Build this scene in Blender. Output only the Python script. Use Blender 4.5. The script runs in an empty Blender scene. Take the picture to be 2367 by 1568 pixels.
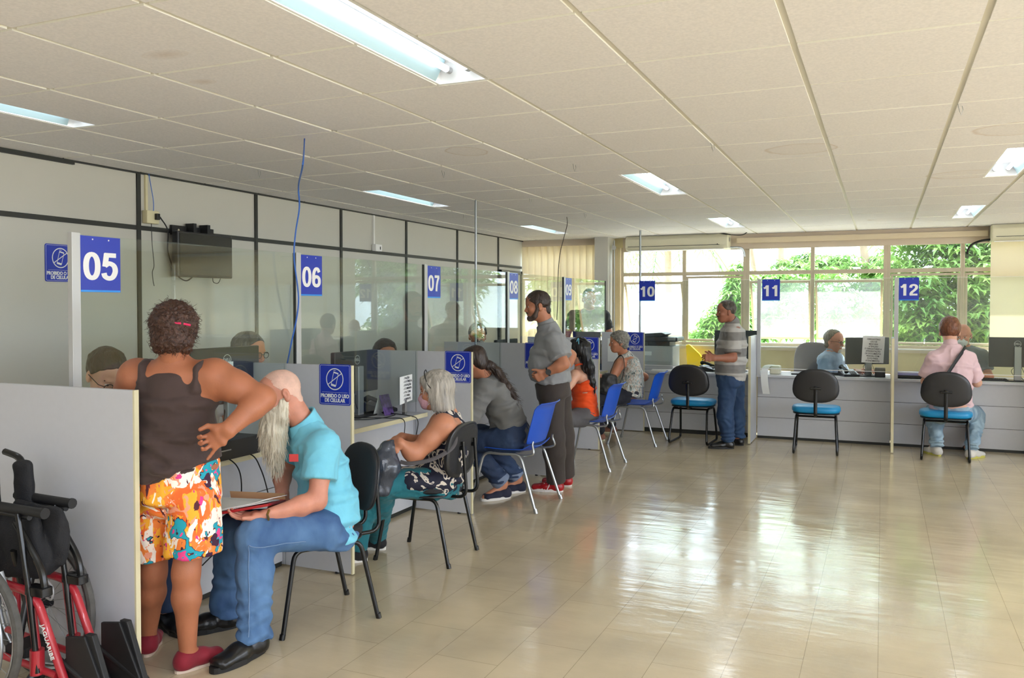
import bpy, math, random
import numpy as np
from mathutils import Vector, Matrix
SC = bpy.context.scene
COL = SC.collection
random.seed(7)
PI = math.pi

# ------------------------------------------------------------------ camera
IMG_W, IMG_H = 2367, 1568
FPX = 1965.0
PITCH = math.radians(1.3)
YAW = math.atan((2040 - IMG_W / 2) / FPX)
EYE = Vector((0, 0, 1.56))
FW = Vector((-math.sin(YAW) * math.cos(PITCH), math.cos(YAW) * math.cos(PITCH), -math.sin(PITCH)))
RT = Vector((math.cos(YAW), math.sin(YAW), 0))
UP = RT.cross(FW)
HORIZON = 707.0
PCY = HORIZON + FPX * math.tan(PITCH)
cam = bpy.data.cameras.new('camera')
cam.sensor_width = 36.0
cam.lens = FPX / IMG_W * 36.0
cam.shift_y = (PCY - IMG_H / 2) / IMG_W
cam.clip_start = 0.05
cam.clip_end = 300
camo = bpy.data.objects.new('camera', cam)
COL.objects.link(camo)
camo.matrix_world = Matrix(((RT.x, UP.x, -FW.x, EYE.x), (RT.y, UP.y, -FW.y, EYE.y), (RT.z, UP.z, -FW.z, EYE.z), (0, 0, 0, 1)))
SC.camera = camo

# ------------------------------------------------------------------ light
SC.view_settings.view_transform = 'Standard'
SC.view_settings.look = 'None'
SC.view_settings.gamma = 1.0
SC.view_settings.use_curve_mapping = False
SC.view_settings.exposure = 1.12
SC.cycles.use_denoising = True
SC.cycles.max_bounces = 10
SC.cycles.diffuse_bounces = 5
SC.cycles.glossy_bounces = 4
SC.cycles.transmission_bounces = 8
SC.cycles.transparent_max_bounces = 24
SC.cycles.sample_clamp_indirect = 6.0
SC.cycles.caustics_reflective = False
SC.cycles.caustics_refractive = False
world = bpy.data.worlds.new('sky')
SC.world = world
world.use_nodes = True
_bg = world.node_tree.nodes['Background']
_bg.inputs[0].default_value = (0.75, 0.85, 1.0, 1)
_bg.inputs[1].default_value = 3.5
sun = bpy.data.lights.new('sun', 'SUN')
sun.energy = 11.0
sun.angle = math.radians(0.6)
sun.color = (1.0, 0.96, 0.90)
suno = bpy.data.objects.new('sun', sun)
COL.objects.link(suno)
suno.rotation_euler = Vector((0.22, 0.80, 1.28)).to_track_quat('Z', 'Y').to_euler()
TUBE_EMIT = 4.0

def portal(loc, rot, sx, sy):
    l = bpy.data.lights.new('window_portal', 'AREA')
    l.shape = 'RECTANGLE'; l.size = sx; l.size_y = sy
    l.cycles.is_portal = True
    o = bpy.data.objects.new('window_portal', l)
    o.location = loc; o.rotation_euler = rot
    COL.objects.link(o)
portal((-1.05, 11.62, 1.65), (-PI / 2, 0, 0), 7.6, 1.35)
portal((5.06, 2.75, 1.6), (0, PI / 2, 0), 1.7, 12.5)  # portal of the unseen openings added in the right wall
REAR_FILL_W = 15.5  # strength of the fill lights added behind the camera

# ------------------------------------------------------------------ helpers
def V(px, py, d):
    """point of the room seen towards (px,py), d metres in front of the eye"""
    return EYE + d * (FW + RT * ((px - IMG_W / 2) / FPX) + UP * ((PCY - py) / FPX))

def PX(px, py, x):
    r = V(px, py, 1.0) - EYE
    return EYE + r * (x / r.x)

def PY(px, py, y):
    r = V(px, py, 1.0) - EYE
    return EYE + r * (y / r.y)

BK = Vector((-FW.x, -FW.y, 0)).normalized()
UZ = Vector((0, 0, 1))
def D(a, b, c=0.0):
    return (RT * a + UZ * b + BK * c)

def s2l(c):
    return tuple((x / 12.92 if x <= 0.04045 else ((x + 0.055) / 1.055) ** 2.4) for x in c)
def rgb(r, g, b):
    return s2l((r / 255, g / 255, b / 255)) + (1,)

def mat(name, col, rough=0.5, metal=0.0, bump=None, noise=None, emit=None, coat=0.0, spec=0.5, sss=0.0, sheen=0.0):
    """col linear rgba; noise=(scale, amount, stretch) tints the colour; bump=(scale, strength, stretch)"""
    m = bpy.data.materials.new(name)
    m.use_nodes = True
    nt = m.node_tree
    b = nt.nodes['Principled BSDF']
    b.inputs['Base Color'].default_value = col
    b.inputs['Roughness'].default_value = rough
    b.inputs['Metallic'].default_value = metal
    b.inputs['Specular IOR Level'].default_value = spec
    if coat: b.inputs['Coat Weight'].default_value = coat
    if sheen:
        b.inputs['Sheen Weight'].default_value = sheen
    if sss:
        b.inputs['Subsurface Weight'].default_value = sss
        b.inputs['Subsurface Radius'].default_value = (0.02, 0.008, 0.004)
        b.inputs['Subsurface Scale'].default_value = 0.3
    tc = nt.nodes.new('ShaderNodeTexCoord')
    def tex(scale, stretch, detail=4):
        mp = nt.nodes.new('ShaderNodeMapping')
        mp.inputs['Scale'].default_value = stretch or (1, 1, 1)
        n = nt.nodes.new('ShaderNodeTexNoise')
        n.inputs['Scale'].default_value = scale
        n.inputs['Detail'].default_value = detail
        nt.links.new(tc.outputs['Object'], mp.inputs[0])
        nt.links.new(mp.outputs[0], n.inputs['Vector'])
        return n
    if noise:
        n = tex(noise[0], noise[2] if len(noise) > 2 else None)
        r = nt.nodes.new('ShaderNodeValToRGB')
        a = noise[1]
        r.color_ramp.elements[0].color = tuple(c * (1 - a) for c in col[:3]) + (1,)
        r.color_ramp.elements[1].color = tuple(min(1, c * (1 + a)) for c in col[:3]) + (1,)
        r.color_ramp.elements[0].position = 0.3
        r.color_ramp.elements[1].position = 0.7
        nt.links.new(n.outputs['Fac'], r.inputs[0])
        nt.links.new(r.outputs[0], b.inputs['Base Color'])
    if bump:
        n = tex(bump[0], bump[2] if len(bump) > 2 else None, 5)
        bp = nt.nodes.new('ShaderNodeBump')
        bp.inputs['Strength'].default_value = bump[1]
        bp.inputs['Distance'].default_value = 0.01
        nt.links.new(n.outputs['Fac'], bp.inputs['Height'])
        nt.links.new(bp.outputs[0], b.inputs['Normal'])
    if emit:
        b.inputs['Emission Color'].default_value = emit[0]
        b.inputs['Emission Strength'].default_value = emit[1]
    return m

def glass(name, tint=(0.93, 0.97, 0.95, 1), haze=0.0, hazecol=(0.8, 0.85, 0.85, 1), ior=1.5):
    m = bpy.data.materials.new(name)
    m.use_nodes = True
    nt = m.node_tree
    for n in list(nt.nodes): nt.nodes.remove(n)
    out = nt.nodes.new('ShaderNodeOutputMaterial')
    tr = nt.nodes.new('ShaderNodeBsdfTransparent'); tr.inputs[0].default_value = tint
    gl = nt.nodes.new('ShaderNodeBsdfGlossy'); gl.inputs['Roughness'].default_value = 0.0
    fr = nt.nodes.new('ShaderNodeFresnel')
    ge = nt.nodes.new('ShaderNodeNewGeometry'); io = nt.nodes.new('ShaderNodeMapRange')
    io.inputs[3].default_value = ior; io.inputs[4].default_value = 1 / ior
    nt.links.new(ge.outputs['Backfacing'], io.inputs[0]); nt.links.new(io.outputs[0], fr.inputs[0])
    mx = nt.nodes.new('ShaderNodeMixShader')
    nt.links.new(fr.outputs[0], mx.inputs[0]); nt.links.new(tr.outputs[0], mx.inputs[1]); nt.links.new(gl.outputs[0], mx.inputs[2])
    last = mx
    if haze:
        df = nt.nodes.new('ShaderNodeBsdfTranslucent'); df.inputs[0].default_value = hazecol
        dd = nt.nodes.new('ShaderNodeBsdfDiffuse'); dd.inputs[0].default_value = hazecol
        h0 = nt.nodes.new('ShaderNodeMixShader'); h0.inputs[0].default_value = 0.5
        nt.links.new(df.outputs[0], h0.inputs[1]); nt.links.new(dd.outputs[0], h0.inputs[2])
        no = nt.nodes.new('ShaderNodeTexNoise'); no.inputs['Scale'].default_value = 3.0; no.inputs['Detail'].default_value = 4
        tc = nt.nodes.new('ShaderNodeTexCoord'); nt.links.new(tc.outputs['Object'], no.inputs['Vector'])
        mt = nt.nodes.new('ShaderNodeMath'); mt.operation = 'MULTIPLY'; mt.inputs[1].default_value = haze * 2
        nt.links.new(no.outputs['Fac'], mt.inputs[0])
        h1 = nt.nodes.new('ShaderNodeMixShader')
        nt.links.new(mt.outputs[0], h1.inputs[0]); nt.links.new(mx.outputs[0], h1.inputs[1]); nt.links.new(h0.outputs[0], h1.inputs[2])
        last = h1
    nt.links.new(last.outputs[0], out.inputs[0])
    return m

def tag(o, label=None, cat=None, group=None, kind=None):
    if label: o['label'] = label
    if cat: o['category'] = cat
    if group: o['group'] = group
    if kind: o['kind'] = kind
    return o

def thing(name, label, cat, loc=(0, 0, 0), rz=0.0, group=None):
    o = bpy.data.objects.new(name, None)
    o.empty_display_size = 0.1
    o.location = loc; o.rotation_euler = (0, 0, rz)
    COL.objects.link(o)
    return tag(o, label, cat, group)

def copy_tree(o, parent=None):
    c = o.copy(); COL.objects.link(c)
    if parent: c.parent = parent
    for ch in [x for x in COL.objects if x.parent == o]:
        copy_tree(ch, c)
    return c

def link_mesh(name, verts, faces, m, parent=None, smooth=False, world_space=False, mats=None, fmat=None, autosmooth=None):
    me = bpy.data.meshes.new(name)
    if world_space and parent is not None:
        off = np.array(parent.location)
        verts = np.asarray(verts, float) - off
    if isinstance(verts, np.ndarray): verts = verts.tolist()
    if isinstance(faces, np.ndarray): faces = faces.tolist()
    me.from_pydata(verts, [], faces)
    for mm in (mats or [m]): me.materials.append(mm)
    if fmat: me.polygons.foreach_set('material_index', fmat)
    if smooth: me.polygons.foreach_set('use_smooth', [True] * len(me.polygons))
    me.update()
    o = bpy.data.objects.new(name, me)
    COL.objects.link(o)
    if parent is not None: o.parent = parent
    return o

class MB:
    def __init__(s): s.v = []; s.f = []; s.m = []; s.mi = 0; s.T = None
    def add(s, vs, fs):
        n = len(s.v)
        for p in vs:
            p = Vector(p)
            if s.T is not None: p = s.T @ p
            s.v.append(tuple(p))
        for f in fs:
            s.f.append(tuple(i + n for i in f)); s.m.append(s.mi)
        return s
    def box(s, x0, y0, z0, x1, y1, z1):
        vs = [(x0, y0, z0), (x1, y0, z0), (x1, y1, z0), (x0, y1, z0), (x0, y0, z1), (x1, y0, z1), (x1, y1, z1), (x0, y1, z1)]
        return s.add(vs, [(0, 3, 2, 1), (4, 5, 6, 7), (0, 1, 5, 4), (1, 2, 6, 5), (2, 3, 7, 6), (3, 0, 4, 7)])
    def rbox(s, c, h, r=0.01, R=None, n=3):
        """box centred at c, half sizes h, vertical edges rounded by r"""
        R = R or Matrix.Identity(3)
        pts = []
        for (sx, sy, a0) in ((1, 1, 0), (-1, 1, PI / 2), (-1, -1, PI), (1, -1, 1.5 * PI)):
            for i in range(n + 1):
                a = a0 + PI / 2 * i / n
                pts.append((sx * (h[0] - r) + r * math.cos(a), sy * (h[1] - r) + r * math.sin(a)))
        N = len(pts); vs = []
        b = min(r * 0.5, h[2] * 0.5)
        lv = [(-h[2], 1 - b / max(h[0], 1e-6), 1 - b / max(h[1], 1e-6)), (-h[2] + b, 1, 1), (h[2] - b, 1, 1), (h[2], 1 - b / max(h[0], 1e-6), 1 - b / max(h[1], 1e-6))]
        for z, kx, ky in lv:
            for x, y in pts: vs.append(Vector(c) + R @ Vector((x * kx, y * ky, z)))
        fs = []
        for k in range(3):
            for i in range(N):
                j = (i + 1) % N
                fs.append((k * N + i, k * N + j, (k + 1) * N + j, (k + 1) * N + i))
        fs.append(tuple(range(N - 1, -1, -1))); fs.append(tuple(range(3 * N, 4 * N)))
        return s.add(vs, fs)
    def tube(s, pts, r, n=8, closed=False, flat=1.0, up=None):
        P = [Vector(p) for p in pts]
        if len(P) < 2: return s
        rs = r if isinstance(r, (list, tuple)) else [r] * len(P)
        vs = []; N = len(P)
        prev = None
        for i in range(N):
            if closed: t = (P[(i + 1) % N] - P[i - 1])
            else: t = P[min(i + 1, N - 1)] - P[max(i - 1, 0)]
            if t.length < 1e-9: t = Vector((0, 0, 1))
            t.normalize()
            if prev is None:
                a = Vector(up) if up else (Vector((0, 0, 1)) if abs(t.z) < 0.9 else Vector((1, 0, 0)))
            else: a = prev
            u = (a - t * a.dot(t))
            if u.length < 1e-6: u = t.orthogonal()
            u.normalize(); w = t.cross(u); prev = u
            for k in range(n):
                q = 2 * PI * k / n
                vs.append(P[i] + u * (math.cos(q) * rs[i] * flat) + w * (math.sin(q) * rs[i]))
        fs = []
        for i in range(N if closed else N - 1):
            j = (i + 1) % N
            for k in range(n):
                l = (k + 1) % n
                fs.append((i * n + k, i * n + l, j * n + l, j * n + k))
        if not closed:
            fs.append(tuple(range(n - 1, -1, -1))); fs.append(tuple(range((N - 1) * n, N * n)))
        return s.add(vs, fs)
    def loft(s, rings, cap=True, closed_ring=True):
        n = len(rings[0]); vs = [p for r in rings for p in r]; fs = []
        for i in range(len(rings) - 1):
            for k in range(n if closed_ring else n - 1):
                l = (k + 1) % n
                fs.append((i * n + k, i * n + l, (i + 1) * n + l, (i + 1) * n + k))
        if cap: fs.append(tuple(range(n - 1, -1, -1))); fs.append(tuple(range((len(rings) - 1) * n, len(rings) * n)))
        return s.add(vs, fs)
    def disc(s, c, axis, r, t, n=24):
        a = Vector(axis).normalized(); u = a.orthogonal().normalized(); w = a.cross(u); c = Vector(c)
        rings = [[c + a * z + (u * math.cos(2 * PI * k / n) + w * math.sin(2 * PI * k / n)) * r for k in range(n)] for z in (-t / 2, t / 2)]
        return s.loft(rings)
    def prism(s, pts, a, b):
        """extrude a 3D polygon from offset a to offset b (vectors)"""
        a = Vector(a); b = Vector(b)
        return s.loft([[Vector(p) + a for p in pts], [Vector(p) + b for p in pts]])
    def pad(s, w, h, t, fn, e=2.6, n=36, dome=0.5):
        """cushion: superellipse outline half sizes w,h, thickness t; fn(x,y,z)->point"""
        prof = [(0.0, -t / 2), (0.55, -t / 2), (0.85, -t / 2 * 0.98), (0.95, -t / 2 * 0.8), (1.0, -t * 0.2), (1.0, t * 0.15), (0.96, t / 2 * 0.7), (0.86, t / 2 * 0.92), (0.6, t / 2), (0.0, t / 2 * (1 + dome * 0.2))]
        rings = []
        for k, z in prof:
            ring = []
            for i in range(n):
                a = 2 * PI * i / n; c, q = math.cos(a), math.sin(a)
                x = w * math.copysign(abs(c) ** (2 / e), c); y = h * math.copysign(abs(q) ** (2 / e), q)
                kk = max(k, 0.02)
                ring.append(fn(x * kk, y * kk, z))
            rings.append(ring)
        return s.loft(rings)
    def build(s, name, m, parent=None, smooth=False, mats=None, bevel=0.0, ws=False, seg=2):
        o = link_mesh(name, s.v, s.f, m, parent, smooth, ws, mats, s.m if mats else None)
        if bevel:
            b = o.modifiers.new('edge', 'BEVEL'); b.width = bevel; b.segments = seg; b.limit_method = 'ANGLE'; b.angle_limit = math.radians(40)
        if smooth:
            try:
                o.data.set_sharp_from_angle(angle=math.radians(45))
            except Exception: pass
        return o

def bez(pts, n=8):
    """smooth path through points (Catmull-Rom)"""
    P = [Vector(p) for p in pts]
    if len(P) < 3: return P
    out = []
    Q = [2 * P[0] - P[1]] + P + [2 * P[-1] - P[-2]]
    for i in range(1, len(Q) - 2):
        for k in range(n):
            t = k / n
            a, b, c, d = Q[i - 1], Q[i], Q[i + 1], Q[i + 2]
            out.append(0.5 * ((2 * b) + (c - a) * t + (2 * a - 5 * b + 4 * c - d) * t * t + (3 * b - a - 3 * c + d) * t ** 3))
    out.append(P[-1])
    return out

def corner(pts, r, n=5):
    """polyline with rounded corners"""
    P = [Vector(p) for p in pts]; out = [P[0]]
    for i in range(1, len(P) - 1):
        a = (P[i - 1] - P[i]); b = (P[i + 1] - P[i])
        rr = min(r, a.length * 0.45, b.length * 0.45)
        A = P[i] + a.normalized() * rr; B = P[i] + b.normalized() * rr
        for k in range(n + 1):
            t = k / n
            out.append(A * (1 - t) ** 2 + P[i] * 2 * t * (1 - t) + B * t * t)
    out.append(P[-1]); return out

def structure(name, mb, m, bevel=0.0, **k):
    o = mb.build(name, m, None, bevel=bevel, **k); o['kind'] = 'structure'; return o

def text(name, s, size, o, ux, uy, m, parent, bold=0.0, ext=0.0008, sx=1.0, align='CENTER', space=1.0, lsp=1.0):
    """lettering on the plane spanned by ux (reading direction) and uy (up)"""
    c = bpy.data.curves.new(name, 'FONT'); c.body = s; c.size = size; c.align_x = align; c.align_y = 'CENTER'
    c.offset = bold; c.extrude = ext; c.space_character = space; c.space_line = lsp
    c.resolution_u = 4
    c.materials.append(m)
    ob = bpy.data.objects.new(name, c); COL.objects.link(ob)
    ux = Vector(ux).normalized(); uy = Vector(uy).normalized(); n = ux.cross(uy)
    M = Matrix(((ux.x * sx, uy.x, n.x, o[0]), (ux.y * sx, uy.y, n.y, o[1]), (ux.z * sx, uy.z, n.z, o[2]), (0, 0, 0, 1)))
    if parent is not None:
        ob.parent = parent
        pm = Matrix.Translation(parent.location) @ parent.rotation_euler.to_matrix().to_4x4() if parent.parent is None else Matrix.Identity(4)
        ob.matrix_local = pm.inverted() @ M
    else: ob.matrix_world = M
    return as_mesh(ob)

def as_mesh(ob):
    """lettering becomes a plain mesh"""
    bpy.context.view_layer.update()
    me = bpy.data.meshes.new_from_object(ob.evaluated_get(bpy.context.evaluated_depsgraph_get()))
    n = bpy.data.objects.new(ob.name, me); COL.objects.link(n)
    n.parent = ob.parent; n.matrix_local = ob.matrix_local.copy()
    nm = ob.name; bpy.data.objects.remove(ob); n.name = nm
    return n

# ------------------------------------------------------------------ organic surfaces (smooth unions of limbs, contoured on a grid)
def A3(p): return np.array(p, dtype=np.float64)

def vnoise(P, f, seed=0):
    """value noise, P (n,3), f frequency (scalar or 3)"""
    Q = P * np.asarray(f) + seed * 17.31
    i = np.floor(Q).astype(np.int64); t = Q - i; t = t * t * (3 - 2 * t)
    def h(a):
        n = (a[:, 0] * 374761393 + a[:, 1] * 668265263 + a[:, 2] * 2147483647 + seed * 1013) & 0x7fffffff
        n = ((n ^ (n >> 13)) * 1274126177) & 0x7fffffff
        return ((n ^ (n >> 16)) & 0xffff) / 32767.5 - 1
    r = 0
    for dx in (0, 1):
        for dy in (0, 1):
            for dz in (0, 1):
                w = (t[:, 0] if dx else 1 - t[:, 0]) * (t[:, 1] if dy else 1 - t[:, 1]) * (t[:, 2] if dz else 1 - t[:, 2])
                r = r + w * h(i + np.array([dx, dy, dz]))
    return r

class Seg:
    """limb segment with elliptical section; wa/wb half width along axis, da/db half depth"""
    def __init__(s, a, b, ra, rb, axis=None, cap=None, k=0.02, clip=(), op='u'):
        s.a, s.b = A3(a), A3(b)
        s.ra = ra if isinstance(ra, tuple) else (ra, ra)
        s.rb = rb if isinstance(rb, tuple) else (rb, rb)
        t = s.b - s.a; s.L = max(np.linalg.norm(t), 1e-5); s.t = t / s.L
        ax = A3(axis) if axis is not None else (A3((1, 0, 0)) if abs(s.t[0]) < 0.8 else A3((0, 1, 0)))
        u = ax - s.t * ax.dot(s.t); s.u = u / np.linalg.norm(u); s.w = np.cross(s.t, s.u)
        s.cap = cap; s.k = k; s.clip = [(A3(p), A3(n) / np.linalg.norm(A3(n))) for p, n in clip]; s.op = op
        m = max(s.ra + s.rb)
        s.lo = np.minimum(s.a, s.b) - m - k; s.hi = np.maximum(s.a, s.b) + m + k
    def d(s, X):
        p = X - s.a
        h = p @ s.t; t = np.clip(h / s.L, 0, 1)
        hw = s.ra[0] + (s.rb[0] - s.ra[0]) * t; hd = s.ra[1] + (s.rb[1] - s.ra[1]) * t
        ex = h - t * s.L
        mn = np.minimum(hw, hd)
        c = s.cap if s.cap else mn
        q = np.sqrt(((p @ s.u) / hw) ** 2 + ((p @ s.w) / hd) ** 2 + (ex / c) ** 2)
        return (q - 1) * mn

class Ell:
    def __init__(s, c, r, R=None, k=0.02, clip=(), op='u'):
        s.c = A3(c); s.r = A3(r); s.R = np.array(R) if R is not None else np.eye(3)
        s.k = k; s.op = op; s.clip = [(A3(p), A3(n) / np.linalg.norm(A3(n))) for p, n in clip]
        m = max(r); s.lo = s.c - m - k; s.hi = s.c + m + k
    def d(s, X):
        p = (X - s.c) @ s.R
        k0 = np.sqrt(((p / s.r) ** 2).sum(-1)); k1 = np.sqrt(((p / s.r ** 2) ** 2).sum(-1)) + 1e-9
        return k0 * (k0 - 1) / k1

def contour(prims, vox, clip=(), disp=None, relax=1):
    """returns verts (n,3), quads"""
    add = [p for p in prims if p.op == 'u']
    lo = np.min([p.lo for p in add], 0) - 2 * vox; hi = np.max([p.hi for p in add], 0) + 2 * vox
    n = np.ceil((hi - lo) / vox).astype(int) + 1
    F = np.full(n, 0.2, dtype=np.float32)
    ax = [lo[i] + np.arange(n[i]) * vox for i in range(3)]
    for p in prims:
        i0 = np.clip(np.floor((p.lo - lo) / vox).astype(int), 0, n - 1); i1 = np.clip(np.ceil((p.hi - lo) / vox).astype(int) + 1, 1, n)
        if (i1 <= i0).any(): continue
        G = np.stack(np.meshgrid(*[ax[i][i0[i]:i1[i]] for i in range(3)], indexing='ij'), -1)
        d = p.d(G)
        for c, nn in p.clip: d = np.maximum(d, (G - c) @ nn)
        sl = tuple(slice(i0[i], i1[i]) for i in range(3))
        f = F[sl]
        if p.op == 'u':
            h = np.maximum(p.k - np.abs(f - d), 0) / p.k
            F[sl] = np.minimum(f, d) - h * h * p.k * 0.25
        else:
            d = -d
            h = np.maximum(p.k - np.abs(f - d), 0) / p.k
            F[sl] = np.maximum(f, d) + h * h * p.k * 0.25
    if len(clip):
        G = np.stack(np.meshgrid(*ax, indexing='ij'), -1)
        for c, nn in clip:
            nn = A3(nn) / np.linalg.norm(A3(nn)); F = np.maximum(F, (G - A3(c)) @ nn)
    S = F < 0
    cells = np.zeros(n - 1, dtype=np.int8)
    tot = np.zeros(tuple(n - 1), dtype=np.int8)
    for dx in (0, 1):
        for dy in (0, 1):
            for dz in (0, 1):
                tot += S[dx:n[0] - 1 + dx, dy:n[1] - 1 + dy, dz:n[2] - 1 + dz]
    act = (tot > 0) & (tot < 8)
    idx = np.argwhere(act)
    if len(idx) == 0: return np.zeros((0, 3)), []
    ids = np.full(tuple(n - 1), -1, dtype=np.int64); ids[act] = np.arange(len(idx))
    acc = np.zeros((len(idx), 3)); cnt = np.zeros(len(idx))
    cor = [(0, 0, 0), (1, 0, 0), (0, 1, 0), (1, 1, 0), (0, 0, 1), (1, 0, 1), (0, 1, 1), (1, 1, 1)]
    val = [F[idx[:, 0] + c[0], idx[:, 1] + c[1], idx[:, 2] + c[2]] for c in cor]
    for i in range(8):
        for j in range(i + 1, 8):
            if sum(abs(cor[i][k] - cor[j][k]) for k in range(3)) != 1: continue
            a, b = val[i], val[j]; m = (a < 0) != (b < 0)
            t = np.where(m, a / np.where(m, a - b, 1), 0)
            P = np.array(cor[i]) + t[:, None] * (np.array(cor[j]) - np.array(cor[i]))
            acc[m] += P[m]; cnt += m
    vs = lo + (idx + acc / cnt[:, None]) * vox
    quads = []
    for a in range(3):
        b, c = (a + 1) % 3, (a + 2) % 3
        s0 = [slice(None)] * 3; s1 = [slice(None)] * 3
        s0[a] = slice(0, n[a] - 1); s1[a] = slice(1, n[a])
        A, B = S[tuple(s0)], S[tuple(s1)]
        e = np.argwhere(A != B)
        e = e[(e[:, b] > 0) & (e[:, c] > 0) & (e[:, b] < n[b] - 1) & (e[:, c] < n[c] - 1)]
        ins = A[e[:, 0], e[:, 1], e[:, 2]]
        def g(db, dc):
            q = e.copy(); q[:, b] -= db; q[:, c] -= dc
            return ids[q[:, 0], q[:, 1], q[:, 2]]
        q = np.stack([g(1, 1), g(0, 1), g(0, 0), g(1, 0)], 1)
        q[~ins] = q[~ins][:, ::-1]
        quads.append(q)
    Q = np.concatenate(quads); Q = Q[(Q >= 0).all(1)]
    for _ in range(relax):
        s_ = np.zeros_like(vs); c_ = np.zeros(len(vs))
        for i in range(4):
            np.add.at(s_, Q[:, i], vs[Q[:, (i + 1) % 4]]); np.add.at(s_, Q[:, i], vs[Q[:, (i - 1) % 4]])
            np.add.at(c_, Q[:, i], 2)
        vs = vs * 0.5 + 0.5 * s_ / np.maximum(c_, 1)[:, None]
    if disp is not None:
        N = normals(vs, Q)
        vs = vs + N * disp(vs, N)[:, None]
    return vs, Q

def normals(vs, Q):
    n = np.cross(vs[Q[:, 2]] - vs[Q[:, 0]], vs[Q[:, 3]] - vs[Q[:, 1]])
    N = np.zeros_like(vs)
    for i in range(4): np.add.at(N, Q[:, i], n)
    return N / (np.linalg.norm(N, axis=1)[:, None] + 1e-12)

def organic(name, blocks, m, parent, clip=(), disp=None, relax=1):
    """blocks: list of (prims, voxel)"""
    V_, F_ = [], []; o = 0
    for prims, vox in blocks:
        v, q = contour(prims, vox, clip, disp, relax)
        if len(v) == 0: continue
        V_.append(v); F_.append(np.asarray(q) + o); o += len(v)
    return link_mesh(name, np.concatenate(V_), np.concatenate(F_), m, parent, smooth=True, world_space=True)

def folds(amp=0.004, f=(9, 9, 9), seed=1, amp2=0.0, f2=(30, 30, 30)):
    def fn(P, N):
        q = P + 0.05 * np.stack([vnoise(P, 7, seed + 5), vnoise(P, 7, seed + 6), vnoise(P, 7, seed + 7)], 1)
        n1 = vnoise(q, f, seed); n2 = vnoise(q, tuple(2.1 * a for a in f), seed + 11); n3 = vnoise(q, (f[0] * 2.4, f[1] * 2.4, f[2] * 1.0), seed + 23)
        r = amp * (0.8 * n1 + 1.1 * (0.45 - np.abs(n2)) + 0.9 * (0.4 - np.abs(n3)) * (0.5 + 0.5 * n1))
        r = r + (amp2 or amp * .25) * vnoise(P, f2, seed + 3)
        return r
    return fn

class Fr:
    """local frame x forward, y left, z up"""
    def __init__(s, o, fwd, up=(0, 0, 1), sc=1.0):
        f = Vector(fwd).normalized(); u = Vector(up); u = (u - f * u.dot(f)).normalized(); l = u.cross(f)
        s.o = Vector(o); s.f, s.l, s.u = f, l, u; s.sc = sc
        s.R = np.array([[f.x, l.x, u.x], [f.y, l.y, u.y], [f.z, l.z, u.z]])
    def __call__(s, x, y, z): return s.o + (s.f * x + s.l * y + s.u * z) * s.sc
    def v(s, x, y, z): return s.f * x + s.l * y + s.u * z
    def ell(s, c, r, **k): return Ell(s(*c), tuple(q * s.sc for q in r), s.R, **k)
    def seg(s, a, b, ra, rb, ax=(0, 1, 0), **k):
        f = lambda r: tuple(q * s.sc for q in r) if isinstance(r, tuple) else r * s.sc
        return Seg(s(*a), s(*b), f(ra), f(rb), axis=s.v(*ax), **k)

def head_prims(F, neck, jaw=1.0, nose=1.0, chin=1.0, nr=0.056):
    P = [F.ell((-0.008, 0, 0.032), (0.096, 0.076, 0.088), k=0.03),
         F.ell((0.030, 0, -0.035), (0.060, 0.058 * jaw, 0.072), k=0.03),
         F.ell((0.052, 0, -0.085), (0.034, 0.034 * jaw, 0.026 * chin), k=0.03),
         F.ell((0.045, 0, 0.055), (0.042, 0.058, 0.045), k=0.03),
         F.seg((0.080, 0.034, 0.024), (0.080, -0.034, 0.024), 0.012, 0.012, k=0.015),
         F.ell((0.062, 0.040, -0.022), (0.022, 0.020, 0.018), k=0.02), F.ell((0.062, -0.040, -0.022), (0.022, 0.020, 0.018), k=0.02),
         F.ell((0.092, 0.031, 0.005), (0.017, 0.017, 0.012), op='s', k=0.012), F.ell((0.092, -0.031, 0.005), (0.017, 0.017, 0.012), op='s', k=0.012),
         F.ell((0.070, 0.031, 0.003), (0.0165, 0.016, 0.013), k=0.004), F.ell((0.070, -0.031, 0.003), (0.0165, 0.016, 0.013), k=0.004),
         F.seg((0.086, 0, 0.012), (0.104 * nose, 0, -0.026), 0.008, 0.0115, k=0.012),
         F.ell((0.094, 0.011, -0.031), (0.011, 0.008, 0.007), k=0.008), F.ell((0.094, -0.011, -0.031), (0.011, 0.008, 0.007), k=0.008),
         F.seg((0.084, 0.020, -0.055), (0.091, 0, -0.051), 0.005, 0.0065, k=0.006), F.seg((0.084, -0.020, -0.055), (0.091, 0, -0.051), 0.005, 0.0065, k=0.006),
         F.seg((0.082, 0.017, -0.064), (0.089, 0, -0.065), 0.0055, 0.007, k=0.006), F.seg((0.082, -0.017, -0.064), (0.089, 0, -0.065), 0.0055, 0.007, k=0.006)]
    for sg in (1, -1):
        P += [F.ell((-0.012, 0.080 * sg, -0.004), (0.017, 0.009, 0.031), k=0.008), F.ell((-0.004, 0.078 * sg, -0.026), (0.010, 0.007, 0.012), k=0.008),
              F.ell((-0.008, 0.090 * sg, 0.002), (0.009, 0.008, 0.017), op='s', k=0.006)]
    P.append(Seg(F(-0.022, 0, -0.035), neck, nr * 0.98, nr * 1.05, k=0.03))
    return P

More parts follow.
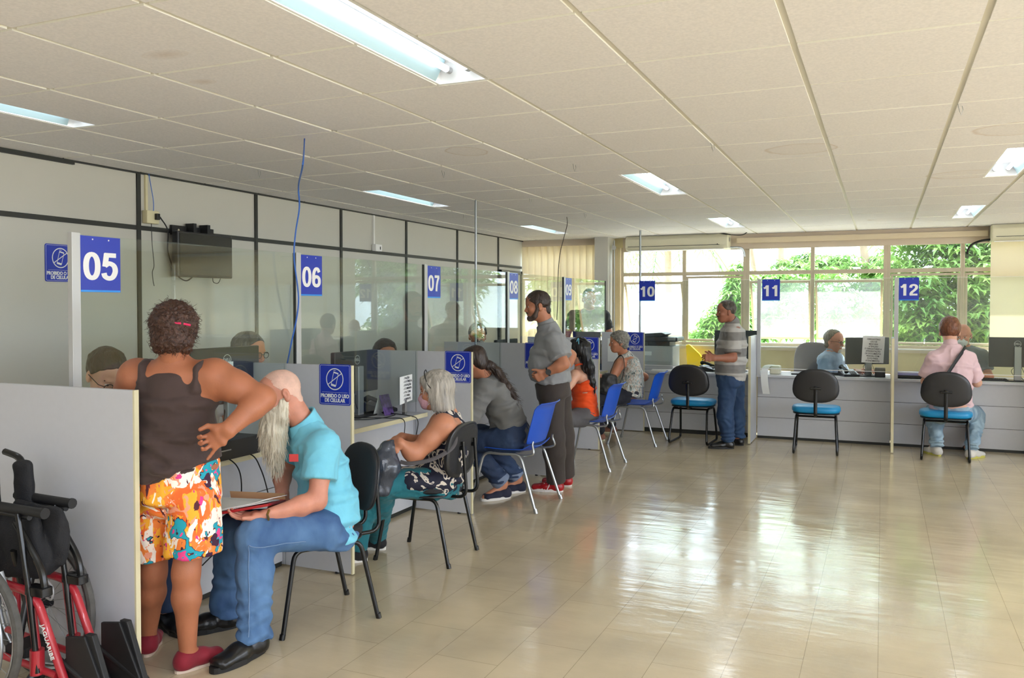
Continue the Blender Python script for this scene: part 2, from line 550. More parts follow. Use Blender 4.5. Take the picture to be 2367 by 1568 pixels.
def hand_prims(w, f, n, thumb, curl=(0.4, 0.5, 0.4), sc=1.0, spread=0.12, bends=None, tcurl=0.4, rf=0.0085):
    """w wrist, f along the hand, n the way the palm faces, thumb = the side the thumb is on"""
    w = Vector(w); f = Vector(f).normalized(); n = Vector(n); n = (n - f * n.dot(f)).normalized(); s = Vector(thumb); s = (s - f * s.dot(f) - n * s.dot(n)).normalized()
    P = [Seg(w, w + f * 0.045 * sc, (0.026 * sc, 0.018 * sc), (0.040 * sc, 0.015 * sc), axis=s, k=0.012),
         Seg(w + f * 0.045 * sc, w + f * 0.088 * sc, (0.040 * sc, 0.015 * sc), (0.041 * sc, 0.012 * sc), axis=s, k=0.012),
         Ell(w + (f * 0.035 + s * 0.026 + n * 0.008) * sc, (0.02 * sc,) * 3, k=0.015)]
    L = [0.070, 0.078, 0.072, 0.058]
    for i in range(4):
        o = (0.031 - 0.0205 * i) * sc
        p = w + f * (0.090 - 0.004 * abs(i - 1)) * sc + s * o
        c = bends[i] if bends else curl
        sp = spread * (1.5 - i) / 1.5
        base = (f + s * sp).normalized(); a = 0
        r0 = rf * sc * (1.0 if i < 3 else 0.88)
        for j, fr in enumerate((0.46, 0.30, 0.24)):
            a += c[j]
            dr = base * math.cos(a) + n * math.sin(a)
            q = p + dr * L[i] * fr * sc
            P.append(Seg(p, q, r0, r0 * 0.92, k=0.004)); r0 *= 0.92; p = q
    p = w + (f * 0.028 + s * 0.030 + n * 0.006) * sc
    dr = (f * 0.75 + s * 0.75 + n * 0.25).normalized()
    q = p + dr * 0.042 * sc; P.append(Seg(p, q, 0.0125 * sc, 0.0105 * sc, k=0.010))
    dr2 = (dr + (f - s * 0.4 + n * 0.5) * tcurl).normalized()
    P.append(Seg(q, q + dr2 * 0.032 * sc, 0.0105 * sc, 0.0088 * sc, k=0.005))
    return P

# ------------------------------------------------------------------ materials
M = {}
M['panel'] = mat('wall_panel', rgb(196, 194, 186), 0.45, noise=(2.0, 0.02))
M['trim'] = mat('dark_trim', rgb(38, 40, 37), 0.5)
M['tbar'] = mat('ceiling_bar', rgb(214, 210, 200), 0.5)
M['lip'] = mat('tile_lip', rgb(246, 246, 242), 0.6)
M['cream'] = mat('cream_paint', rgb(226, 214, 170), 0.55, noise=(3, 0.04))
M['beige'] = mat('beige_paint', rgb(214, 200, 182), 0.6, noise=(3, 0.03))
M['frame'] = mat('window_paint', rgb(205, 192, 168), 0.5, noise=(6, 0.05))
M['pale'] = mat('pale_laminate', rgb(198, 200, 206), 0.38, noise=(30, 0.012))
M['edge'] = mat('cream_edging', rgb(216, 208, 172), 0.45, noise=(8, 0.05))
M['alu'] = mat('aluminium', rgb(190, 192, 192), 0.42, metal=0.35)
M['zinc'] = mat('galvanised_tube', rgb(160, 165, 168), 0.35, metal=0.9)
M['chrome'] = mat('chrome', rgb(205, 205, 205), 0.18, metal=1.0)
M['greymetal'] = mat('silver_paint', rgb(160, 162, 165), 0.3, metal=0.5)
M['glass'] = glass('counter_glass', (0.93, 0.965, 0.945, 1))
M['wglass'] = glass('window_glass', (0.95, 0.97, 0.96, 1), haze=0.012)
M['dglass'] = glass('dusty_glass', (0.9, 0.93, 0.92, 1), haze=0.16)
M['blue'] = mat('sign_blue', rgb(24, 52, 178), 0.35)
M['cyan'] = mat('sign_cyan', rgb(38, 150, 240), 0.35)
M['white'] = mat('white', rgb(240, 240, 240), 0.5)
M['paper'] = mat('paper', rgb(236, 238, 236), 0.7)
M['ink'] = mat('ink', rgb(60, 60, 66), 0.7)
M['black'] = mat('black_plastic', rgb(26, 26, 28), 0.35)
M['blackm'] = mat('black_matt', rgb(22, 22, 23), 0.6)
M['bfab'] = mat('black_upholstery', rgb(30, 30, 33), 0.75, bump=(260, 0.25))
M['bshell'] = mat('black_shell', rgb(36, 36, 38), 0.32)
M['btube'] = mat('black_tube', rgb(20, 20, 20), 0.25)
M['bluepl'] = mat('blue_plastic', rgb(28, 84, 196), 0.36)
M['aqua'] = mat('aqua_vinyl', rgb(24, 140, 196), 0.4)
M['acw'] = mat('yellowed_plastic', rgb(226, 222, 198), 0.4)
M['cord'] = mat('cord_black', rgb(18, 18, 18), 0.5)
M['bcord'] = mat('cord_blue', rgb(60, 110, 200), 0.5)
M['tubew'] = mat('lamp_tube', (1, 1, 1, 1), 0.4, emit=((0.93, 0.97, 1.0, 1), TUBE_EMIT))
M['reflector'] = mat('lamp_reflector', rgb(176, 204, 214), 0.4, metal=0.7)
M['lampw'] = mat('lamp_housing', rgb(236, 238, 240), 0.4)

def nodes(m): return m.node_tree, m.node_tree.nodes['Principled BSDF']

# ceiling tiles: pale mineral board with water rings
m = mat('ceiling_tile', rgb(214, 209, 200), 0.75)
nt, b = nodes(m); L = nt.links.new; N = nt.nodes.new
tc = N('ShaderNodeTexCoord')
n1 = N('ShaderNodeTexNoise'); n1.inputs['Scale'].default_value = 90; n1.inputs['Detail'].default_value = 3; L(tc.outputs['Object'], n1.inputs['Vector'])
r1 = N('ShaderNodeValToRGB'); r1.color_ramp.elements[0].color = rgb(230, 229, 234); r1.color_ramp.elements[1].color = rgb(240, 238, 242)
r1.color_ramp.elements[0].position = 0.35; r1.color_ramp.elements[1].position = 0.65; L(n1.outputs['Fac'], r1.inputs[0])
cur = r1.outputs[0]
for (cx, cy, rx, ry, w) in ((-2.31, 4.62, 0.12, 0.15, 0.10), (-0.45, 5.35, 0.20, 0.17, 0.10), (0.53, 6.85, 0.24, 0.2, 0.12), (0.66, 5.2, 0.22, 0.18, 0.08), (0.1, 10.1, 0.25, 0.15, 0.1), (-2.45, 2.4, 0.10, 0.05, 0.35), (-2.6, 2.75, 0.06, 0.04, 0.3)):
    mp = N('ShaderNodeMapping'); mp.vector_type = 'POINT'
    mp.inputs['Location'].default_value = (-cx / rx, -cy / ry, 0); mp.inputs['Scale'].default_value = (1 / rx, 1 / ry, 0)
    L(tc.outputs['Object'], mp.inputs[0])
    nn = N('ShaderNodeTexNoise'); nn.inputs['Scale'].default_value = 1.3; L(mp.outputs[0], nn.inputs['Vector'])
    ln = N('ShaderNodeVectorMath'); ln.operation = 'LENGTH'; L(mp.outputs[0], ln.inputs[0])
    ad = N('ShaderNodeMath'); ad.operation = 'MULTIPLY_ADD'; ad.inputs[1].default_value = 0.35; L(nn.outputs['Fac'], ad.inputs[0]); L(ln.outputs['Value'], ad.inputs[2])
    rp = N('ShaderNodeValToRGB'); e = rp.color_ramp.elements; e[0].position = 0.0; e[0].color = (0.12, 0.12, 0.12, 1) if w < 0.2 else (1, 1, 1, 1)
    e[1].position = 1.2; e[1].color = (0, 0, 0, 1)
    sb = N('ShaderNodeMath'); sb.operation = 'MULTIPLY'; sb.inputs[1].default_value = 0.8; L(ad.outputs[0], sb.inputs[0])
    rp.color_ramp.elements.new(0.86).color = (0.2, 0.2, 0.2, 1); rp.color_ramp.elements.new(0.94).color = (1, 1, 1, 1) if w < 0.2 else (0.3, 0.3, 0.3, 1)
    rp.color_ramp.elements[-1].position = 0.985
    L(sb.outputs[0], rp.inputs[0])
    ml = N('ShaderNodeMath'); ml.operation = 'MULTIPLY'; ml.inputs[1].default_value = 0.32; L(rp.outputs[0], ml.inputs[0])
    mx = N('ShaderNodeMix'); mx.data_type = 'RGBA'; L(ml.outputs[0], mx.inputs[0]); L(cur, mx.inputs[6]); mx.inputs[7].default_value = rgb(176, 140, 96)
    cur = mx.outputs[2]
L(cur, b.inputs['Base Color'])
M['tile'] = m

# floor: waxed vinyl squares
m = mat('vinyl_floor', rgb(176, 158, 122), 0.2, spec=0.9)
nt, b = nodes(m); L = nt.links.new; N = nt.nodes.new
tc = N('ShaderNodeTexCoord')
br = N('ShaderNodeTexBrick'); br.offset = 0.5; br.inputs['Scale'].default_value = 1.0
br.inputs['Brick Width'].default_value = 0.6; br.inputs['Row Height'].default_value = 0.302; br.inputs['Mortar Size'].default_value = 0.0011; br.inputs['Mortar Smooth'].default_value = 0.0
br.inputs['Color1'].default_value = rgb(202, 187, 157); br.inputs['Color2'].default_value = rgb(206, 191, 161); br.inputs['Mortar'].default_value = rgb(152, 140, 114)
mp = N('ShaderNodeMapping'); mp.inputs['Rotation'].default_value = (0, 0, PI / 2); mp.inputs['Location'].default_value = (0.02, 0.005, 0)
L(tc.outputs['Object'], mp.inputs[0]); L(mp.outputs[0], br.inputs['Vector'])
n1 = N('ShaderNodeTexNoise'); n1.inputs['Scale'].default_value = 2.2; n1.inputs['Detail'].default_value = 6; L(tc.outputs['Object'], n1.inputs['Vector'])
r1 = N('ShaderNodeValToRGB'); r1.color_ramp.elements[0].color = (0.86, 0.86, 0.86, 1); r1.color_ramp.elements[1].color = (1.08, 1.07, 1.05, 1)
r1.color_ramp.elements[0].position = 0.3; r1.color_ramp.elements[1].position = 0.7
L(n1.outputs['Fac'], r1.inputs[0])
mx = N('ShaderNodeMix'); mx.data_type = 'RGBA'; mx.blend_type = 'MULTIPLY'; mx.inputs[0].default_value = 1
L(br.outputs['Color'], mx.inputs[6]); L(r1.outputs[0], mx.inputs[7])
# pale scratches
mp2 = N('ShaderNodeMapping'); mp2.inputs['Scale'].default_value = (3, 22, 1); mp2.inputs['Rotation'].default_value = (0, 0, 0.7); L(tc.outputs['Object'], mp2.inputs[0])
n2 = N('ShaderNodeTexNoise'); n2.inputs['Scale'].default_value = 1.6; n2.inputs['Detail'].default_value = 5; L(mp2.outputs[0], n2.inputs['Vector'])
r2 = N('ShaderNodeValToRGB'); r2.color_ramp.elements[0].position = 0.70; r2.color_ramp.elements[1].position = 0.80; L(n2.outputs['Fac'], r2.inputs[0])
mx2 = N('ShaderNodeMix'); mx2.data_type = 'RGBA'; L(r2.outputs[0], mx2.inputs[0]); L(mx.outputs[2], mx2.inputs[6]); mx2.inputs[7].default_value = rgb(214, 200, 170)
L(mx2.outputs[2], b.inputs['Base Color'])
n3 = N('ShaderNodeTexNoise'); n3.inputs['Scale'].default_value = 1.6; n3.inputs['Detail'].default_value = 5
mp3 = N('ShaderNodeMapping'); mp3.inputs['Scale'].default_value = (1.2, 3.0, 1); L(tc.outputs['Object'], mp3.inputs[0]); L(mp3.outputs[0], n3.inputs['Vector'])
mr = N('ShaderNodeMapRange'); mr.inputs[1].default_value = 0.3; mr.inputs[2].default_value = 0.7; mr.inputs[3].default_value = 0.09; mr.inputs[4].default_value = 0.20
L(n3.outputs['Fac'], mr.inputs[0]); L(mr.outputs[0], b.inputs['Roughness'])
n4 = N('ShaderNodeTexNoise'); n4.inputs['Scale'].default_value = 3.0; n4.inputs['Detail'].default_value = 4
mp4 = N('ShaderNodeMapping'); mp4.inputs['Scale'].default_value = (1.0, 3.4, 1); mp4.inputs['Rotation'].default_value = (0, 0, 0.3); L(tc.outputs['Object'], mp4.inputs[0]); L(mp4.outputs[0], n4.inputs['Vector'])
bp = N('ShaderNodeBump'); bp.inputs['Strength'].default_value = 0.22; bp.inputs['Distance'].default_value = 0.012; L(n4.outputs['Fac'], bp.inputs['Height']); L(bp.outputs[0], b.inputs['Normal'])
M['floor'] = m

# ------------------------------------------------------------------ shell
XL, XR, YB, YF, ZC = -4.78, 5.1, -3.6, 11.43, 2.5
structure('floor', MB().box(XL, YB, -0.06, XR, YF + 0.12, 0.0), M['floor'])
fixtures = []
for (x0, x1) in ((-3.905, -3.745), (-1.725, -1.512), (0.672, 0.872)):
    for (y0, y1) in ((1.975, 3.195), (5.9, 7.12), (9.18, 10.4)):
        if x0 > 0 and y0 == 1.975: y0, y1 = 1.8, 3.0
        if x0 > 0 and y0 == 5.9: y0, y1 = 5.83, 7.05
        if x0 > 0 and y0 == 9.18: y0, y1 = 9.02, 10.24
        fixtures.append((x0, x1, y0, y1))
for (x0, x1) in ((3.1, 3.3),):
    for (y0, y1) in ((2.0, 3.2), (5.9, 7.12), (9.18, 10.4)): fixtures.append((x0, x1, y0, y1))
rear = len(fixtures)  # fixtures from here on are unseen additions that fill from behind the camera
for x0 in (-3.9, -2.3, -0.7, 0.9, 2.5, 4.1):
    for y0 in (-3.2, -0.45):
        if x0 > -2 or y0 < -1: fixtures.append((x0, x0 + 0.2, y0, y0 + 1.22))
mains = [-0.30 + 0.6 * k for k in range(-7, 10)]
ys = [3.2 + 0.613 * k for k in range(-11, 14)]
xs = [XL] + mains + [XR]
yy = [YB] + ys + [YF]
cl = MB(); rng0 = random.Random(2)
def cut(r, f_):
    """rectangle r minus rectangle f_"""
    x0, y0, x1, y1 = r; a, c, b_, d_ = f_[0] - .013, f_[2] - .013, f_[1] + .013, f_[3] + .013
    if a >= x1 or b_ <= x0 or c >= y1 or d_ <= y0: return [r]
    o = []
    if x0 < a: o.append((x0, y0, a, y1))
    if b_ < x1: o.append((b_, y0, x1, y1))
    u, v = max(x0, a), min(x1, b_)
    if y0 < c: o.append((u, y0, v, c))
    if d_ < y1: o.append((u, d_, v, y1))
    return o
for i in range(len(xs) - 1):
    for j in range(len(yy) - 1):
        rs = [(xs[i] + .012, yy[j] + .009, xs[i + 1] - .012, yy[j + 1] - .009)]
        for f_ in fixtures: rs = [q for r in rs for q in cut(r, f_)]
        dz = rng0.uniform(-0.0012, 0.001)
        for r in rs:
            if r[2] - r[0] < .01 or r[3] - r[1] < .01: continue
            n0 = len(cl.f); cl.box(r[0], r[1], ZC - 0.007 + dz, r[2], r[3], ZC + 0.012)
            for k in range(n0, n0 + 6): cl.m[k] = 0 if k == n0 else 1
cl.mi = 0; cl.box(XL, YB, ZC + 0.11, XR, YF + 0.1, ZC + 0.2)
ce = cl.build('ceiling', None, None, mats=[M['tile'], M['lip']]); ce['kind'] = 'structure'
tb = MB()
def bars(x0, y0, x1, y1):
    rs = [(x0, y0, x1, y1)]
    for f_ in fixtures: rs = [q for r in rs for q in cut(r, (f_[0] + .001, f_[1] - .001, f_[2] + .001, f_[3] - .001))]
    for r in rs: tb.box(r[0], r[1], ZC, r[2], r[3], ZC + 0.006)
for x in mains: bars(x - .0125, YB, x + .0125, YF)
for y in ys:
    for i in range(len(xs) - 1): bars(xs[i] + .0125, y - .0095, xs[i + 1] - .0125, y + .0095)
structure('trim_1', tb, M['tbar'])

# left wall of framed panels
structure('wall_left', MB().box(XL - 0.1, YB, 0, XL, YF + 0.1, ZC + 0.1), M['panel'])
posts = [3.19 - 1.22 * k for k in range(0, 6)] + [4.42, 5.635, 6.845, 8.065, 9.28, 10.49]
tr = MB()
for y in posts: tr.box(XL, y - 0.016, 0, XL + 0.012, y + 0.016, ZC)
tr.box(XL, YB, 2.09, XL + 0.010, YF - 0.03, 2.122)
tr.box(XL, YB, ZC - 0.035, XL + 0.02, 3.9, ZC); tr.box(XL, 3.9, ZC - 0.018, XL + 0.02, YF, ZC)
tr.box(XL, YF - 0.03, 0, XL + 0.015, YF, ZC)
structure('trim_3', tr, M['trim'])
d1 = thing('door_1', 'pale panel door with dark metal frame at the far end of the left wall', 'door'); d1['kind'] = 'structure'
MB().box(XL + 0.001, 10.52, 0, XL + 0.02, 11.25, 2.0).build('door_leaf', M['panel'], d1)
MB().box(XL, 10.5, 0, XL + 0.035, 10.54, 2.05).box(XL, 11.22, 0, XL + 0.035, 11.26, 2.05).box(XL, 10.5, 2.0, XL + 0.035, 11.26, 2.05).build('door_frame', mat('door_steel', rgb(96, 98, 92), 0.5), d1)

# solid rear wall; right wall with unseen openings added for extra daylight
structure('wall_right', MB().box(XR, YB, 0, XR + 0.12, YF + 0.1, 0.75).box(XR, YB, 2.42, XR + 0.12, YF + 0.1, 2.7).box(XR, 9.0, 0.75, XR + 0.12, YF + 0.1, 2.42).box(XR, YB, 0.75, XR + 0.12, -3.5, 2.42), M['cream'])
structure('wall_back', MB().box(XL, YB - 0.12, 0, XR, YB, 2.7), mat('back_wall_paint', rgb(150, 142, 124), 0.6))
wb = MB()
for y in (-3.5, -1.5, 0.5, 2.5, 4.5, 6.5, 8.94): wb.box(XR + 0.03, y, 0.75, XR + 0.08, y + 0.06, 2.42)
structure('window_21', wb, M['frame'])  # frames of the added openings, out of view

# window wall
structure('wall_front', MB().box(XL, YF, 0, XR, YF + 0.14, 1.0).box(XL, YF, 2.36, XR, YF + 0.14, ZC + 0.2), M['cream'])
structure('trim_4', MB().box(-3.35, YF - 0.06, 0.985, XR, YF + 0.02, 1.02), M['frame'])
structure('trim_5', MB().box(-3.3, YF - 0.05, 1.02, XR, YF + 0.03, 1.035), M['white'])
structure('trim_6', MB().box(XL, YF - 0.1, 2.43, -3.62, YF, ZC).box(-3.3, YF - 0.025, 2.30, XR, YF, ZC), M['beige'])
cr = MB()
cr.box(-1.75, YF - 0.10, 2.375, 1.12, YF - 0.03, 2.44)
structure('trim_7', cr, mat('curtain_rail', rgb(222, 206, 178), 0.5))
structure('wall_pillar', MB().box(-3.61, 11.1, 0, -3.42, YF + 0.1, ZC), mat('pillar_paint', rgb(206, 204, 196), 0.5))
bays = [-4.9, -4.14, -3.32, -2.455, -1.64, -0.82, 0.045, 0.87, 1.7, 2.52, 3.35, 4.2, 5.1]
tilted = {2, 4, 5}
for i in range(len(bays) - 1):
    a, c = bays[i], bays[i + 1]
    w = thing('window_%d' % (i + 1), None, None, ((a + c) / 2, YF, 1.0)); w['kind'] = 'structure'
    wa = 0.04 if i in (4, 6) else 0.024; wc = 0.04 if i in (3, 5) else 0.024
    x0, x1 = a + wa, c - wc
    fr = MB()
    fr.box(a, YF + 0.005, 1.03, x0, YF + 0.055, 2.36).box(x1, YF + 0.005, 1.03, c, YF + 0.055, 2.36)
    fr.box(x0, YF + 0.005, 2.30, x1, YF + 0.055, 2.36).box(x0, YF + 0.005, 1.965, x1, YF + 0.055, 2.015).box(x0, YF + 0.005, 1.03, x1, YF + 0.055, 1.075)
    fr.build('window_frame', M['frame'], w, ws=True, bevel=0.003)
    MB().box(x0, YF + 0.028, 2.015, x1, YF + 0.032, 2.30).build('upper_pane', M['wglass'], w, ws=True)
    z0, z1 = 1.085, 1.955
    sw = 0.03
    if i in tilted:
        T = Matrix.Translation((0, YF + 0.03, z1 - 0.07)) @ Matrix.Rotation(math.radians(24), 4, 'X') @ Matrix.Translation((0, 0, -(z1 - 0.0)))
        z0 = 1.12
    else: T = Matrix.Translation((0, YF + 0.03, 0))
    sa = MB(); sa.T = T
    sa.box(x0 + .004, -0.015, z0, x0 + sw, 0.015, z1).box(x1 - sw, -0.015, z0, x1 - .004, 0.015, z1).box(x0 + sw, -0.015, z0, x1 - sw, 0.015, z0 + sw).box(x0 + sw, -0.015, z1 - sw, x1 - sw, 0.015, z1)
    s = sa.build('sash', M['frame'], w, ws=True, bevel=0.002)
    g = MB(); g.T = T; g.box(x0 + sw, -0.002, z0 + sw, x1 - sw, 0.002, z1 - sw)
    g.build('pane', M['dglass'] if i in tilted else M['wglass'], w, ws=True)
    if i in (3, 6):
        MB().tube([((x0 + x1) / 2, YF - 0.01, 1.10), ((x0 + x1) / 2, YF - 0.03, 1.13), ((x0 + x1) / 2 + 0.01, YF - 0.03, 1.16)], 0.008).build('latch', M['chrome'], w, ws=True)

# vertical slat blind on the left bay, roller blind on the right
mb_ = bpy.data.materials.new('blind_cloth'); mb_.use_nodes = True
nt = mb_.node_tree; b = nt.nodes['Principled BSDF']; b.inputs['Base Color'].default_value = rgb(243, 235, 214); b.inputs['Roughness'].default_value = 0.8
tl = nt.nodes.new('ShaderNodeBsdfTranslucent'); tl.inputs[0].default_value = rgb(246, 238, 220)
mx = nt.nodes.new('ShaderNodeMixShader'); mx.inputs[0].default_value = 0.45
nt.links.new(b.outputs[0], mx.inputs[1]); nt.links.new(tl.outputs[0], mx.inputs[2]); nt.links.new(mx.outputs[0], nt.nodes['Material Output'].inputs[0])
M['blind'] = mb_
vb = thing('vertical_blind', 'cream vertical slat blind covering the corner window beside the panel wall', 'blind', (-4.2, 11.33, 0.9))
MB().box(XL + 0.02, 11.29, 2.405, -3.62, 11.34, 2.435).build('head_rail', M['beige'], vb, ws=True)
sl = MB()
n = 12
for i in range(n):
    x = XL + 0.06 + i * 0.0965
    T = Matrix.Translation((x, 11.315, 0)) @ Matrix.Rotation(math.radians(20 + 5 * math.sin(i * 2.1)), 4, 'Z')
    q = [(-0.05 + 0.1 * k / 4, 0.007 * math.sin(PI * k / 4)) for k in range(5)]
    ring = [T @ Vector((u, v, 0.9)) for u, v in q] + [T @ Vector((u, v - 0.0012, 0.9)) for u, v in q[::-1]]
    sl.loft([ring, [p + Vector((0, 0, 1.505)) for p in ring]])
sl.build('slats', M['blind'], vb, ws=True)
rb = thing('roller_blind', 'plain beige roller blind drawn over the windows right of number twelve', 'blind', (1.8, 11.36, 0.9))
MB().box(1.15, 11.338, 1.06, 4.9, 11.342, 2.42).build('blind_fabric', M['blind'], rb, ws=True)
MB().tube([(1.15, 11.34, 1.06), (4.9, 11.34, 1.06)], 0.012).build('bottom_bar', M['white'], rb, ws=True)
MB().tube([(1.15, 11.36, 2.43), (4.9, 11.36, 2.43)], 0.03, 12).build('roller', M['white'], rb, ws=True)
wc_ = mat('sheer_curtain', rgb(236, 232, 220), 0.8)
cu = MB(); pts = []
for k in range(40):
    x = -3.40 + 0.12 * k / 39; pts.append((x, 11.24 + 0.014 * math.sin(k * 1.3)))
ring = [Vector((x, y, 0.4)) for x, y in pts] + [Vector((x, y + 0.002, 0.4)) for x, y in pts[::-1]]
cu.loft([ring, [p + Vector((0, 0, 1.95)) for p in ring]])
tag(cu.build('curtain', M['blind'], None), 'white curtain bunched against the pillar beside the first window', 'curtain')

# outside: eave, yard, planting
structure('roof_eave', MB().box(-9, YF + 0.14, 2.72, 9, 12.14, 2.85), M['beige'])
structure('ground', MB().box(-40, -40, -0.3, 40, 60, -0.2), mat('yard_paving', rgb(205, 200, 184), 0.8, noise=(0.8, 0.1)))
structure('wall_garden', MB().box(-14, 19.0, -0.2, -3.9, 19.2, 1.35), mat('garden_wall', rgb(150, 150, 148), 0.8, noise=(1.5, 0.15)))

def leaf_mat(name, c1, c2):
    m = bpy.data.materials.new(name); m.use_nodes = True; nt = m.node_tree; b = nt.nodes['Principled BSDF']
    tcn = nt.nodes.new('ShaderNodeTexCoord'); no = nt.nodes.new('ShaderNodeTexNoise'); no.inputs['Scale'].default_value = 2.5; no.inputs['Detail'].default_value = 5
    nt.links.new(tcn.outputs['Object'], no.inputs['Vector'])
    rp = nt.nodes.new('ShaderNodeValToRGB'); rp.color_ramp.elements[0].color = c1; rp.color_ramp.elements[1].color = c2
    rp.color_ramp.elements[0].position = 0.35; rp.color_ramp.elements[1].position = 0.65
    nt.links.new(no.outputs['Fac'], rp.inputs[0]); nt.links.new(rp.outputs[0], b.inputs['Base Color']); b.inputs['Roughness'].default_value = 0.45
    t = nt.nodes.new('ShaderNodeBsdfTranslucent'); nt.links.new(rp.outputs[0], t.inputs[0])
    x = nt.nodes.new('ShaderNodeMixShader'); x.inputs[0].default_value = 0.4
    nt.links.new(b.outputs[0], x.inputs[1]); nt.links.new(t.outputs[0], x.inputs[2]); nt.links.new(x.outputs[0], nt.nodes['Material Output'].inputs[0])
    return m
M['leafA'] = leaf_mat('mango_leaf', rgb(84, 142, 66), rgb(172, 206, 120))
M['leafB'] = leaf_mat('bush_leaf', rgb(100, 158, 66), rgb(182, 212, 120))
M['bark'] = mat('bark', rgb(150, 128, 108), 0.8, noise=(8, 0.3, (1, 1, 0.3)))

def leaves(rng, blobs, n, ln, wd, droop=0.5):
    """leaves in whorls scattered through ellipsoidal blobs"""
    vs = []; fs = []
    for _ in range(n):
        c, r = blobs[rng.randrange(len(blobs))]
        d = Vector((rng.gauss(0, 1), rng.gauss(0, 1), rng.gauss(0, 1))).normalized() * (rng.random() ** 0.4)
        p = Vector((c[0] + d.x * r[0], c[1] + d.y * r[1], c[2] + d.z * r[2]))
        k = rng.randint(5, 8); a0 = rng.random() * 6.28
        for i in range(k):
            a = a0 + i * 6.28 / k + rng.uniform(-0.3, 0.3)
            o = Vector((math.cos(a), math.sin(a), rng.uniform(-0.2, 0.7))).normalized()
            l = ln * rng.uniform(0.7, 1.2); w = wd * rng.uniform(0.8, 1.2)
            sd = o.cross(Vector((0, 0, 1))).normalized() * w
            m1 = p + o * l * 0.45; e = p + o * l + Vector((0, 0, -droop * l))
            b0 = len(vs)
            vs += [tuple(p), tuple(m1 + sd), tuple(e), tuple(m1 - sd), tuple(m1 + Vector((0, 0, -w * 0.35)))]
            fs += [(b0, b0 + 1, b0 + 4), (b0 + 1, b0 + 2, b0 + 4), (b0 + 2, b0 + 3, b0 + 4), (b0 + 3, b0, b0 + 4)]
    return vs, fs

def tree(name, label, cat, base, blobs, n, ln, wd, m, trunk=None, seed=1, group=None):
    rng = random.Random(seed)
    t = thing(name, label, cat, base, 0, group)
    v, f = leaves(rng, blobs, n, ln, wd)
    link_mesh('foliage', v, f, m, t, False, True)
    tb_ = MB()
    for path, r in (trunk or [([base, (base[0], base[1], blobs[0][0][2])], 0.05)]): tb_.tube(bez(path, 5), r, 8)
    tb_.build('trunk', M['bark'], t, smooth=True, ws=True)
    return t

tree('mango_shrub', 'dense bright leafy shrub filling the window behind number twelve', 'shrub', (0.9, 13.6, -0.2),
     [((0.45, 13.3, 1.2), (0.5, .4, 0.9)), ((1.1, 13.5, 1.3), (0.6, .5, 1.1)), ((0.7, 13.9, 2.3), (0.8, .5, 0.8)), ((1.6, 13.8, 2.0), (0.7, .5, 1.1)), ((0.5, 13.6, 0.6), (0.5, 0.4, 0.7)), ((1.7, 13.6, 0.8), (0.8, 0.5, 0.8)), ((2.3, 13.8, 2.4), (0.7, 0.5, 0.8))],
     3600, 0.20, 0.030, M['leafA'], seed=3)
tree('garden_bush', 'round light green bush seen through the second window behind the striped shirt', 'shrub', (-2.5, 14.2, -0.2),
     [((-2.65, 14.0, 0.85), (0.42, .35, 0.42)), ((-2.42, 14.2, 1.2), (0.36, .35, 0.42)), ((-2.25, 14.4, 1.6), (0.22, .3, 0.45)), ((-3.0, 14.0, 0.6), (0.4, 0.3, 0.4)), ((-2.2, 14.6, 1.95), (0.18, 0.3, 0.35))],
     1300, 0.17, 0.026, M['leafB'], seed=5)
tree('shade_tree', 'slender tree with sparse leaves behind the upper middle windows', 'tree', (-0.2, 17.0, -0.2),
     [((-1.2, 15.6, 1.7), (0.7, .4, 0.8)), ((-0.3, 16.6, 1.7), (0.8, .4, 0.9)), ((-2.0, 16.0, 1.4), (.3, .3, .6)), ((-1.2, 17.2, 2.3), (0.8, .5, 0.25)), ((0.0, 17.2, 2.1), (0.5, .5, 0.45)), ((-0.3, 17.6, 3.6), (2.2, .7, 0.4)), ((-2.0, 17.5, 2.0), (0.5, 0.4, 0.25)), ((-0.7, 17.5, 1.35), (0.9, 0.4, 0.2))],
     1800, 0.18, 0.032, M['leafA'], [([(-0.25, 17.0, -0.2), (-0.22, 17, 1.5), (-0.35, 17, 2.8), (-0.5, 17, 4)], 0.07), ([(-2.2, 17.5, -0.2), (-2.3, 17.5, 1.8), (-2.55, 17.4, 3.5)], 0.05)], seed=8)
tree('low_hedge', 'low dark green hedge just outside under the middle windows', 'hedge', (-0.8, 12.7, -0.2),
     [((-1.1, 12.7, 0.75), (0.7, .15, 0.22)), ((-0.45, 12.7, 0.75), (0.25, .12, 0.25))], 360, 0.12, 0.02, M['leafB'], seed=11)

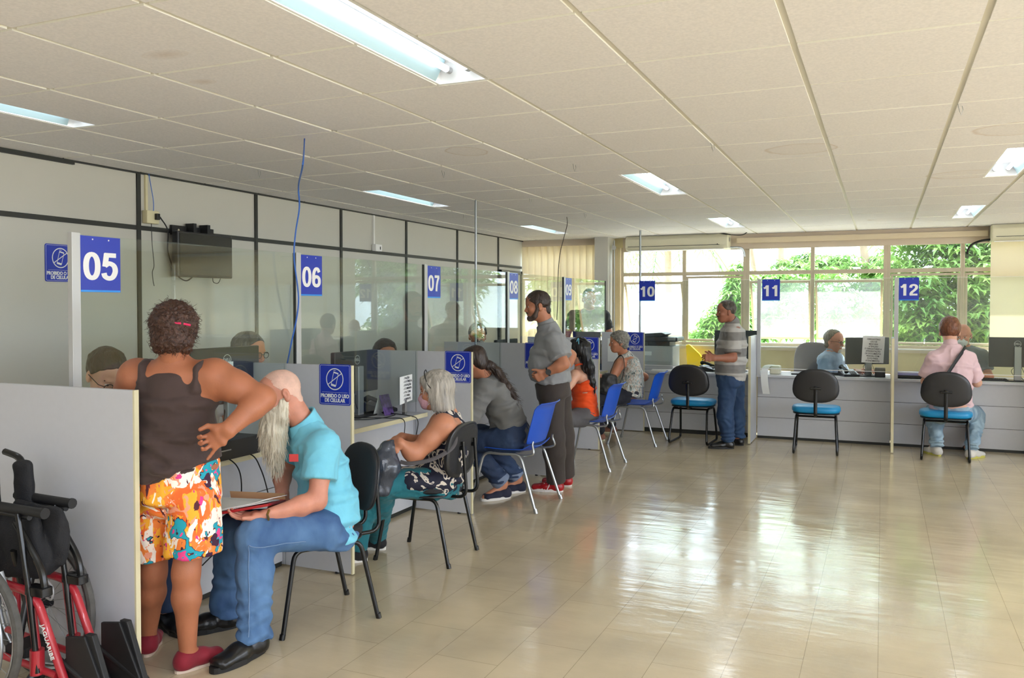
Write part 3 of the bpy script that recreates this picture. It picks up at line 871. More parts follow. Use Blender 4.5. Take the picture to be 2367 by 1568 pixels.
def palm(label, base, h, seed, n=13, ln=1.7):
    rng = random.Random(seed)
    t = thing('palm_tree', label, 'tree', base)
    top = Vector((base[0], base[1], base[2] + h))
    MB().tube([base, (base[0] + 0.03, base[1], base[2] + h * .5), top], [0.11, 0.09, 0.08], 10).build('trunk', M['bark'], t, smooth=True, ws=True)
    fr = MB()
    for i in range(n):
        a = 6.283 * i / n + rng.uniform(-.2, .2); o = Vector((math.cos(a), math.sin(a), 0)); up = rng.uniform(0.15, 0.8)
        P = [top + o * ln * s + Vector((0, 0, ln * (up * s - 1.15 * s * s))) for s in [k / 10 for k in range(11)]]
        fr.tube(P, 0.012, 4)
        for k in range(1, 11):
            for sg in (1, -1):
                for q in (0, 0.5):
                    p = P[k - 1].lerp(P[k], q); dr = (P[k] - P[k - 1]).normalized(); sd = o.cross(Vector((0, 0, 1))) * sg
                    e = p + (sd * 0.75 + dr * 0.55 + Vector((0, 0, -0.45))).normalized() * ln * 0.30 * (1 - 0.4 * abs(k / 10 - 0.4))
                    w = dr * 0.02
                    fr.add([p - w, p + w, p.lerp(e, 0.5) + w * 1.4, e, p.lerp(e, 0.5) - w * 1.4], [(0, 1, 2, 4), (4, 2, 3)])
    fr.build('fronds', M['leafA'], t, ws=True)
palm('tall palm tree with arching fronds outside the first window', (-4.6, 19.6, -0.2), 3.6, 4)
palm('distant palm tree with hanging grey trunk seen above the second window', (-2.6, 24.5, -0.2), 4.6, 9, 11, 1.3)

# ------------------------------------------------------------------ ceiling lights
def PZ(px, py, z):
    r = V(px, py, 1.0) - EYE
    return EYE + r * ((z - EYE.z) / r.z)

where = {0: 'beside the panel wall', 1: 'along the middle of the room', 2: 'on the right side of the room', 3: 'far right'}
order = {0: 'nearest of its row', 1: 'halfway down the room', 2: 'closest to the window wall'}
for i, (x0, x1, y0, y1) in enumerate(fixtures):
    r_, c_ = i // 3, i % 3
    back_ = i >= rear
    if back_:
        l_ = bpy.data.lights.new('lamp', 'AREA'); l_.shape = 'RECTANGLE'; l_.size = 0.18; l_.size_y = 1.15; l_.energy = REAR_FILL_W; l_.color = (0.76, 0.84, 1.0)  # unseen area light added to brighten the room from the front
        lo = bpy.data.objects.new('lamp', l_); lo.location = ((x0 + x1) / 2, (y0 + y1) / 2, ZC - 0.004); COL.objects.link(lo)
    t = thing('ceiling_light', 'recessed two-tube ceiling light %s, %s' % (where[r_], order[c_]) if not back_ else 'recessed two-tube fill light added behind the camera, out of view', 'ceiling light', ((x0 + x1) / 2, (y0 + y1) / 2, ZC), 0, 'recessed tube lights in the ceiling')
    zt = ZC + 0.085; e = 0.012
    hb = MB()
    hb.box(x0 - e, y0 - e, ZC - 0.004, x0, y1 + e, zt).box(x1, y0 - e, ZC - 0.004, x1 + e, y1 + e, zt).box(x0, y0 - e, ZC - 0.004, x1, y0, zt).box(x0, y1, ZC - 0.004, x1, y1 + e, zt).box(x0 - e, y0 - e, zt, x1 + e, y1 + e, zt + 0.005)
    hb.build('housing', M['lampw'], t, ws=True)
    rf = MB(); w = (x1 - x0)
    for a, c in ((x0, x0 + w * 0.22), (x1, x1 - w * 0.22)):
        q = [(a, y0 + .04, ZC), (a, y1 - .04, ZC), (c, y1 - .04, zt - .004), (c, y0 + .04, zt - .004)]
        rf.prism(q, (0, 0, 0), (0.001 if a == x0 else -0.001, 0, 0))
    rf.build('reflector', M['reflector'], t, ws=True)
    for s in (-0.26, 0.26):
        xc = (x0 + x1) / 2 + s * w * 0.8
        tb_ = MB().tube([(xc, y0 + 0.06, ZC + 0.04), (xc, y1 - 0.06, ZC + 0.04)], 0.013, 12)
        tu = tb_.build('lamp_tube', M['tubew'], t, ws=True, smooth=True)
        for yy in (y0 + 0.03, y1 - 0.06):
            MB().tube([(xc, yy, ZC + 0.04), (xc, yy + 0.03, ZC + 0.04)], 0.015, 12).build('socket', M['greymetal'], t, ws=True)

# ------------------------------------------------------------------ counters and dividers of the left row
DY = [2.55, 4.095, 5.65, 7.205, 8.74]
num = ['05', '06', '07', '08', '09']
for i, y in enumerate(DY):
    t = thing('divider', 'grey privacy divider standing at the near side of counter %s' % num[i], 'divider', (-3.2, y, 0), 0, 'dividers along the left row')
    xb = -3.62 if i != 3 else -3.85
    MB().box(-3.262 if i else -3.62, y, 0.01, -2.797, y + 0.022, 1.215).build('front_board', M['pale'], t, ws=True)
    if i: MB().box(xb, y, 0.01, -3.268, y + 0.022, 1.215).build('rear_board', M['pale'], t, ws=True)
    MB().box(-2.797, y - 0.0005, 0.008, -2.788, y + 0.0225, 1.2155).build('edging', M['edge'], t, ws=True)
    MB().tube([(-2.9, y + 0.011, 0), (-2.9, y + 0.011, 0.012)], 0.014, 8).tube([(xb + 0.1, y + 0.011, 0), (xb + 0.1, y + 0.011, 0.012)], 0.014, 8).build('foot', M['black'], t, ws=True)
ye = DY[1:] + [10.28]
SY = [2.675, 4.222, 5.788, 7.368, 8.918]
for i, y in enumerate(DY):
    y1 = ye[i]
    t = thing('service_counter', 'pale laminate counter with worktop behind glass at counter %s' % num[i], 'counter', (-3.5, (y + y1) / 2, 0), 0, 'counters of the left row')
    fp = MB()
    for z0, z1 in ((0.03, 0.246), (0.25, 0.486), (0.49, 0.718)): fp.box(-3.30, y + 0.026, z0, -3.283, y1 - 0.004, z1)
    fp.build('front_panel', M['pale'], t, ws=True, bevel=0.0015)
    MB().box(-3.298, y + 0.026, 0.0, -3.29, y1 - 0.004, 0.72).build('plinth', M['trim'], t, ws=True)
    MB().box(-3.92, y + 0.024, 0.72, -3.168, y1 - 0.003, 0.748).build('worktop', M['pale'], t, ws=True, bevel=0.001)
    MB().box(-3.168, y + 0.024, 0.719, -3.160, y1 - 0.003, 0.749).build('edging', M['edge'], t, ws=True)
    g = thing('glass_screen', 'clear glass screen above counter %s with an aluminium post' % num[i], 'glass screen', (-3.25, y, 0.75), 0, 'glass screens of the left row')
    ya = SY[i]; yb = (SY[i + 1] - 0.045) if i < 4 else 10.44
    MB().box(-3.2525, ya, 0.83, -3.2475, yb, 1.875).build('pane', M['glass'], g, ws=True)
    MB().box(-3.264, SY[i] - 0.044, 0.75, -3.236, SY[i], 1.882).build('post', M['alu'], g, ws=True, bevel=0.002)
    MB().box(-3.258, yb - 0.006, 0.83, -3.242, yb, 1.876).build('edge_seal', M['trim'], g, ws=True)
    for yy in (ya + 0.3, yb - 0.3):
        MB().box(-3.262, yy, 0.745, -3.238, yy + 0.03, 0.86).build('clip', M['chrome'], g, ws=True)

# far row
FX = [-3.24, -1.375, 0.092, 1.56, 3.02]
fn = ['10', '11', '12', '13']
for i in range(4):
    a, c = FX[i], FX[i + 1]
    t = thing('service_counter', 'pale laminate counter in front of the windows, %s' % ['below number 10', 'between the 11 and 12 dividers', 'right of the 12 divider', 'beyond the right edge'][i], 'counter', ((a + c) / 2, 10.5, 0), 0, 'counters of the window row')
    fp = MB()
    z0_ = 0.03 if i != 0 else 0.05
    for z0, z1 in ((z0_, 0.246), (0.25, 0.486), (0.49, 0.72)): fp.box(a + 0.03, 10.33, z0, c - 0.004, 10.347, z1)
    fp.build('front_panel', M['pale'], t, ws=True, bevel=0.0015)
    MB().box(a + 0.03, 10.335, 0.0, c - 0.004, 10.345, 0.72).build('plinth', M['trim'], t, ws=True)
    MB().box(a + 0.03, 10.285, 0.722, c - 0.003, 11.02, 0.75).build('worktop', M['pale'], t, ws=True, bevel=0.002)
    if i: 
        g = thing('divider', 'narrow grey divider end-on with cream edging left of number %s' % fn[i], 'divider', (a, 10.05, 0), 0, 'dividers of the window row')
        MB().box(a, 9.80, 0.01, a + 0.024, 10.31, 1.215).build('board', M['pale'], g, ws=True)
        MB().box(a - 0.001, 9.79, 0.008, a + 0.0255, 9.80, 1.2155).build('edging', M['edge'], g, ws=True)
        MB().tube([(a + 0.012, 9.9, 0), (a + 0.012, 9.9, 0.012)], 0.014, 8).build('foot', M['black'], g, ws=True)
    g = thing('glass_screen', 'clear glass screen over the window-side worktop, %s' % ['below and right of number 10', 'between the 11 and 12 posts', 'right of the 12 post', 'beyond the right edge'][i], 'glass screen', ((a + c) / 2, 10.3, 0.75), 0, 'glass screens of the window row')
    x0 = a + (0.07 if i else 0.49); x1 = c + 0.03
    MB().box(x0, 10.2975, 0.825, x1, 10.3025, 1.866).build('pane', M['glass'], g, ws=True)
    MB().box(x0, 10.296, 0.822, x1, 10.304, 0.829).box(x0, 10.2965, 1.865, x1, 10.3035, 1.868).build('edge_strip', M['white'], g, ws=True)
    if i: MB().box(a + 0.026, 10.275, 0.75, a + 0.068, 10.325, 1.872).build('post', M['alu'], g, ws=True, bevel=0.002)
# corner board between the rows
t = thing('divider', 'grey corner board between the two rows carrying a phone notice', 'divider', (-3.0, 10.28, 0))
MB().box(-3.24, 10.262, 0.01, -2.70, 10.284, 1.23).build('board', M['pale'], t, ws=True)
MB().box(-2.70, 10.2615, 0.01, -2.692, 10.2845, 1.231).build('edging', M['edge'], t, ws=True)
pn = tag(MB().box(-3.16, 10.2595, 0.86, -2.96, 10.2615, 1.15).build('paper_notice', M['paper'], None), 'white printed sheet on the corner board left of number 10', 'notice')

# posts from floor and ceiling
tag(MB().tube([(-3.31, 6.79, 0.748), (-3.31, 6.79, 2.5)], 0.011, 10).build('conduit_pole', M['zinc'], None, smooth=True), 'thin galvanised pole rising from the counter to the ceiling behind number 07', 'pole')
tag(MB().tube([(-2.76, 10.31, 0.75), (-2.76, 10.31, 2.5)], 0.0135, 10).build('conduit_pole', M['zinc'], None, smooth=True), 'thin galvanised pole rising to the ceiling at number 10', 'pole')

# ------------------------------------------------------------------ signs
def oval(cx, cy, rx, ry, n=28):
    P = []
    for k in range(n + 1):
        a = 2 * PI * k / n
        P.append((cx + rx * math.copysign(abs(math.cos(a)) ** .88, math.cos(a)), cy + ry * math.copysign(abs(math.sin(a)) ** .88, math.sin(a))))
    return P
def crv(*p): return [(q.x, q.y) for q in bez([(a, b, 0) for a, b in p], 6)]
GLY = {'0': [oval(.28, .5, .195, .415)], '1': [[(.33, 0), (.33, 1.0)], crv((.07, .73), (.2, .78), (.30, .93))],
       '2': [crv((.09, .68), (.12, .85), (.28, .915), (.43, .84), (.45, .66), (.33, .47), (.16, .28), (.09, .09)), [(.02, .085), (.52, .085)]],
       '5': [[(.10, .915), (.50, .915)], [(.17, .97), (.11, .50)], crv((.10, .53), (.25, .62), (.42, .54), (.465, .34), (.38, .14), (.24, .085), (.11, .15), (.07, .27))],
       '6': [crv((.455, .75), (.37, .895), (.22, .89), (.115, .70), (.085, .40)), oval(.28, .305, .19, .22)],
       '7': [[(.04, .915), (.52, .915)], crv((.46, .90), (.33, .64), (.25, .36), (.215, 0))],
       '8': [oval(.28, .725, .165, .19), oval(.28, .295, .19, .21)]}
GLY['9'] = [[(.56 - x, 1 - y) for x, y in st] for st in GLY['6']]
def digits(s, c, ux, uz, n, parent, H=0.127, wd=0.088, sw=0.095):
    sx = wd / .56
    m = MB()
    for k, ch in enumerate(s):
        ox = (k - 1) * (wd + 0.008) + 0.004
        for st in GLY[ch]:
            vs = []
            closed = (abs(st[0][0] - st[-1][0]) + abs(st[0][1] - st[-1][1])) < 1e-6
            for i in range(len(st)):
                a = st[i - 1] if i else (st[-2] if closed else st[0]); b = st[i + 1] if i < len(st) - 1 else (st[1] if closed else st[-1])
                tx, ty = b[0] - a[0], b[1] - a[1]; L_ = math.hypot(tx, ty); nx, ny = -ty / L_, tx / L_
                for g_ in (1, -1): vs.append(c + ux * (ox + (st[i][0] + nx * sw * g_) * sx) + uz * ((st[i][1] + ny * sw * .86 * g_ - .5) * H) + n * (0.0003 + 0.0003 * GLY[ch].index(st)))
            m.add(vs, [(2 * i, 2 * i + 1, 2 * i + 3, 2 * i + 2) for i in range(len(st) - 1)])
    m.build('lettering', M['white'], parent, ws=True)

def number_sign(s, o, ux, n, w=0.215, h=0.25):
    """o top left corner"""
    ux = Vector(ux); uz = Vector((0, 0, 1)); o = Vector(o)
    t = thing('number_sign', 'blue hanging sign with the white number %s' % s, 'sign', o, 0, 'numbered counter signs')
    th = n * 0.002
    def q(x0, z0, x1, z1, d0=0.0, d1=1.0):
        m = MB(); m.prism([o + ux * x0 - uz * z0, o + ux * x1 - uz * z0, o + ux * x1 - uz * z1, o + ux * x0 - uz * z1], th * d0, th * d1); return m
    q(0, 0, w, h).build('board', M['blue'], t, ws=True)
    q(0.002, h - 0.009, w - 0.002, h - 0.001, 1.0, 1.3).build('cyan_strip', M['cyan'], t, ws=True)
    sc = MB()
    for fx in (0.3, 0.7):
        sc.disc(o + ux * w * fx - uz * 0.014 + th * 1.2, n, 0.0035, 0.002, 10)
    sc.build('screw', M['white'], t, ws=True)
    c = o + ux * w * 0.5 - uz * h * 0.535 + th * 1.3
    digits(s, c, ux, uz, n, t)
    return t
for i, s in enumerate(num): number_sign(s, (-3.243, SY[i] + 0.002, 1.871), (0, 1, 0), Vector((1, 0, 0)))
for s, x in (('10', -2.765), ('11', -1.293), ('12', 0.162)): number_sign(s, (x, 10.285, 1.868), (1, 0, 0), Vector((0, -1, 0)), 0.2, 0.25)

def phone_sign(c, ux, n, where_):
    """blue notice: crossed out phone; c centre"""
    ux = Vector(ux); uz = Vector((0, 0, 1)); c = Vector(c); n = Vector(n)
    t = thing('phone_notice', where_, 'sign', c, 0, 'no phone notices')
    w, h = 0.108, 0.118
    def pt(x, z, d=0.0): return c + ux * x + uz * z + n * d
    def rr(w_, h_, r):
        P = []
        for sx, sz, a0 in ((1, 1, 0), (-1, 1, 90), (-1, -1, 180), (1, -1, 270)):
            for k in range(5):
                a = math.radians(a0 + 22.5 * k); P.append((sx * (w_ - r) + r * math.cos(a), sz * (h_ - r) + r * math.sin(a)))
        return P
    m = MB(); m.prism([pt(x, z) for x, z in rr(w, h, 0.012)], n * 0, n * 0.003); m.build('board', M['blue'], t, ws=True)
    m = MB(); A = rr(w - 0.006, h - 0.006, 0.008); B = rr(w - 0.0075, h - 0.0075, 0.0065)
    for k in range(len(A)):
        l = (k + 1) % len(A); m.add([pt(*A[k], .0034), pt(*A[l], .0034), pt(*B[l], .0034), pt(*B[k], .0034)], [(0, 1, 2, 3)])
    m.build('border', M['paper'], t, ws=True)
    m = MB(); cz = 0.032
    for k in range(36):
        a, b2 = 2 * PI * k / 36, 2 * PI * (k + 1) / 36
        m.add([pt(R_ * math.cos(x), cz + R_ * 1.06 * math.sin(x), .0036) for R_, x in ((.060, a), (.060, b2), (.0545, b2), (.0545, a))], [(0, 1, 2, 3)])
    def bar(x0, z0, x1, z1, wd, d=.0038):
        v = Vector((x1 - x0, z1 - z0)).normalized(); q = Vector((-v.y, v.x)) * wd
        m.add([pt(x0 + q.x, z0 + q.y, d), pt(x1 + q.x, z1 + q.y, d), pt(x1 - q.x, z1 - q.y, d), pt(x0 - q.x, z0 - q.y, d)], [(0, 1, 2, 3)])
    bar(-.047, cz - .032, .047, cz + .034, .0024)
    a = math.radians(-14)
    def rp(x, z): return (x * math.cos(a) - z * math.sin(a), cz + x * math.sin(a) + z * math.cos(a))
    X, Z = .0165, .037
    for p, q, wd in (((-X, Z), (X, Z), .004), ((X, Z), (X, -Z), .0016), ((X, -Z), (-X, -Z), .006), ((-X, -Z), (-X, Z), .0016)):
        bar(*rp(*p), *rp(*q), wd)
    bar(*rp(-X - .002, Z + .012), *rp(-X + .014, Z + .013), .001)
    bar(*rp(-X - .004, Z + .007), *rp(-X + .004, Z + .008), .001)
    bar(-.088, -.045, .088, -.045, .0006)
    m.build('pictogram', M['paper'], t, ws=True)
    text('lettering', 'PROIBIDO O USO', 0.030, pt(0, -.066, .0036), ux, uz, M['paper'], t, bold=0.0010, sx=0.82)
    text('lettering', 'DE CELULAR', 0.030, pt(0, -.092, .0036), ux, uz, M['paper'], t, bold=0.0010, sx=0.82)
for i in (1, 2, 3, 4):
    phone_sign((-2.902, DY[i] - 0.0005, 1.103), (1, 0, 0), (0, -1, 0), 'blue notice with a crossed-out phone on the divider before counter %s' % num[i])
phone_sign((-2.81, 10.2605, 1.115), (1, 0, 0), (0, -1, 0), 'blue notice with a crossed-out phone beside the corner pole of number 10')
phone_sign((XL + 0.001, 3.80, 1.83), (0, 1, 0), (1, 0, 0), 'blue notice with a crossed-out phone on the panel wall left of sign 05')

# ------------------------------------------------------------------ chairs
def black_chair(label, loc, rz):
    t = thing('visitor_chair', label, 'chair', loc, rz, 'black upholstered visitor chairs')
    MB().pad(0.225, 0.21, 0.05, lambda x, y, z: (x, y, 0.445 + z + 0.10 * x * x - 0.25 * max(0, y - 0.12) ** 1.0 * 0.12), e=3.0).build('seat', M['bfab'], t, smooth=True)
    MB().pad(0.222, 0.207, 0.02, lambda x, y, z: (x, y, 0.412 + z), e=3.0).build('seat_shell', M['bshell'], t, smooth=True)
    fb = lambda x, y, z: (x, -0.235 - y * 0.12 - z + 0.35 * x * x, 0.68 + y)
    MB().pad(0.215, 0.165, 0.04, lambda x, y, z: fb(x, y, -z + 0.012), e=2.7).build('backrest', M['bfab'], t, smooth=True)
    MB().pad(0.218, 0.168, 0.018, lambda x, y, z: fb(x, y, z + 0.022), e=2.7).build('back_shell', M['bshell'], t, smooth=True)
    for s in (-1, 1):
        f = corner([(s * 0.215, 0.245, 0.0), (s * 0.19, 0.175, 0.40), (s * 0.19, 0.0, 0.395)], 0.05)
        r = corner([(s * 0.205, -0.245, 0.0), (s * 0.19, -0.155, 0.40), (s * 0.19, 0.0, 0.395)], 0.05)
        MB().tube(f, 0.0115, 10).tube([(s * 0.2165, 0.249, -0.0), (s * 0.2145, 0.243, 0.025)], 0.014, 10).build('leg', M['btube'], t, smooth=True)
        MB().tube(r, 0.0115, 10).tube([(s * 0.206, -0.249, 0.0), (s * 0.2045, -0.243, 0.025)], 0.014, 10).build('leg', M['btube'], t, smooth=True)
        MB().tube(corner([(s * 0.085, 0.10, 0.398), (s * 0.085, -0.31, 0.405), (s * 0.085, -0.285, 0.74)], 0.06), 0.0105, 10).tube([(s * .085, -.29, .70), (s * .085, -.262, .70)], 0.012, 8).build('back_support', M['btube'], t, smooth=True)
    for q_ in ([(-0.19, 0.12, 0.398), (0.19, 0.12, 0.398)], [(-0.19, -0.11, 0.398), (0.19, -0.11, 0.398)]): MB().tube(q_, 0.01).build('cross_bar', M['btube'], t, smooth=True)
    return t
black_chair('black upholstered chair under the white-bearded man in the turquoise polo', (-2.60, 3.50, 0), math.radians(147))
black_chair('black upholstered chair under the grey-haired woman in the face mask', (-2.60, 4.64, 0), math.radians(92))

def blue_chair(label, loc, rz):
    t = thing('plastic_chair', label, 'chair', loc, rz, 'blue plastic chairs with chrome legs')
    def shell(name, fn, W, n=14, mmm=14, th=0.006):
        top = [[Vector(fn(-1 + 2 * i / n, j / mmm)) for i in range(n + 1)] for j in range(mmm + 1)]
        mb = MB(); vs = []; fs = []
        k = (n + 1)
        for r in top: vs += r
        off = len(vs)
        for j in range(mmm + 1):
            for i in range(n + 1):
                a = top[j][min(i + 1, n)] - top[j][max(i - 1, 0)]; b = top[min(j + 1, mmm)][i] - top[max(j - 1, 0)][i]
                nn = a.cross(b); nn.normalize(); vs.append(top[j][i] - nn * th)
        for j in range(mmm):
            for i in range(n):
                a = j * k + i; fs += [(a, a + 1, a + k + 1, a + k), (off + a, off + a + k, off + a + k + 1, off + a + 1)]
        for j in range(mmm):
            for i in (0, n):
                a = j * k + i; fs.append((a, a + k, off + a + k, off + a))
        for i in range(n):
            for j in (0, mmm):
                a = j * k + i; fs.append((a, a + 1, off + a + 1, off + a))
        mb.add(vs, fs); o = mb.build(name, M['bluepl'], t, smooth=True); return o
    def sq(u, v, e=5.0):
        # round the corners of the sheet
        return u * (1 - 0.10 * abs(2 * v - 1) ** e)
    shell('seat', lambda u, v: (0.225 * sq(u, v), -0.20 + 0.43 * v, 0.445 - 0.035 * max(0, (v - 0.8) / 0.2) ** 2 + 0.03 * u * u - 0.012 * math.sin(PI * v) + 0.03 * max(0, (0.12 - v) / 0.12)), 0.225)
    shell('backrest', lambda u, v: (0.22 * sq(u, v), -0.215 - 0.085 * v - 0.035 * max(0, (v - 0.85) / 0.15) ** 2 + 0.045 * u * u, 0.505 + 0.31 * v), 0.22)
    for s in (-1, 1):
        MB().tube(corner([(s * 0.268, 0.275, 0.0), (s * 0.235, 0.175, 0.43), (s * 0.235, 0.02, 0.425)], 0.06), 0.0115, 10).tube([(s * 0.27, 0.28, 0.0), (s * 0.2665, 0.270, 0.035)], 0.0145, 10).build('leg', M['greychrome'], t, smooth=True)
        MB().tube(corner([(s * 0.268, -0.270, 0.0), (s * 0.235, -0.13, 0.43), (s * 0.235, 0.02, 0.425)], 0.06), 0.0115, 10).tube([(s * 0.27, -0.275, 0.0), (s * 0.2665, -0.264, 0.035)], 0.0145, 10).build('leg', M['greychrome'], t, smooth=True)
        MB().tube(bez([(s * 0.20, 0.0, 0.422), (s * 0.215, -0.15, 0.418), (s * 0.225, -0.232, 0.44), (s * 0.214, -0.222, 0.50), (s * 0.205, -0.225, 0.53)], 5), 0.009, 8).build('back_support', M['greychrome'], t, smooth=True)
    for q_ in ([(-0.235, 0.10, 0.424), (0.235, 0.10, 0.424)], [(-0.235, -0.07, 0.424), (0.235, -0.07, 0.424)]): MB().tube(q_, 0.009).build('cross_bar', M['greychrome'], t, smooth=True)
    return t
M['greychrome'] = mat('satin_steel', rgb(176, 180, 184), 0.28, metal=0.85)
blue_chair('bright blue plastic chair under the man with the long ponytail', (-2.64, 6.15, 0), math.radians(90))
blue_chair('blue plastic chair under the woman in the orange top', (-2.60, 7.90, 0), math.radians(90))
blue_chair('blue plastic chair under the curly grey-haired woman, nearest the windows', (-2.55, 9.46, 0), math.radians(90))

def sled_chair(label, loc, rz):
    t = thing('sled_chair', label, 'chair', loc, rz, 'chairs with aqua seats and black sled legs')
    MB().pad(0.245, 0.215, 0.075, lambda x, y, z: (x, y, 0.465 + z - 0.03 * max(0, y) ** 2 * 8), e=3.4).build('seat', M['aqua'], t, smooth=True)
    MB().pad(0.235, 0.205, 0.02, lambda x, y, z: (x, y, 0.422 + z), e=3.4).build('seat_shell', M['bshell'], t, smooth=True)
    fb = lambda x, y, z: (x * (1.0 - 0.10 * (y / 0.18)), -0.245 - y * 0.10 - z + 0.4 * x * x, 0.725 + y)
    MB().pad(0.228, 0.178, 0.045, lambda x, y, z: fb(x, y, -z + 0.0), e=2.5).build('backrest', M['bfab'], t, smooth=True)
    MB().pad(0.222, 0.172, 0.02, lambda x, y, z: fb(x, y, z + 0.024), e=2.5).build('back_shell', M['bshell'], t, smooth=True)
    MB().tube(corner([(0, 0.02, 0.405), (0, -0.262, 0.41), (0, -0.262, 0.56), (0, -0.285, 0.72)], 0.04), 0.018, 8, flat=0.45, up=(0, 0, 1)).rbox((0, -0.285, 0.70), (0.055, 0.008, 0.012), 0.006).build('spine', M['btube'], t, smooth=True)
    for s in (-1, 1):
        p = corner([(s * 0.195, -0.02, 0.395), (s * 0.195, -0.17, 0.395), (s * 0.215, -0.27, 0.012), (s * 0.215, 0.24, 0.012), (s * 0.195, 0.16, 0.395), (s * 0.195, 0.0, 0.395)], 0.06)
        MB().tube(p, 0.0125, 10).build('leg', M['btube'], t, smooth=True)
    for q_ in ([(-0.195, -0.12, 0.39), (0.195, -0.12, 0.39)], [(-0.195, 0.12, 0.39), (0.195, 0.12, 0.39)]): MB().tube(q_, 0.011).build('cross_bar', M['btube'], t, smooth=True)
    return t
sled_chair('empty aqua-seat chair with black back beside the man in the striped shirt', (-1.975, 9.74, 0), math.radians(-3))
sled_chair('empty aqua-seat chair with black back alone before counter 11', (-0.64, 9.60, 0), math.radians(2))
sled_chair('aqua-seat chair with black back under the man in the pink shirt', (0.60, 9.72, 0), math.radians(-3))

# office chair of the clerk at 11
t = thing('office_chair', 'grey high-backed office chair behind the bespectacled clerk at counter 11', 'chair', (-0.78, 11.0, 0))
gm = mat('grey_fabric', rgb(140, 134, 140), 0.8, bump=(200, 0.2))
MB().pad(0.23, 0.31, 0.09, lambda x, y, z: (x, 0.12 - z + 0.25 * x * x, 0.80 + y), e=3.2).build('backrest', gm, t, smooth=True)
MB().pad(0.24, 0.23, 0.09, lambda x, y, z: (x, y - 0.10, 0.45 + z), e=3).build('seat', gm, t, smooth=True)
MB().tube([(0, -.05, 0.08), (0, -.05, 0.42)], 0.025, 10).build('column', M['black'], t, smooth=True)
lg = MB()
for k in range(5):
    a = k * 1.2566 + .3; lg.tube([(0, -.05, .09), (.26 * math.cos(a), -.05 + .26 * math.sin(a), .055)], 0.018)
    lg.disc((.26 * math.cos(a), -.05 + .26 * math.sin(a), .028), (math.sin(a), -math.cos(a), 0), .028, .03, 12)
lg.build('base', M['black'], t, smooth=True)

# ------------------------------------------------------------------ desk things
def monitor(label, loc, rz, w=0.53, h=0.32, zc=0.36, stand=True, sticker=None, tilt=0.0):
    """local: screen faces +y, origin on the desk"""
    t = thing('monitor', label, 'monitor', loc, rz)
    MB().rbox((0, 0, zc), (w / 2, 0.018, h / 2), 0.008).build('housing', mat('monitor_back', rgb(46, 48, 50), 0.42), t, bevel=0.002)
    MB().box(-w / 2 + .004, 0.018, zc - h / 2 + .004, w / 2 - .004, 0.021, zc + h / 2 - .004).build('bezel', M['greymetal'], t)
    MB().box(-w / 2 + .016, 0.021, zc - h / 2 + .02, w / 2 - .016, 0.022, zc + h / 2 - .016).build('screen', mat('screen_dark', rgb(20, 24, 30), 0.1), t)
    lg_ = MB(); lg_.T = Matrix.Translation((0, 0, 0))
    rings = []
    for r_ in (0.034, 0.030):
        rings.append([Vector((r_ * math.cos(a * PI / 16), -0.0188, zc + 0.09 + r_ * math.sin(a * PI / 16))) for a in range(32)])
    lg_.loft(rings, cap=False)
    lgo = lg_.build('logo_ring', M['alu'], t)
    c = bpy.data.curves.new('logo', 'FONT'); c.body = 'DELL'; c.size = 0.026; c.align_x = 'CENTER'; c.align_y = 'CENTER'; c.offset = 0.0006; c.extrude = 0.0003; c.materials.append(M['alu'])
    ob = bpy.data.objects.new('logo_lettering', c); COL.objects.link(ob); ob.parent = t; ob.location = (0, -0.0188, zc + 0.09); ob.rotation_euler = (PI / 2, 0, 0); as_mesh(ob)
    if sticker:
        sx, sz, w2, h2 = sticker[:4]
        st = MB().box(sx, -0.0195, sz, sx + w2, -0.018, sz + h2).build('sticker', M['paper'], t)
        if len(sticker) > 4:
            for k, s_ in enumerate(sticker[4]):
                c = bpy.data.curves.new('sticker', 'FONT'); c.body = s_; c.size = h2 * 0.5; c.align_x = 'RIGHT'; c.offset = 0.0012; c.materials.append(M['ink'])
                ob = bpy.data.objects.new('sticker_lettering', c); COL.objects.link(ob); ob.parent = t; ob.location = (sx + w2 - 0.006, -0.0198, sz + h2 * (0.58 - 0.45 * k)); ob.rotation_euler = (PI / 2, 0, 0); as_mesh(ob)
    MB().rbox((0, -0.035, 0.19), (0.035, 0.018, 0.18), 0.006).build('stand', M['greymetal'], t, bevel=0.002)
    MB().rbox((0, -0.02, 0.006), (0.13, 0.10, 0.006), 0.03, n=5).build('base', M['black'], t, bevel=0.001)
    cb = MB()
    for k in range(3):
        cb.tube(bez([(-0.02 + .03 * k, -0.02, zc - h / 2 + 0.01), (-0.06 + .05 * k, -0.045, 0.10 + .02 * k), (0.02 + .04 * k, -0.02, 0.014), (0.12 + .02 * k, 0.06, 0.006)], 6), 0.0028, 6)
    cb.build('cable', M['cord'], t, smooth=True)
    return t
monitor('black computer monitor seen from behind at counter 05, left of the elbow', (-3.515, 3.87, 0.748), math.radians(106 - 180 + 16 + 148), 0.56, 0.33, 0.405, sticker=(-0.02, 0.455, 0.07, 0.03))
monitor('black computer monitor seen from behind at counter 06 with silver stand', (-3.55, 5.26, 0.748), math.radians(90), 0.56, 0.31, 0.325, sticker=(-0.25, 0.23, 0.19, 0.085, ['PROIBIDO', 'O USO']))
monitor('black monitor half hidden behind the man in the striped shirt', (-1.66, 10.74, 0.75), math.radians(0), 0.52, 0.35, 0.33)
monitor('dark monitor turned towards the bespectacled clerk at counter 11', (-0.16, 10.62, 0.75), math.radians(24), 0.50, 0.31, 0.29)
monitor('black computer monitor at the right edge beside the masked clerk', (1.33, 10.52, 0.75), math.radians(0), 0.54, 0.32, 0.31)
monitor('thin dark monitor seen behind the glass at counter 08', (-3.62, 8.15, 0.748), math.radians(88), 0.50, 0.30, 0.31)

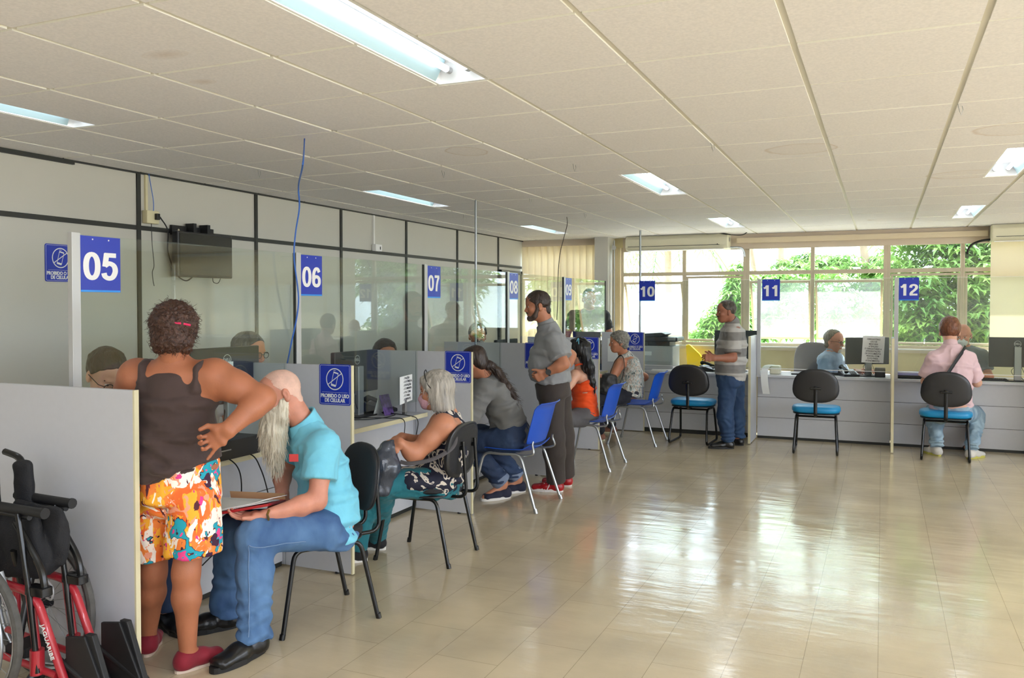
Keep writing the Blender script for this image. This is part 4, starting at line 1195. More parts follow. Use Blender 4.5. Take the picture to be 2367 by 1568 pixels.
def keyboard(label, loc, rz):
    t = thing('keyboard', label, 'keyboard', loc, rz)
    MB().rbox((0, 0, 0.009), (0.22, 0.075, 0.009), 0.008).build('base', M['black'], t, bevel=0.002)
    k_ = MB()
    for r_ in range(5):
        for c_ in range(20): k_.box(-0.21 + c_ * .021, -0.06 + r_ * .024, 0.018, -0.193 + c_ * .021, -0.041 + r_ * .024, 0.024)
    k_.build('keys', M['blackm'], t)
keyboard('black keyboard in front of the monitor at the right edge', (1.02, 10.50, 0.75), 0.05)
keyboard('black keyboard under the hands of the clerk at counter 11', (-0.52, 10.62, 0.75), 0.15)
keyboard('black keyboard on the worktop behind the screen at counter 06', (-3.68, 4.75, 0.748), math.radians(100))

def desk_phone(label, loc, rz):
    t = thing('telephone', label, 'telephone', loc, rz)
    m = MB(); m.prism([(-0.09, -0.1, 0), (-0.09, 0.1, 0), (-0.09, 0.1, 0.075), (-0.09, -0.1, 0.025)], (0, 0, 0), (0.18, 0, 0)); m.build('base', M['black'], t, bevel=0.006)
    MB().tube(bez([(-0.06, -0.09, 0.05), (-0.06, -0.06, 0.075), (-0.06, 0.05, 0.108), (-0.06, 0.09, 0.095)], 5), [0.024] * 5 + [0.017] * 6 + [0.024] * 5, 8).build('handset', M['blackm'], t, smooth=True)
    k_ = MB()
    for a in range(4):
        for b_ in range(3): k_.box(0.0 + b_ * .024, -0.07 + a * .024, 0.03 + a * .0062, 0.017 + b_ * .024, -0.055 + a * .024, 0.042 + a * .0062)
    k_.build('keys', M['greymetal'], t)
desk_phone('black desk telephone in front of the monitor at counter 11', (-0.35, 10.50, 0.75), 0.4)
desk_phone('black desk telephone on the worktop below number 10', (-1.95, 10.62, 0.75), 1.2)
desk_phone('small black telephone behind the glass at counter 06', (-3.52, 5.83 - 0.28, 0.748), 1.5)

def sheet(name, label, cat, P, lines, fr, m=None, org=None, size=0.02, th=0.0008):
    """flat sheet: P 4 corners TL,TR,BR,BL"""
    P = [Vector(p) for p in P]; n = (P[1] - P[0]).cross(P[3] - P[0]).normalized() * -1
    c = sum(P, Vector()) / 4
    t = thing(name, label, cat, c)
    MB().prism(P, n * 0, n * th).build('sheet', m or M['paper'], t, ws=True)
    ux = (P[1] - P[0]).normalized(); uy = (P[0] - P[3]).normalized(); nn = ux.cross(uy)
    H = (P[0] - P[3]).length
    for i, s in enumerate(lines):
        z = fr[0] + (fr[1] - fr[0]) * i / max(1, len(lines) - 1)
        text('lettering', s, size, c + uy * (0.5 - z) * H + nn * (th * 1.2), ux, uy, M['ink'], t, bold=0.0004, sx=0.85)
    return t
g = -3.244
sheet('paper_notice', 'white printed sheet taped low on the glass screen of counter 06', 'notice',
      [(g, 5.38, 1.035), (g, 5.56, 1.045), (g, 5.56, 0.85), (g, 5.38, 0.83)][:4], ['ATENÇÃO', 'É OBRIGATÓRIO A', 'APRESENTAÇÃO', 'DE DOCUMENTO', 'PESSOAL COM', 'FOTO PARA', 'ATENDIMENTO'], (0.10, 0.86), size=0.022)
def P11(px, py): return PY(px, py, 10.29)
t = sheet('paper_notice', 'white sheet with boxed heading on the glass screen of counter 11', 'notice', [P11(1995, 776), P11(2046, 778), P11(2042, 840), P11(1991, 838)],
      ['OBRIGATÓRIO', 'USO DE', 'MÁSCARA', 'ATENÇÃO', 'É OBRIGATÓRIO A', 'APRESENTAÇÃO', 'DE DOCUMENTO', 'PESSOAL COM', 'FOTO PARA', 'ATENDIMENTO'], (0.13, 0.93), size=0.024)

# black desktop computer and clutter at 05
a = PZ(537, 1062, .748); b_ = PZ(604, 1046, .748)
dr = (b_ - a).normalized(); nrm = Vector((-dr.y, dr.x, 0))
if nrm.x > 0: nrm = -nrm
t = thing('desktop_computer', 'flat black desktop computer lying on the worktop under the man\'s beard', 'computer', (a + b_) / 2)
a0 = b_ - dr * 0.34; top = Vector((0, 0, 0.10))
MB().prism([a0, b_, b_ + nrm * .30, a0 + nrm * .30], (0, 0, 0), top).build('case', M['black'], t, ws=True, bevel=0.005)
MB().prism([a0 + dr * 0.02 - nrm * .002 + Vector((0, 0, .05)), a0 + dr * 0.10 - nrm * .002 + Vector((0, 0, .05)), a0 + dr * 0.10 - nrm * .002 + Vector((0, 0, .056)), a0 + dr * 0.02 - nrm * .002 + Vector((0, 0, .056))], nrm * 0, nrm * .002).build('vent', M['greymetal'], t, ws=True)
cyl = mat('water_blue', rgb(60, 170, 215), 0.15, spec=0.6)
p = PZ(520, 985, .85); 
t = thing('folder_stack', 'turquoise folders propped on the black computer by the brown top', 'folder', (-3.42, 3.52, 0.85))
m = MB(); m.rbox((-3.42, 3.55, 0.95), (0.02, 0.115, 0.10), 0.01); m.build('folder', cyl, t, ws=True)
def cable(label, pts, r=0.0035, m='cord', name='cable', n=8):
    return tag(MB().tube(bez(pts, n), r, 6).build(name, M[m], None, smooth=True), label, 'cable')
cable('black cable hanging from the worktop behind the open folder', [(-3.30, 3.62, .75), (-3.15, 3.66, .75), (-3.13, 3.72, .66), (-3.2, 3.86, .5), (-3.22, 3.9, .40), (-3.3, 3.92, .25)])
cable('thin black cable looping under the worktop beside the floral shorts', [(-3.30, 3.5, .75), (-3.15, 3.5, .748), (-3.13, 3.56, .65), (-3.18, 3.60, .45), (-3.2, 3.5, .30), (-3.25, 3.4, .2)])
cable('black cable dropping from counter 06 above the grey plastic bag', [(-3.45, 5.1, .76), (-3.25, 5.22, .754), (-3.14, 5.26, .74), (-3.12, 5.24, .62), (-3.1, 5.28, .5)])
cable('second black cable dropping from counter 06 to the left of the masked woman', [(-3.5, 5.45, .76), (-3.2, 5.40, .755), (-3.13, 5.44, .72), (-3.12, 5.40, .6), (-3.1, 5.30, .45)])
cable('black cable lying along the worktop of counter 06', [(-3.5, 5.0, .752), (-3.32, 5.15, .752), (-3.3, 5.4, .752), (-3.42, 5.5, .76)])

# photo card and box on 06
t = thing('photo_card', 'folded card with a purple picture standing on the worktop of counter 06', 'card', (-3.36, 5.42, 0.748))
pm = mat('purple_picture', rgb(86, 60, 120), 0.35, noise=(28, 0.8))
MB().prism([(-3.34, 5.33, .75), (-3.34, 5.46, .75), (-3.39, 5.46, .90), (-3.39, 5.33, .90)], (0, 0, 0), (-0.002, 0, 0)).build('picture', pm, t, ws=True)
MB().prism([(-3.44, 5.33, .75), (-3.44, 5.46, .75), (-3.392, 5.46, .90), (-3.392, 5.33, .90)], (0, 0, 0), (-0.002, 0, 0)).build('back_leaf', M['paper'], t, ws=True)

# printer on 10
t = thing('printer', 'large grey and black copier on the worktop below number 10', 'printer', (-2.62, 10.78, 0.75))
pg = mat('printer_grey', rgb(186, 188, 190), 0.4); pd = mat('printer_dark', rgb(52, 54, 60), 0.4)
MB().rbox((-2.62, 10.78, 0.90), (0.21, 0.20, 0.15), 0.015).build('body', pg, t, ws=True, bevel=0.003)
MB().box(-2.80, 10.578, 0.79, -2.44, 10.581, 0.86).build('paper_drawer', mat('drawer_grey', rgb(170, 172, 174), 0.4), t, ws=True, bevel=0.001)
MB().box(-2.79, 10.576, 0.93, -2.68, 10.581, 0.98).build('label_plate', M['paper'], t, ws=True)
MB().box(-2.80, 10.62, 1.05, -2.46, 10.95, 1.10).box(-2.82, 10.60, 1.05, -2.74, 10.96, 1.12).build('output_gap', pd, t, ws=True)
MB().rbox((-2.60, 10.77, 1.135), (0.25, 0.21, 0.028), 0.02).build('scanner', pd, t, ws=True, bevel=0.004)
MB().prism([(-2.85, 10.58, 1.163), (-2.56, 10.58, 1.163), (-2.5, 10.58, 1.2), (-2.56, 10.58, 1.22), (-2.85, 10.58, 1.20)], (0, 0, 0), (0, 0.36, 0)).build('document_feeder', pd, t, ws=True, bevel=0.006)
MB().rbox((-2.42, 10.60, 1.14), (0.05, 0.05, 0.02), 0.01).build('control_panel', M['greymetal'], t, ws=True)

tag(MB().prism([(-2.36, 11.2, .75), (-2.08, 11.2, .75), (-2.2, 11.2, .93), (-2.33, 11.2, 1.05), (-2.38, 11.2, 1.04)], (0, 0, 0), (0, 0.05, 0)).build('wet_floor_sign', mat('yellow_plastic', rgb(244, 206, 20), 0.4), None, bevel=0.01), 'yellow plastic warning board leaning behind the copier', 'sign')
def papers(name, label, cat, loc, rz, w, h, n, m):
    t = thing(name, label, cat, loc, rz)
    mm = MB(); rng = random.Random(4)
    for k in range(n):
        a = rng.uniform(-0.08, 0.08); mm.T = Matrix.Rotation(a, 4, 'Z'); mm.box(-w, -h, k * .004, w, h, k * .004 + .003)
    mm.build('sheets', m, t)
    return t
papers('paper_stack', 'loose papers on the worktop between the copier and the empty chair', 'papers', (-2.5, 10.45, .75), 0.2, .14, .09, 3, M['paper'])
papers('paper_stack', 'stack of lilac papers on the worktop just right of post 12', 'papers', (0.27, 10.5, .785), 0.1, .13, .09, 8, mat('lilac_paper', rgb(196, 196, 240), 0.7))
tag(MB().rbox((0.3, 10.5, 0.768), (0.17, 0.11, 0.0165), 0.02).build('document_tray', M['black'], None, bevel=0.004), 'dark document tray under the lilac papers right of post 12', 'tray')
tag(MB().rbox((-0.02, 10.55, 0.80), (0.055, 0.10, 0.05), 0.01).build('card_reader', M['black'], None, bevel=0.004), 'small black box on the worktop just left of post 12', 'box')
t = thing('stapler', 'black stapler on the loose papers below number 10', 'stapler', (-2.22, 10.42, 0.75), 0.3)
MB().rbox((0, 0, .008), (.07, .018, .008), .006).build('base', M['black'], t); m = MB(); m.T = Matrix.Rotation(-0.25, 4, 'Y'); m.rbox((0, 0, .03), (.07, .015, .010), .006); m.build('arm', M['black'], t)
# receipt roll hanging over the worktop at 11
t = thing('receipt_printer', 'small white receipt printer with paper hanging over the worktop at 11', 'printer', (-1.18, 10.5, 0.75))
MB().rbox((-1.16, 10.5, 0.80), (0.06, 0.08, 0.05), 0.02).build('body', M['acw'], t, ws=True, bevel=0.006)
pts = bez([(-1.20, 10.45, .86), (-1.24, 10.36, .85), (-1.26, 10.29, .80), (-1.26, 10.272, .72), (-1.25, 10.262, .62), (-1.235, 10.27, .53)], 5)
m = MB(); m.loft([[p + Vector((-.04, 0, 0)), p + Vector((.04, 0, 0)), p + Vector((.04, -.0008, 0.0008)), p + Vector((-.04, -.0008, 0.0008))] for p in pts]); m.build('paper_strip', M['paper'], t, ws=True)
tag(MB().rbox((-1.33 + .4, 10.48, .758), (.05, .03, .008), .01).build('computer_mouse', M['black'], None, bevel=.004), 'black computer mouse on the worktop at counter 11', 'mouse')

# ------------------------------------------------------------------ wall things
t = thing('wall_television', 'black flat television on a bracket high on the panel wall', 'television', (XL + 0.1, 4.93, 1.94))
MB().rbox((XL + 0.11, 4.925, 1.935), (0.03, 0.28, 0.165), 0.01).build('housing', M['black'], t, ws=True, bevel=0.004)
MB().box(XL + 0.141, 4.66, 1.785, XL + 0.143, 5.19, 2.085).build('screen', mat('tv_screen', rgb(34, 34, 32), 0.22), t, ws=True)
br = MB().box(XL + 0.01, 4.70, 2.08, XL + 0.03, 5.12, 2.15)
for y in (4.84, 4.98): br.box(XL + 0.02, y, 2.07, XL + 0.10, y + 0.03, 2.17)
br.build('bracket', M['blackm'], t, ws=True)
bt = MB()
for y in (4.76, 5.05): bt.disc((XL + 0.032, y, 2.115), (1, 0, 0), 0.010, 0.004, 12)
bt.build('bolt', M['chrome'], t, ws=True)
# outlets, ducts and cords on the wall
t = thing('wall_socket', 'cream socket box with a black plug beside the wall television', 'socket', (XL + 0.03, 4.50, 2.18))
MB().rbox((XL + 0.03, 4.505, 2.185), (0.025, 0.055, 0.045), 0.006).build('box', M['edge'], t, ws=True, bevel=0.003)
MB().rbox((XL + 0.065, 4.53, 2.19), (0.015, 0.014, 0.022), 0.004).build('plug', M['black'], t, ws=True)
MB().box(XL + 0.001, 4.475, 2.23, XL + 0.015, 4.495, 2.49).build('duct', M['edge'], t, ws=True)
t = thing('wall_socket', 'small white socket box under a thin duct between the far wall panels', 'socket', (XL + 0.03, 7.45, 2.15))
MB().rbox((XL + 0.03, 7.44, 2.152), (0.025, 0.06, 0.035), 0.005).build('box', M['white'], t, ws=True, bevel=0.003)
MB().box(XL + 0.054, 7.455, 2.135, XL + 0.057, 7.47, 2.165).build('slot', M['black'], t, ws=True)
MB().box(XL + 0.001, 7.40, 2.19, XL + 0.018, 7.42, 2.49).build('duct', M['white'], t, ws=True)
x = XL + 0.04
cable('black power cord looping from the socket down to the television', [(x + .03, 4.55, 2.19), (x + .03, 4.62, 2.10), (x, 4.65, 1.95), (x, 4.72, 1.80), (x + .02, 4.80, 1.745), (x + .05, 4.86, 1.79)], .005)
cable('green and blue wires beside the duct above the socket', [(x - .02, 4.50, 2.49), (x, 4.50, 2.4), (x - .01, 4.53, 2.3), (x, 4.52, 2.23)], .003, 'bcord')
cable('thin dark wire with red clips hanging below the socket', [(x, 4.50, 2.14), (x, 4.505, 2.0), (x, 4.52, 1.85), (x, 4.505, 1.80), (x, 4.51, 1.74), (x, 4.52, 1.70)], .0028)
cable('short black cord with brass plug left of the television', [(x + .01, 4.70, 2.03), (x + .01, 4.72, 2.0), (x + .02, 4.76, 1.93), (x + .05, 4.80, 1.85)], .004)
cable('white loop of cord under the television', [(x + .06, 5.03, 1.78), (x + .05, 5.05, 1.74), (x + .05, 5.10, 1.735), (x + .06, 5.12, 1.78)], .003, 'cord')
b0 = PZ(704, 320, 2.499)
cable('bright blue cord hanging from a ceiling tile behind sign 06', [b0, V(700, 380, b0.y / .95), V(690, 430, 4.9), V(692, 480, 4.95), V(683, 540, 5.0), V(680, 600, 5.0), V(690, 700, 5.05), V(672, 800, 5.1), V(664, 840, 5.15)], .0045, 'bcord')
b0 = PZ(1310, 500, 2.499)
cable('grey cord hanging from the ceiling behind sign 09', [b0, V(1311, 520, 9.1), V(1302, 555, 9.1), V(1294, 590, 9.1), V(1290, 640, 9.1), V(1289, 700, 9.1), V(1287, 740, 9.1)], .004, 'cord')
# paper clips hooked in the ceiling bars
for k, (px, py) in enumerate(((2214, 240), (1021, 393), (596, 392), (1643, 330), (1324, 378), (1223, 458), (1071, 496), (1350, 492))):
    p = PZ(px, py, 2.496)
    m = MB().tube([p, p + Vector((0.006, 0, -.03)), p + Vector((.014, 0, -.055)), p + Vector((.022, 0, -.03)), p + Vector((.018, 0, -.012))], .0014, 5)
    tag(m.build('ceiling_hook', M['zinc'], None), 'small bent wire hook hanging from the ceiling grid', 'hook', 'wire hooks hanging from the ceiling grid')

# air conditioners
def aircon(label, x0, x1, cut=None):
    t = thing('air_conditioner', label, 'air conditioner', ((x0 + x1) / 2, 11.2, 2.3))
    pr = [(11.40, 2.30), (11.14, 2.30), (11.10, 2.335), (11.095, 2.44), (11.14, 2.490), (11.40, 2.490)]
    MB().prism([(x0, y, z) for y, z in pr], (0, 0, 0), (x1 - x0, 0, 0)).build('housing', M['acw'], t, ws=True, bevel=0.008)
    MB().box(x0 + 0.04, 11.088, 2.345, x1 - 0.10, 11.10, 2.350).box(x1 - 0.13, 11.088, 2.345, x1 - 0.12, 11.10, 2.36).build('grille_line', M['trim'], t, ws=True)
    MB().box(x0 + 0.03, 11.12, 2.292, x1 - 0.05, 11.22, 2.301).build('outlet_flap', M['white'], t, ws=True)
    MB().disc((x1 - 0.001, 11.25, 2.42), (1, 0, 0), 0.03, 0.006, 16).build('side_vent', M['greymetal'], t, ws=True)
aircon('long yellowed air conditioner above the window beside number 10', -3.18, -1.83)
aircon('yellowed air conditioner above the beige blind in the top right corner', 1.14, 2.5)
cable('black hose curving from the right air conditioner into the window frame', [(1.15, 11.3, 2.33), (1.05, 11.34, 2.32), (0.96, 11.37, 2.28), (0.92, 11.39, 2.22), (0.915, 11.40, 2.17)], .014)
cable('brown hose bending from the long air conditioner into the window frame', [(-1.84, 11.33, 2.32), (-1.72, 11.36, 2.32), (-1.67, 11.38, 2.28), (-1.655, 11.39, 2.20)], .014, 'zinc')
cable('black cord dangling from the ceiling gap above the long air conditioner', [(-1.95, 11.15, 2.5), (-1.8, 11.1, 2.47), (-1.65, 11.1, 2.46), (-1.58, 11.12, 2.5)], .006)
tag(MB().tube([(-3.36, 11.2, 0.3), (-3.36, 11.2, 2.45)], 0.010, 8).tube([(-3.385, 11.19, 0.3), (-3.385, 11.19, 2.40)], 0.006, 8).disc((-3.36, 11.185, 2.35), (0, 1, 0), .03, .03, 16).build('wall_conduit', M['alu'], None), 'grey pipe and box running up the pillar edge left of the long air conditioner', 'pipe')

# ------------------------------------------------------------------ folded wheelchair
wf = Vector((1, 0, 0)); wl = Vector((0, 1, 0))
w0 = Vector((-3.24, 2.42, 0))
WCH = thing('wheelchair', 'folded red-framed wheelchair with black seat parked against the nearest divider', 'wheelchair', w0)
red = mat('red_paint', rgb(176, 40, 52), 0.28, coat=0.4)
rub = mat('tyre_rubber', rgb(84, 82, 78), 0.8, noise=(30, 0.2))
wfab = mat('wheelchair_fabric', rgb(24, 24, 27), 0.8, bump=(180, 0.3))
def W(a, b, z): return w0 + wf * a + wl * b + UZ * z
for b in (0.05, -0.27):
    c = W(0, b, 0.30); r = 0.29
    ring = [c + (wf * math.cos(k * PI / 20) + UZ * math.sin(k * PI / 20)) * r for k in range(40)]
    ty = MB().tube(ring, 0.017, 8, closed=True).build('wheel', rub, WCH, smooth=True, ws=True)
    ty.name = 'wheel'
    ring2 = [c + (wf * math.cos(k * PI / 20) + UZ * math.sin(k * PI / 20)) * (r - 0.02) for k in range(40)]
    MB().tube(ring2, 0.009, 8, closed=True).tube([p + wl * (0.02 if b > 0 else -0.045) - (p - c) * 0.04 for p in ring2], 0.007, 8, closed=True).build('rim', M['greychrome'], WCH, smooth=True, ws=True)
    sp = MB()
    for k in range(24):
        a = k * PI / 12
        sp.tube([c + wl * (0.02 if k % 2 else -0.02) + (wf * math.cos(a + .3) + UZ * math.sin(a + .3)) * 0.02, c + (wf * math.cos(a) + UZ * math.sin(a)) * (r - .02)], 0.0013, 4)
    sp.build('spokes', M['zinc'], WCH, ws=True)
    MB().tube([c - wl * .04, c + wl * .04], 0.022, 12).build('hub', M['black'], WCH, smooth=True, ws=True)
for b in (-0.02, -0.18):
    MB().tube(corner([W(-0.14, b, 0.50), W(0.08, b, 0.47), W(0.265, b, 0.455), W(0.36, b, 0.26), W(0.45, b, 0.08)], 0.07), 0.0165, 10).build('side_frame', red, WCH, smooth=True, ws=True)
    MB().tube([W(0.235, b, 0.45), W(0.275, b, 0.20)], 0.0165, 10).build('upright', red, WCH, smooth=True, ws=True)
    MB().tube([W(-0.12, b, 0.20), W(0.38, b, 0.155)], 0.0135, 10).build('lower_rail', red, WCH, smooth=True, ws=True)
    MB().tube([W(-0.06, b, 0.14), W(-0.06, b, 0.55)], 0.0165, 10).build('upright', red, WCH, smooth=True, ws=True)
    MB().tube([W(0.285, b - .01, 0.245), W(0.285, b - .01, 0.15)], 0.026, 12).build('caster_housing', red, WCH, smooth=True, ws=True)
    MB().tube(corner([W(0.25, b - .03, .07), W(0.27, b - .03, .145), W(0.27, b + .02, .145), W(0.25, b + .02, .07)], .02), .014, 8).build('caster_fork', M['black'], WCH, smooth=True, ws=True)
    MB().disc(W(0.25, b, 0.06), wl, 0.06, 0.026, 20).build('caster', rub, WCH, ws=True)
    MB().tube(corner([W(-0.02, b, 0.45), W(-0.02, b, 0.755), W(0.24, b, 0.745)], .04), 0.012, 8).build('arm_tube', M['black'], WCH, smooth=True, ws=True)
    e_ = 0.27 if b > -.1 else .32
    MB().tube([W(-0.05, b, 0.775), W(e_, b, 0.768)], 0.019, 10).disc(W(e_, b, .768), wf, .021, .012, 12).build('armrest', M['blackm'], WCH, smooth=True, ws=True)
    MB().tube(bez([W(0.16, b, 0.72), W(0.24, b, 0.63), W(0.295, b, 0.56), W(0.315, b, 0.50), W(0.315, b, .46)], 5), 0.0135, 8).rbox(W(0.285, b, 0.468), (0.05, 0.024, 0.018), 0.006).build('arm_support', M['btube'], WCH, smooth=True, ws=True)
    MB().tube(bez([W(0.12, b - .03, 0.40), W(0.19, b - .035, .38), W(.20, b - .035, .43), W(.14, b - .035, .47)], 5), 0.005, 8).build('brake_lever', M['alu'], WCH, smooth=True, ws=True)
    MB().tube([W(0.14, b - .035, 0.47), W(0.12, b - .04, .53)], 0.014, 10).build('brake_grip', M['alu'], WCH, smooth=True, ws=True)
    MB().tube(corner([W(-0.02, b, 0.40), W(-0.01, b, 0.93), W(-0.12, b, 0.95)], 0.05), 0.014, 8).build('back_post', M['btube'], WCH, smooth=True, ws=True)
    MB().tube([W(0.20, b - .02, .76), W(0.26, b - .02, .45), W(.30, b - .02, .16)], .011, 8).build('brace_bar', M['btube'], WCH, smooth=True, ws=True)
MB().tube([W(-0.1, -.31, .54), W(0.10, -.30, .64), W(.12, -.30, .68)], .016, 8).rbox(W(.07, -.30, .665), (.05, .03, .035), .015).build('push_lever', M['blackm'], WCH, smooth=True, ws=True)
MB().tube([W(0.06, -.02, .15), W(0.12, -.16, .60)], .014, 8).build('cross_brace', M['btube'], WCH, smooth=True, ws=True)
MB().tube([W(0.14, -.18, .15), W(0.10, -.04, .60)], .014, 8).build('cross_brace', M['btube'], WCH, smooth=True, ws=True)
MB().rbox(W(0.13, -.10, .20), (.06, .07, .02), .01).build('brace_block', M['blackm'], WCH, ws=True)
organic('seat_fabric', [([Seg(W(0.02, -.07, .64), W(0.27, -.07, .645), (0.030, 0.135), (0.026, 0.115), axis=wl, cap=0.03, k=.02), Seg(W(0.0, -.13, .62), W(0.20, -.13, .635), (0.028, 0.13), (0.024, 0.12), axis=wl, cap=0.03, k=.02), Seg(W(0.02, -.1, .54), W(0.22, -.10, .56), (0.03, 0.06), (0.03, 0.06), axis=wl, k=.03)], .008)], wfab, WCH, disp=folds(.006, (14, 14, 5), 3, .002))
organic('back_fabric', [([Seg(W(0.02, -.03, .72), W(0.0, -.03, .90), (0.028, 0.05), (0.026, 0.048), axis=wl, k=.02), Seg(W(-.06, -.13, .72), W(-.07, -.13, .90), (0.03, 0.06), (0.03, 0.055), axis=wl, k=.02)], .008)], wfab, WCH, disp=folds(.004, (14, 14, 6), 5))
for b in (-0.02, -0.18):
    MB().tube([W(0.44, b, 0.10), W(0.47, b, 0.05)], 0.020, 10).build('foot_tube', M['blackm'], WCH, smooth=True, ws=True)
    q = [W(0.40, b, 0.30), W(0.50, b, 0.315), W(0.61, b, 0.10), W(0.56, b, 0.04), W(0.40, b, 0.06)]
    MB().prism(q, wl * .02, wl * 0.035).prism([W(0.49, b, .32), W(0.53, b, .32), W(0.63, b, .07), W(0.58, b, .05)], wl * .03, wl * .055).tube([W(.36, b + .02, .21), W(.60, b + .03, .10)], .012, 8).tube([W(.60, b + .01, .09), W(.60, b + .06, .09)], .022, 12).build('footplate', M['blackm'], WCH, ws=True, bevel=0.004)
t_ = text('lettering', 'JAGUARIBE', 0.028, W(.352, -.1985, .285), Vector((.40, 0, -.916)), Vector((.916, 0, .40)), M['paper'], WCH, bold=.0004)

# ------------------------------------------------------------------ people
def skin(name, c, v=0.06):
    return mat(name, c, 0.5, noise=(14, v), sss=0.12, bump=(120, 0.08))
SK = {'brown': skin('skin_brown', rgb(172, 108, 76)), 'tan': skin('skin_tan', rgb(196, 132, 100)), 'red': skin('skin_ruddy', rgb(206, 140, 116), 0.12),
      'fair': skin('skin_fair', rgb(218, 168, 142)), 'dark': skin('skin_dark', rgb(158, 102, 78)), 'mid': skin('skin_mid', rgb(182, 122, 92))}
def cloth(name, c, amt=0.05, bump=0.25, sc=14, rough=0.8):
    return mat(name, c, rough, noise=(7, amt + .03), bump=(sc, bump * 2, (1, 1, 0.6)), sheen=0.1)
def hairm(name, c, amt=0.35, stretch=(1, 1, 0.15), sc=70, rough=0.45):
    return mat(name, c, rough, noise=(sc, amt, stretch), bump=(sc * 1.5, 0.5, stretch))
HB = hairm('hair_black', rgb(30, 26, 24)); HD = hairm('hair_brown', rgb(52, 38, 30)); HG = hairm('hair_grey', rgb(150, 146, 138), 0.4)
EYEW = mat('eye_white', rgb(225, 220, 212), 0.3); EYED = mat('eye_dark', rgb(40, 26, 20), 0.2); BROW = mat('eyebrow', rgb(42, 32, 28), 0.8)
LENS = glass('spectacle_lens', (0.95, 0.96, 0.97, 1))
LIP = mat('lip', rgb(158, 92, 82), 0.5)

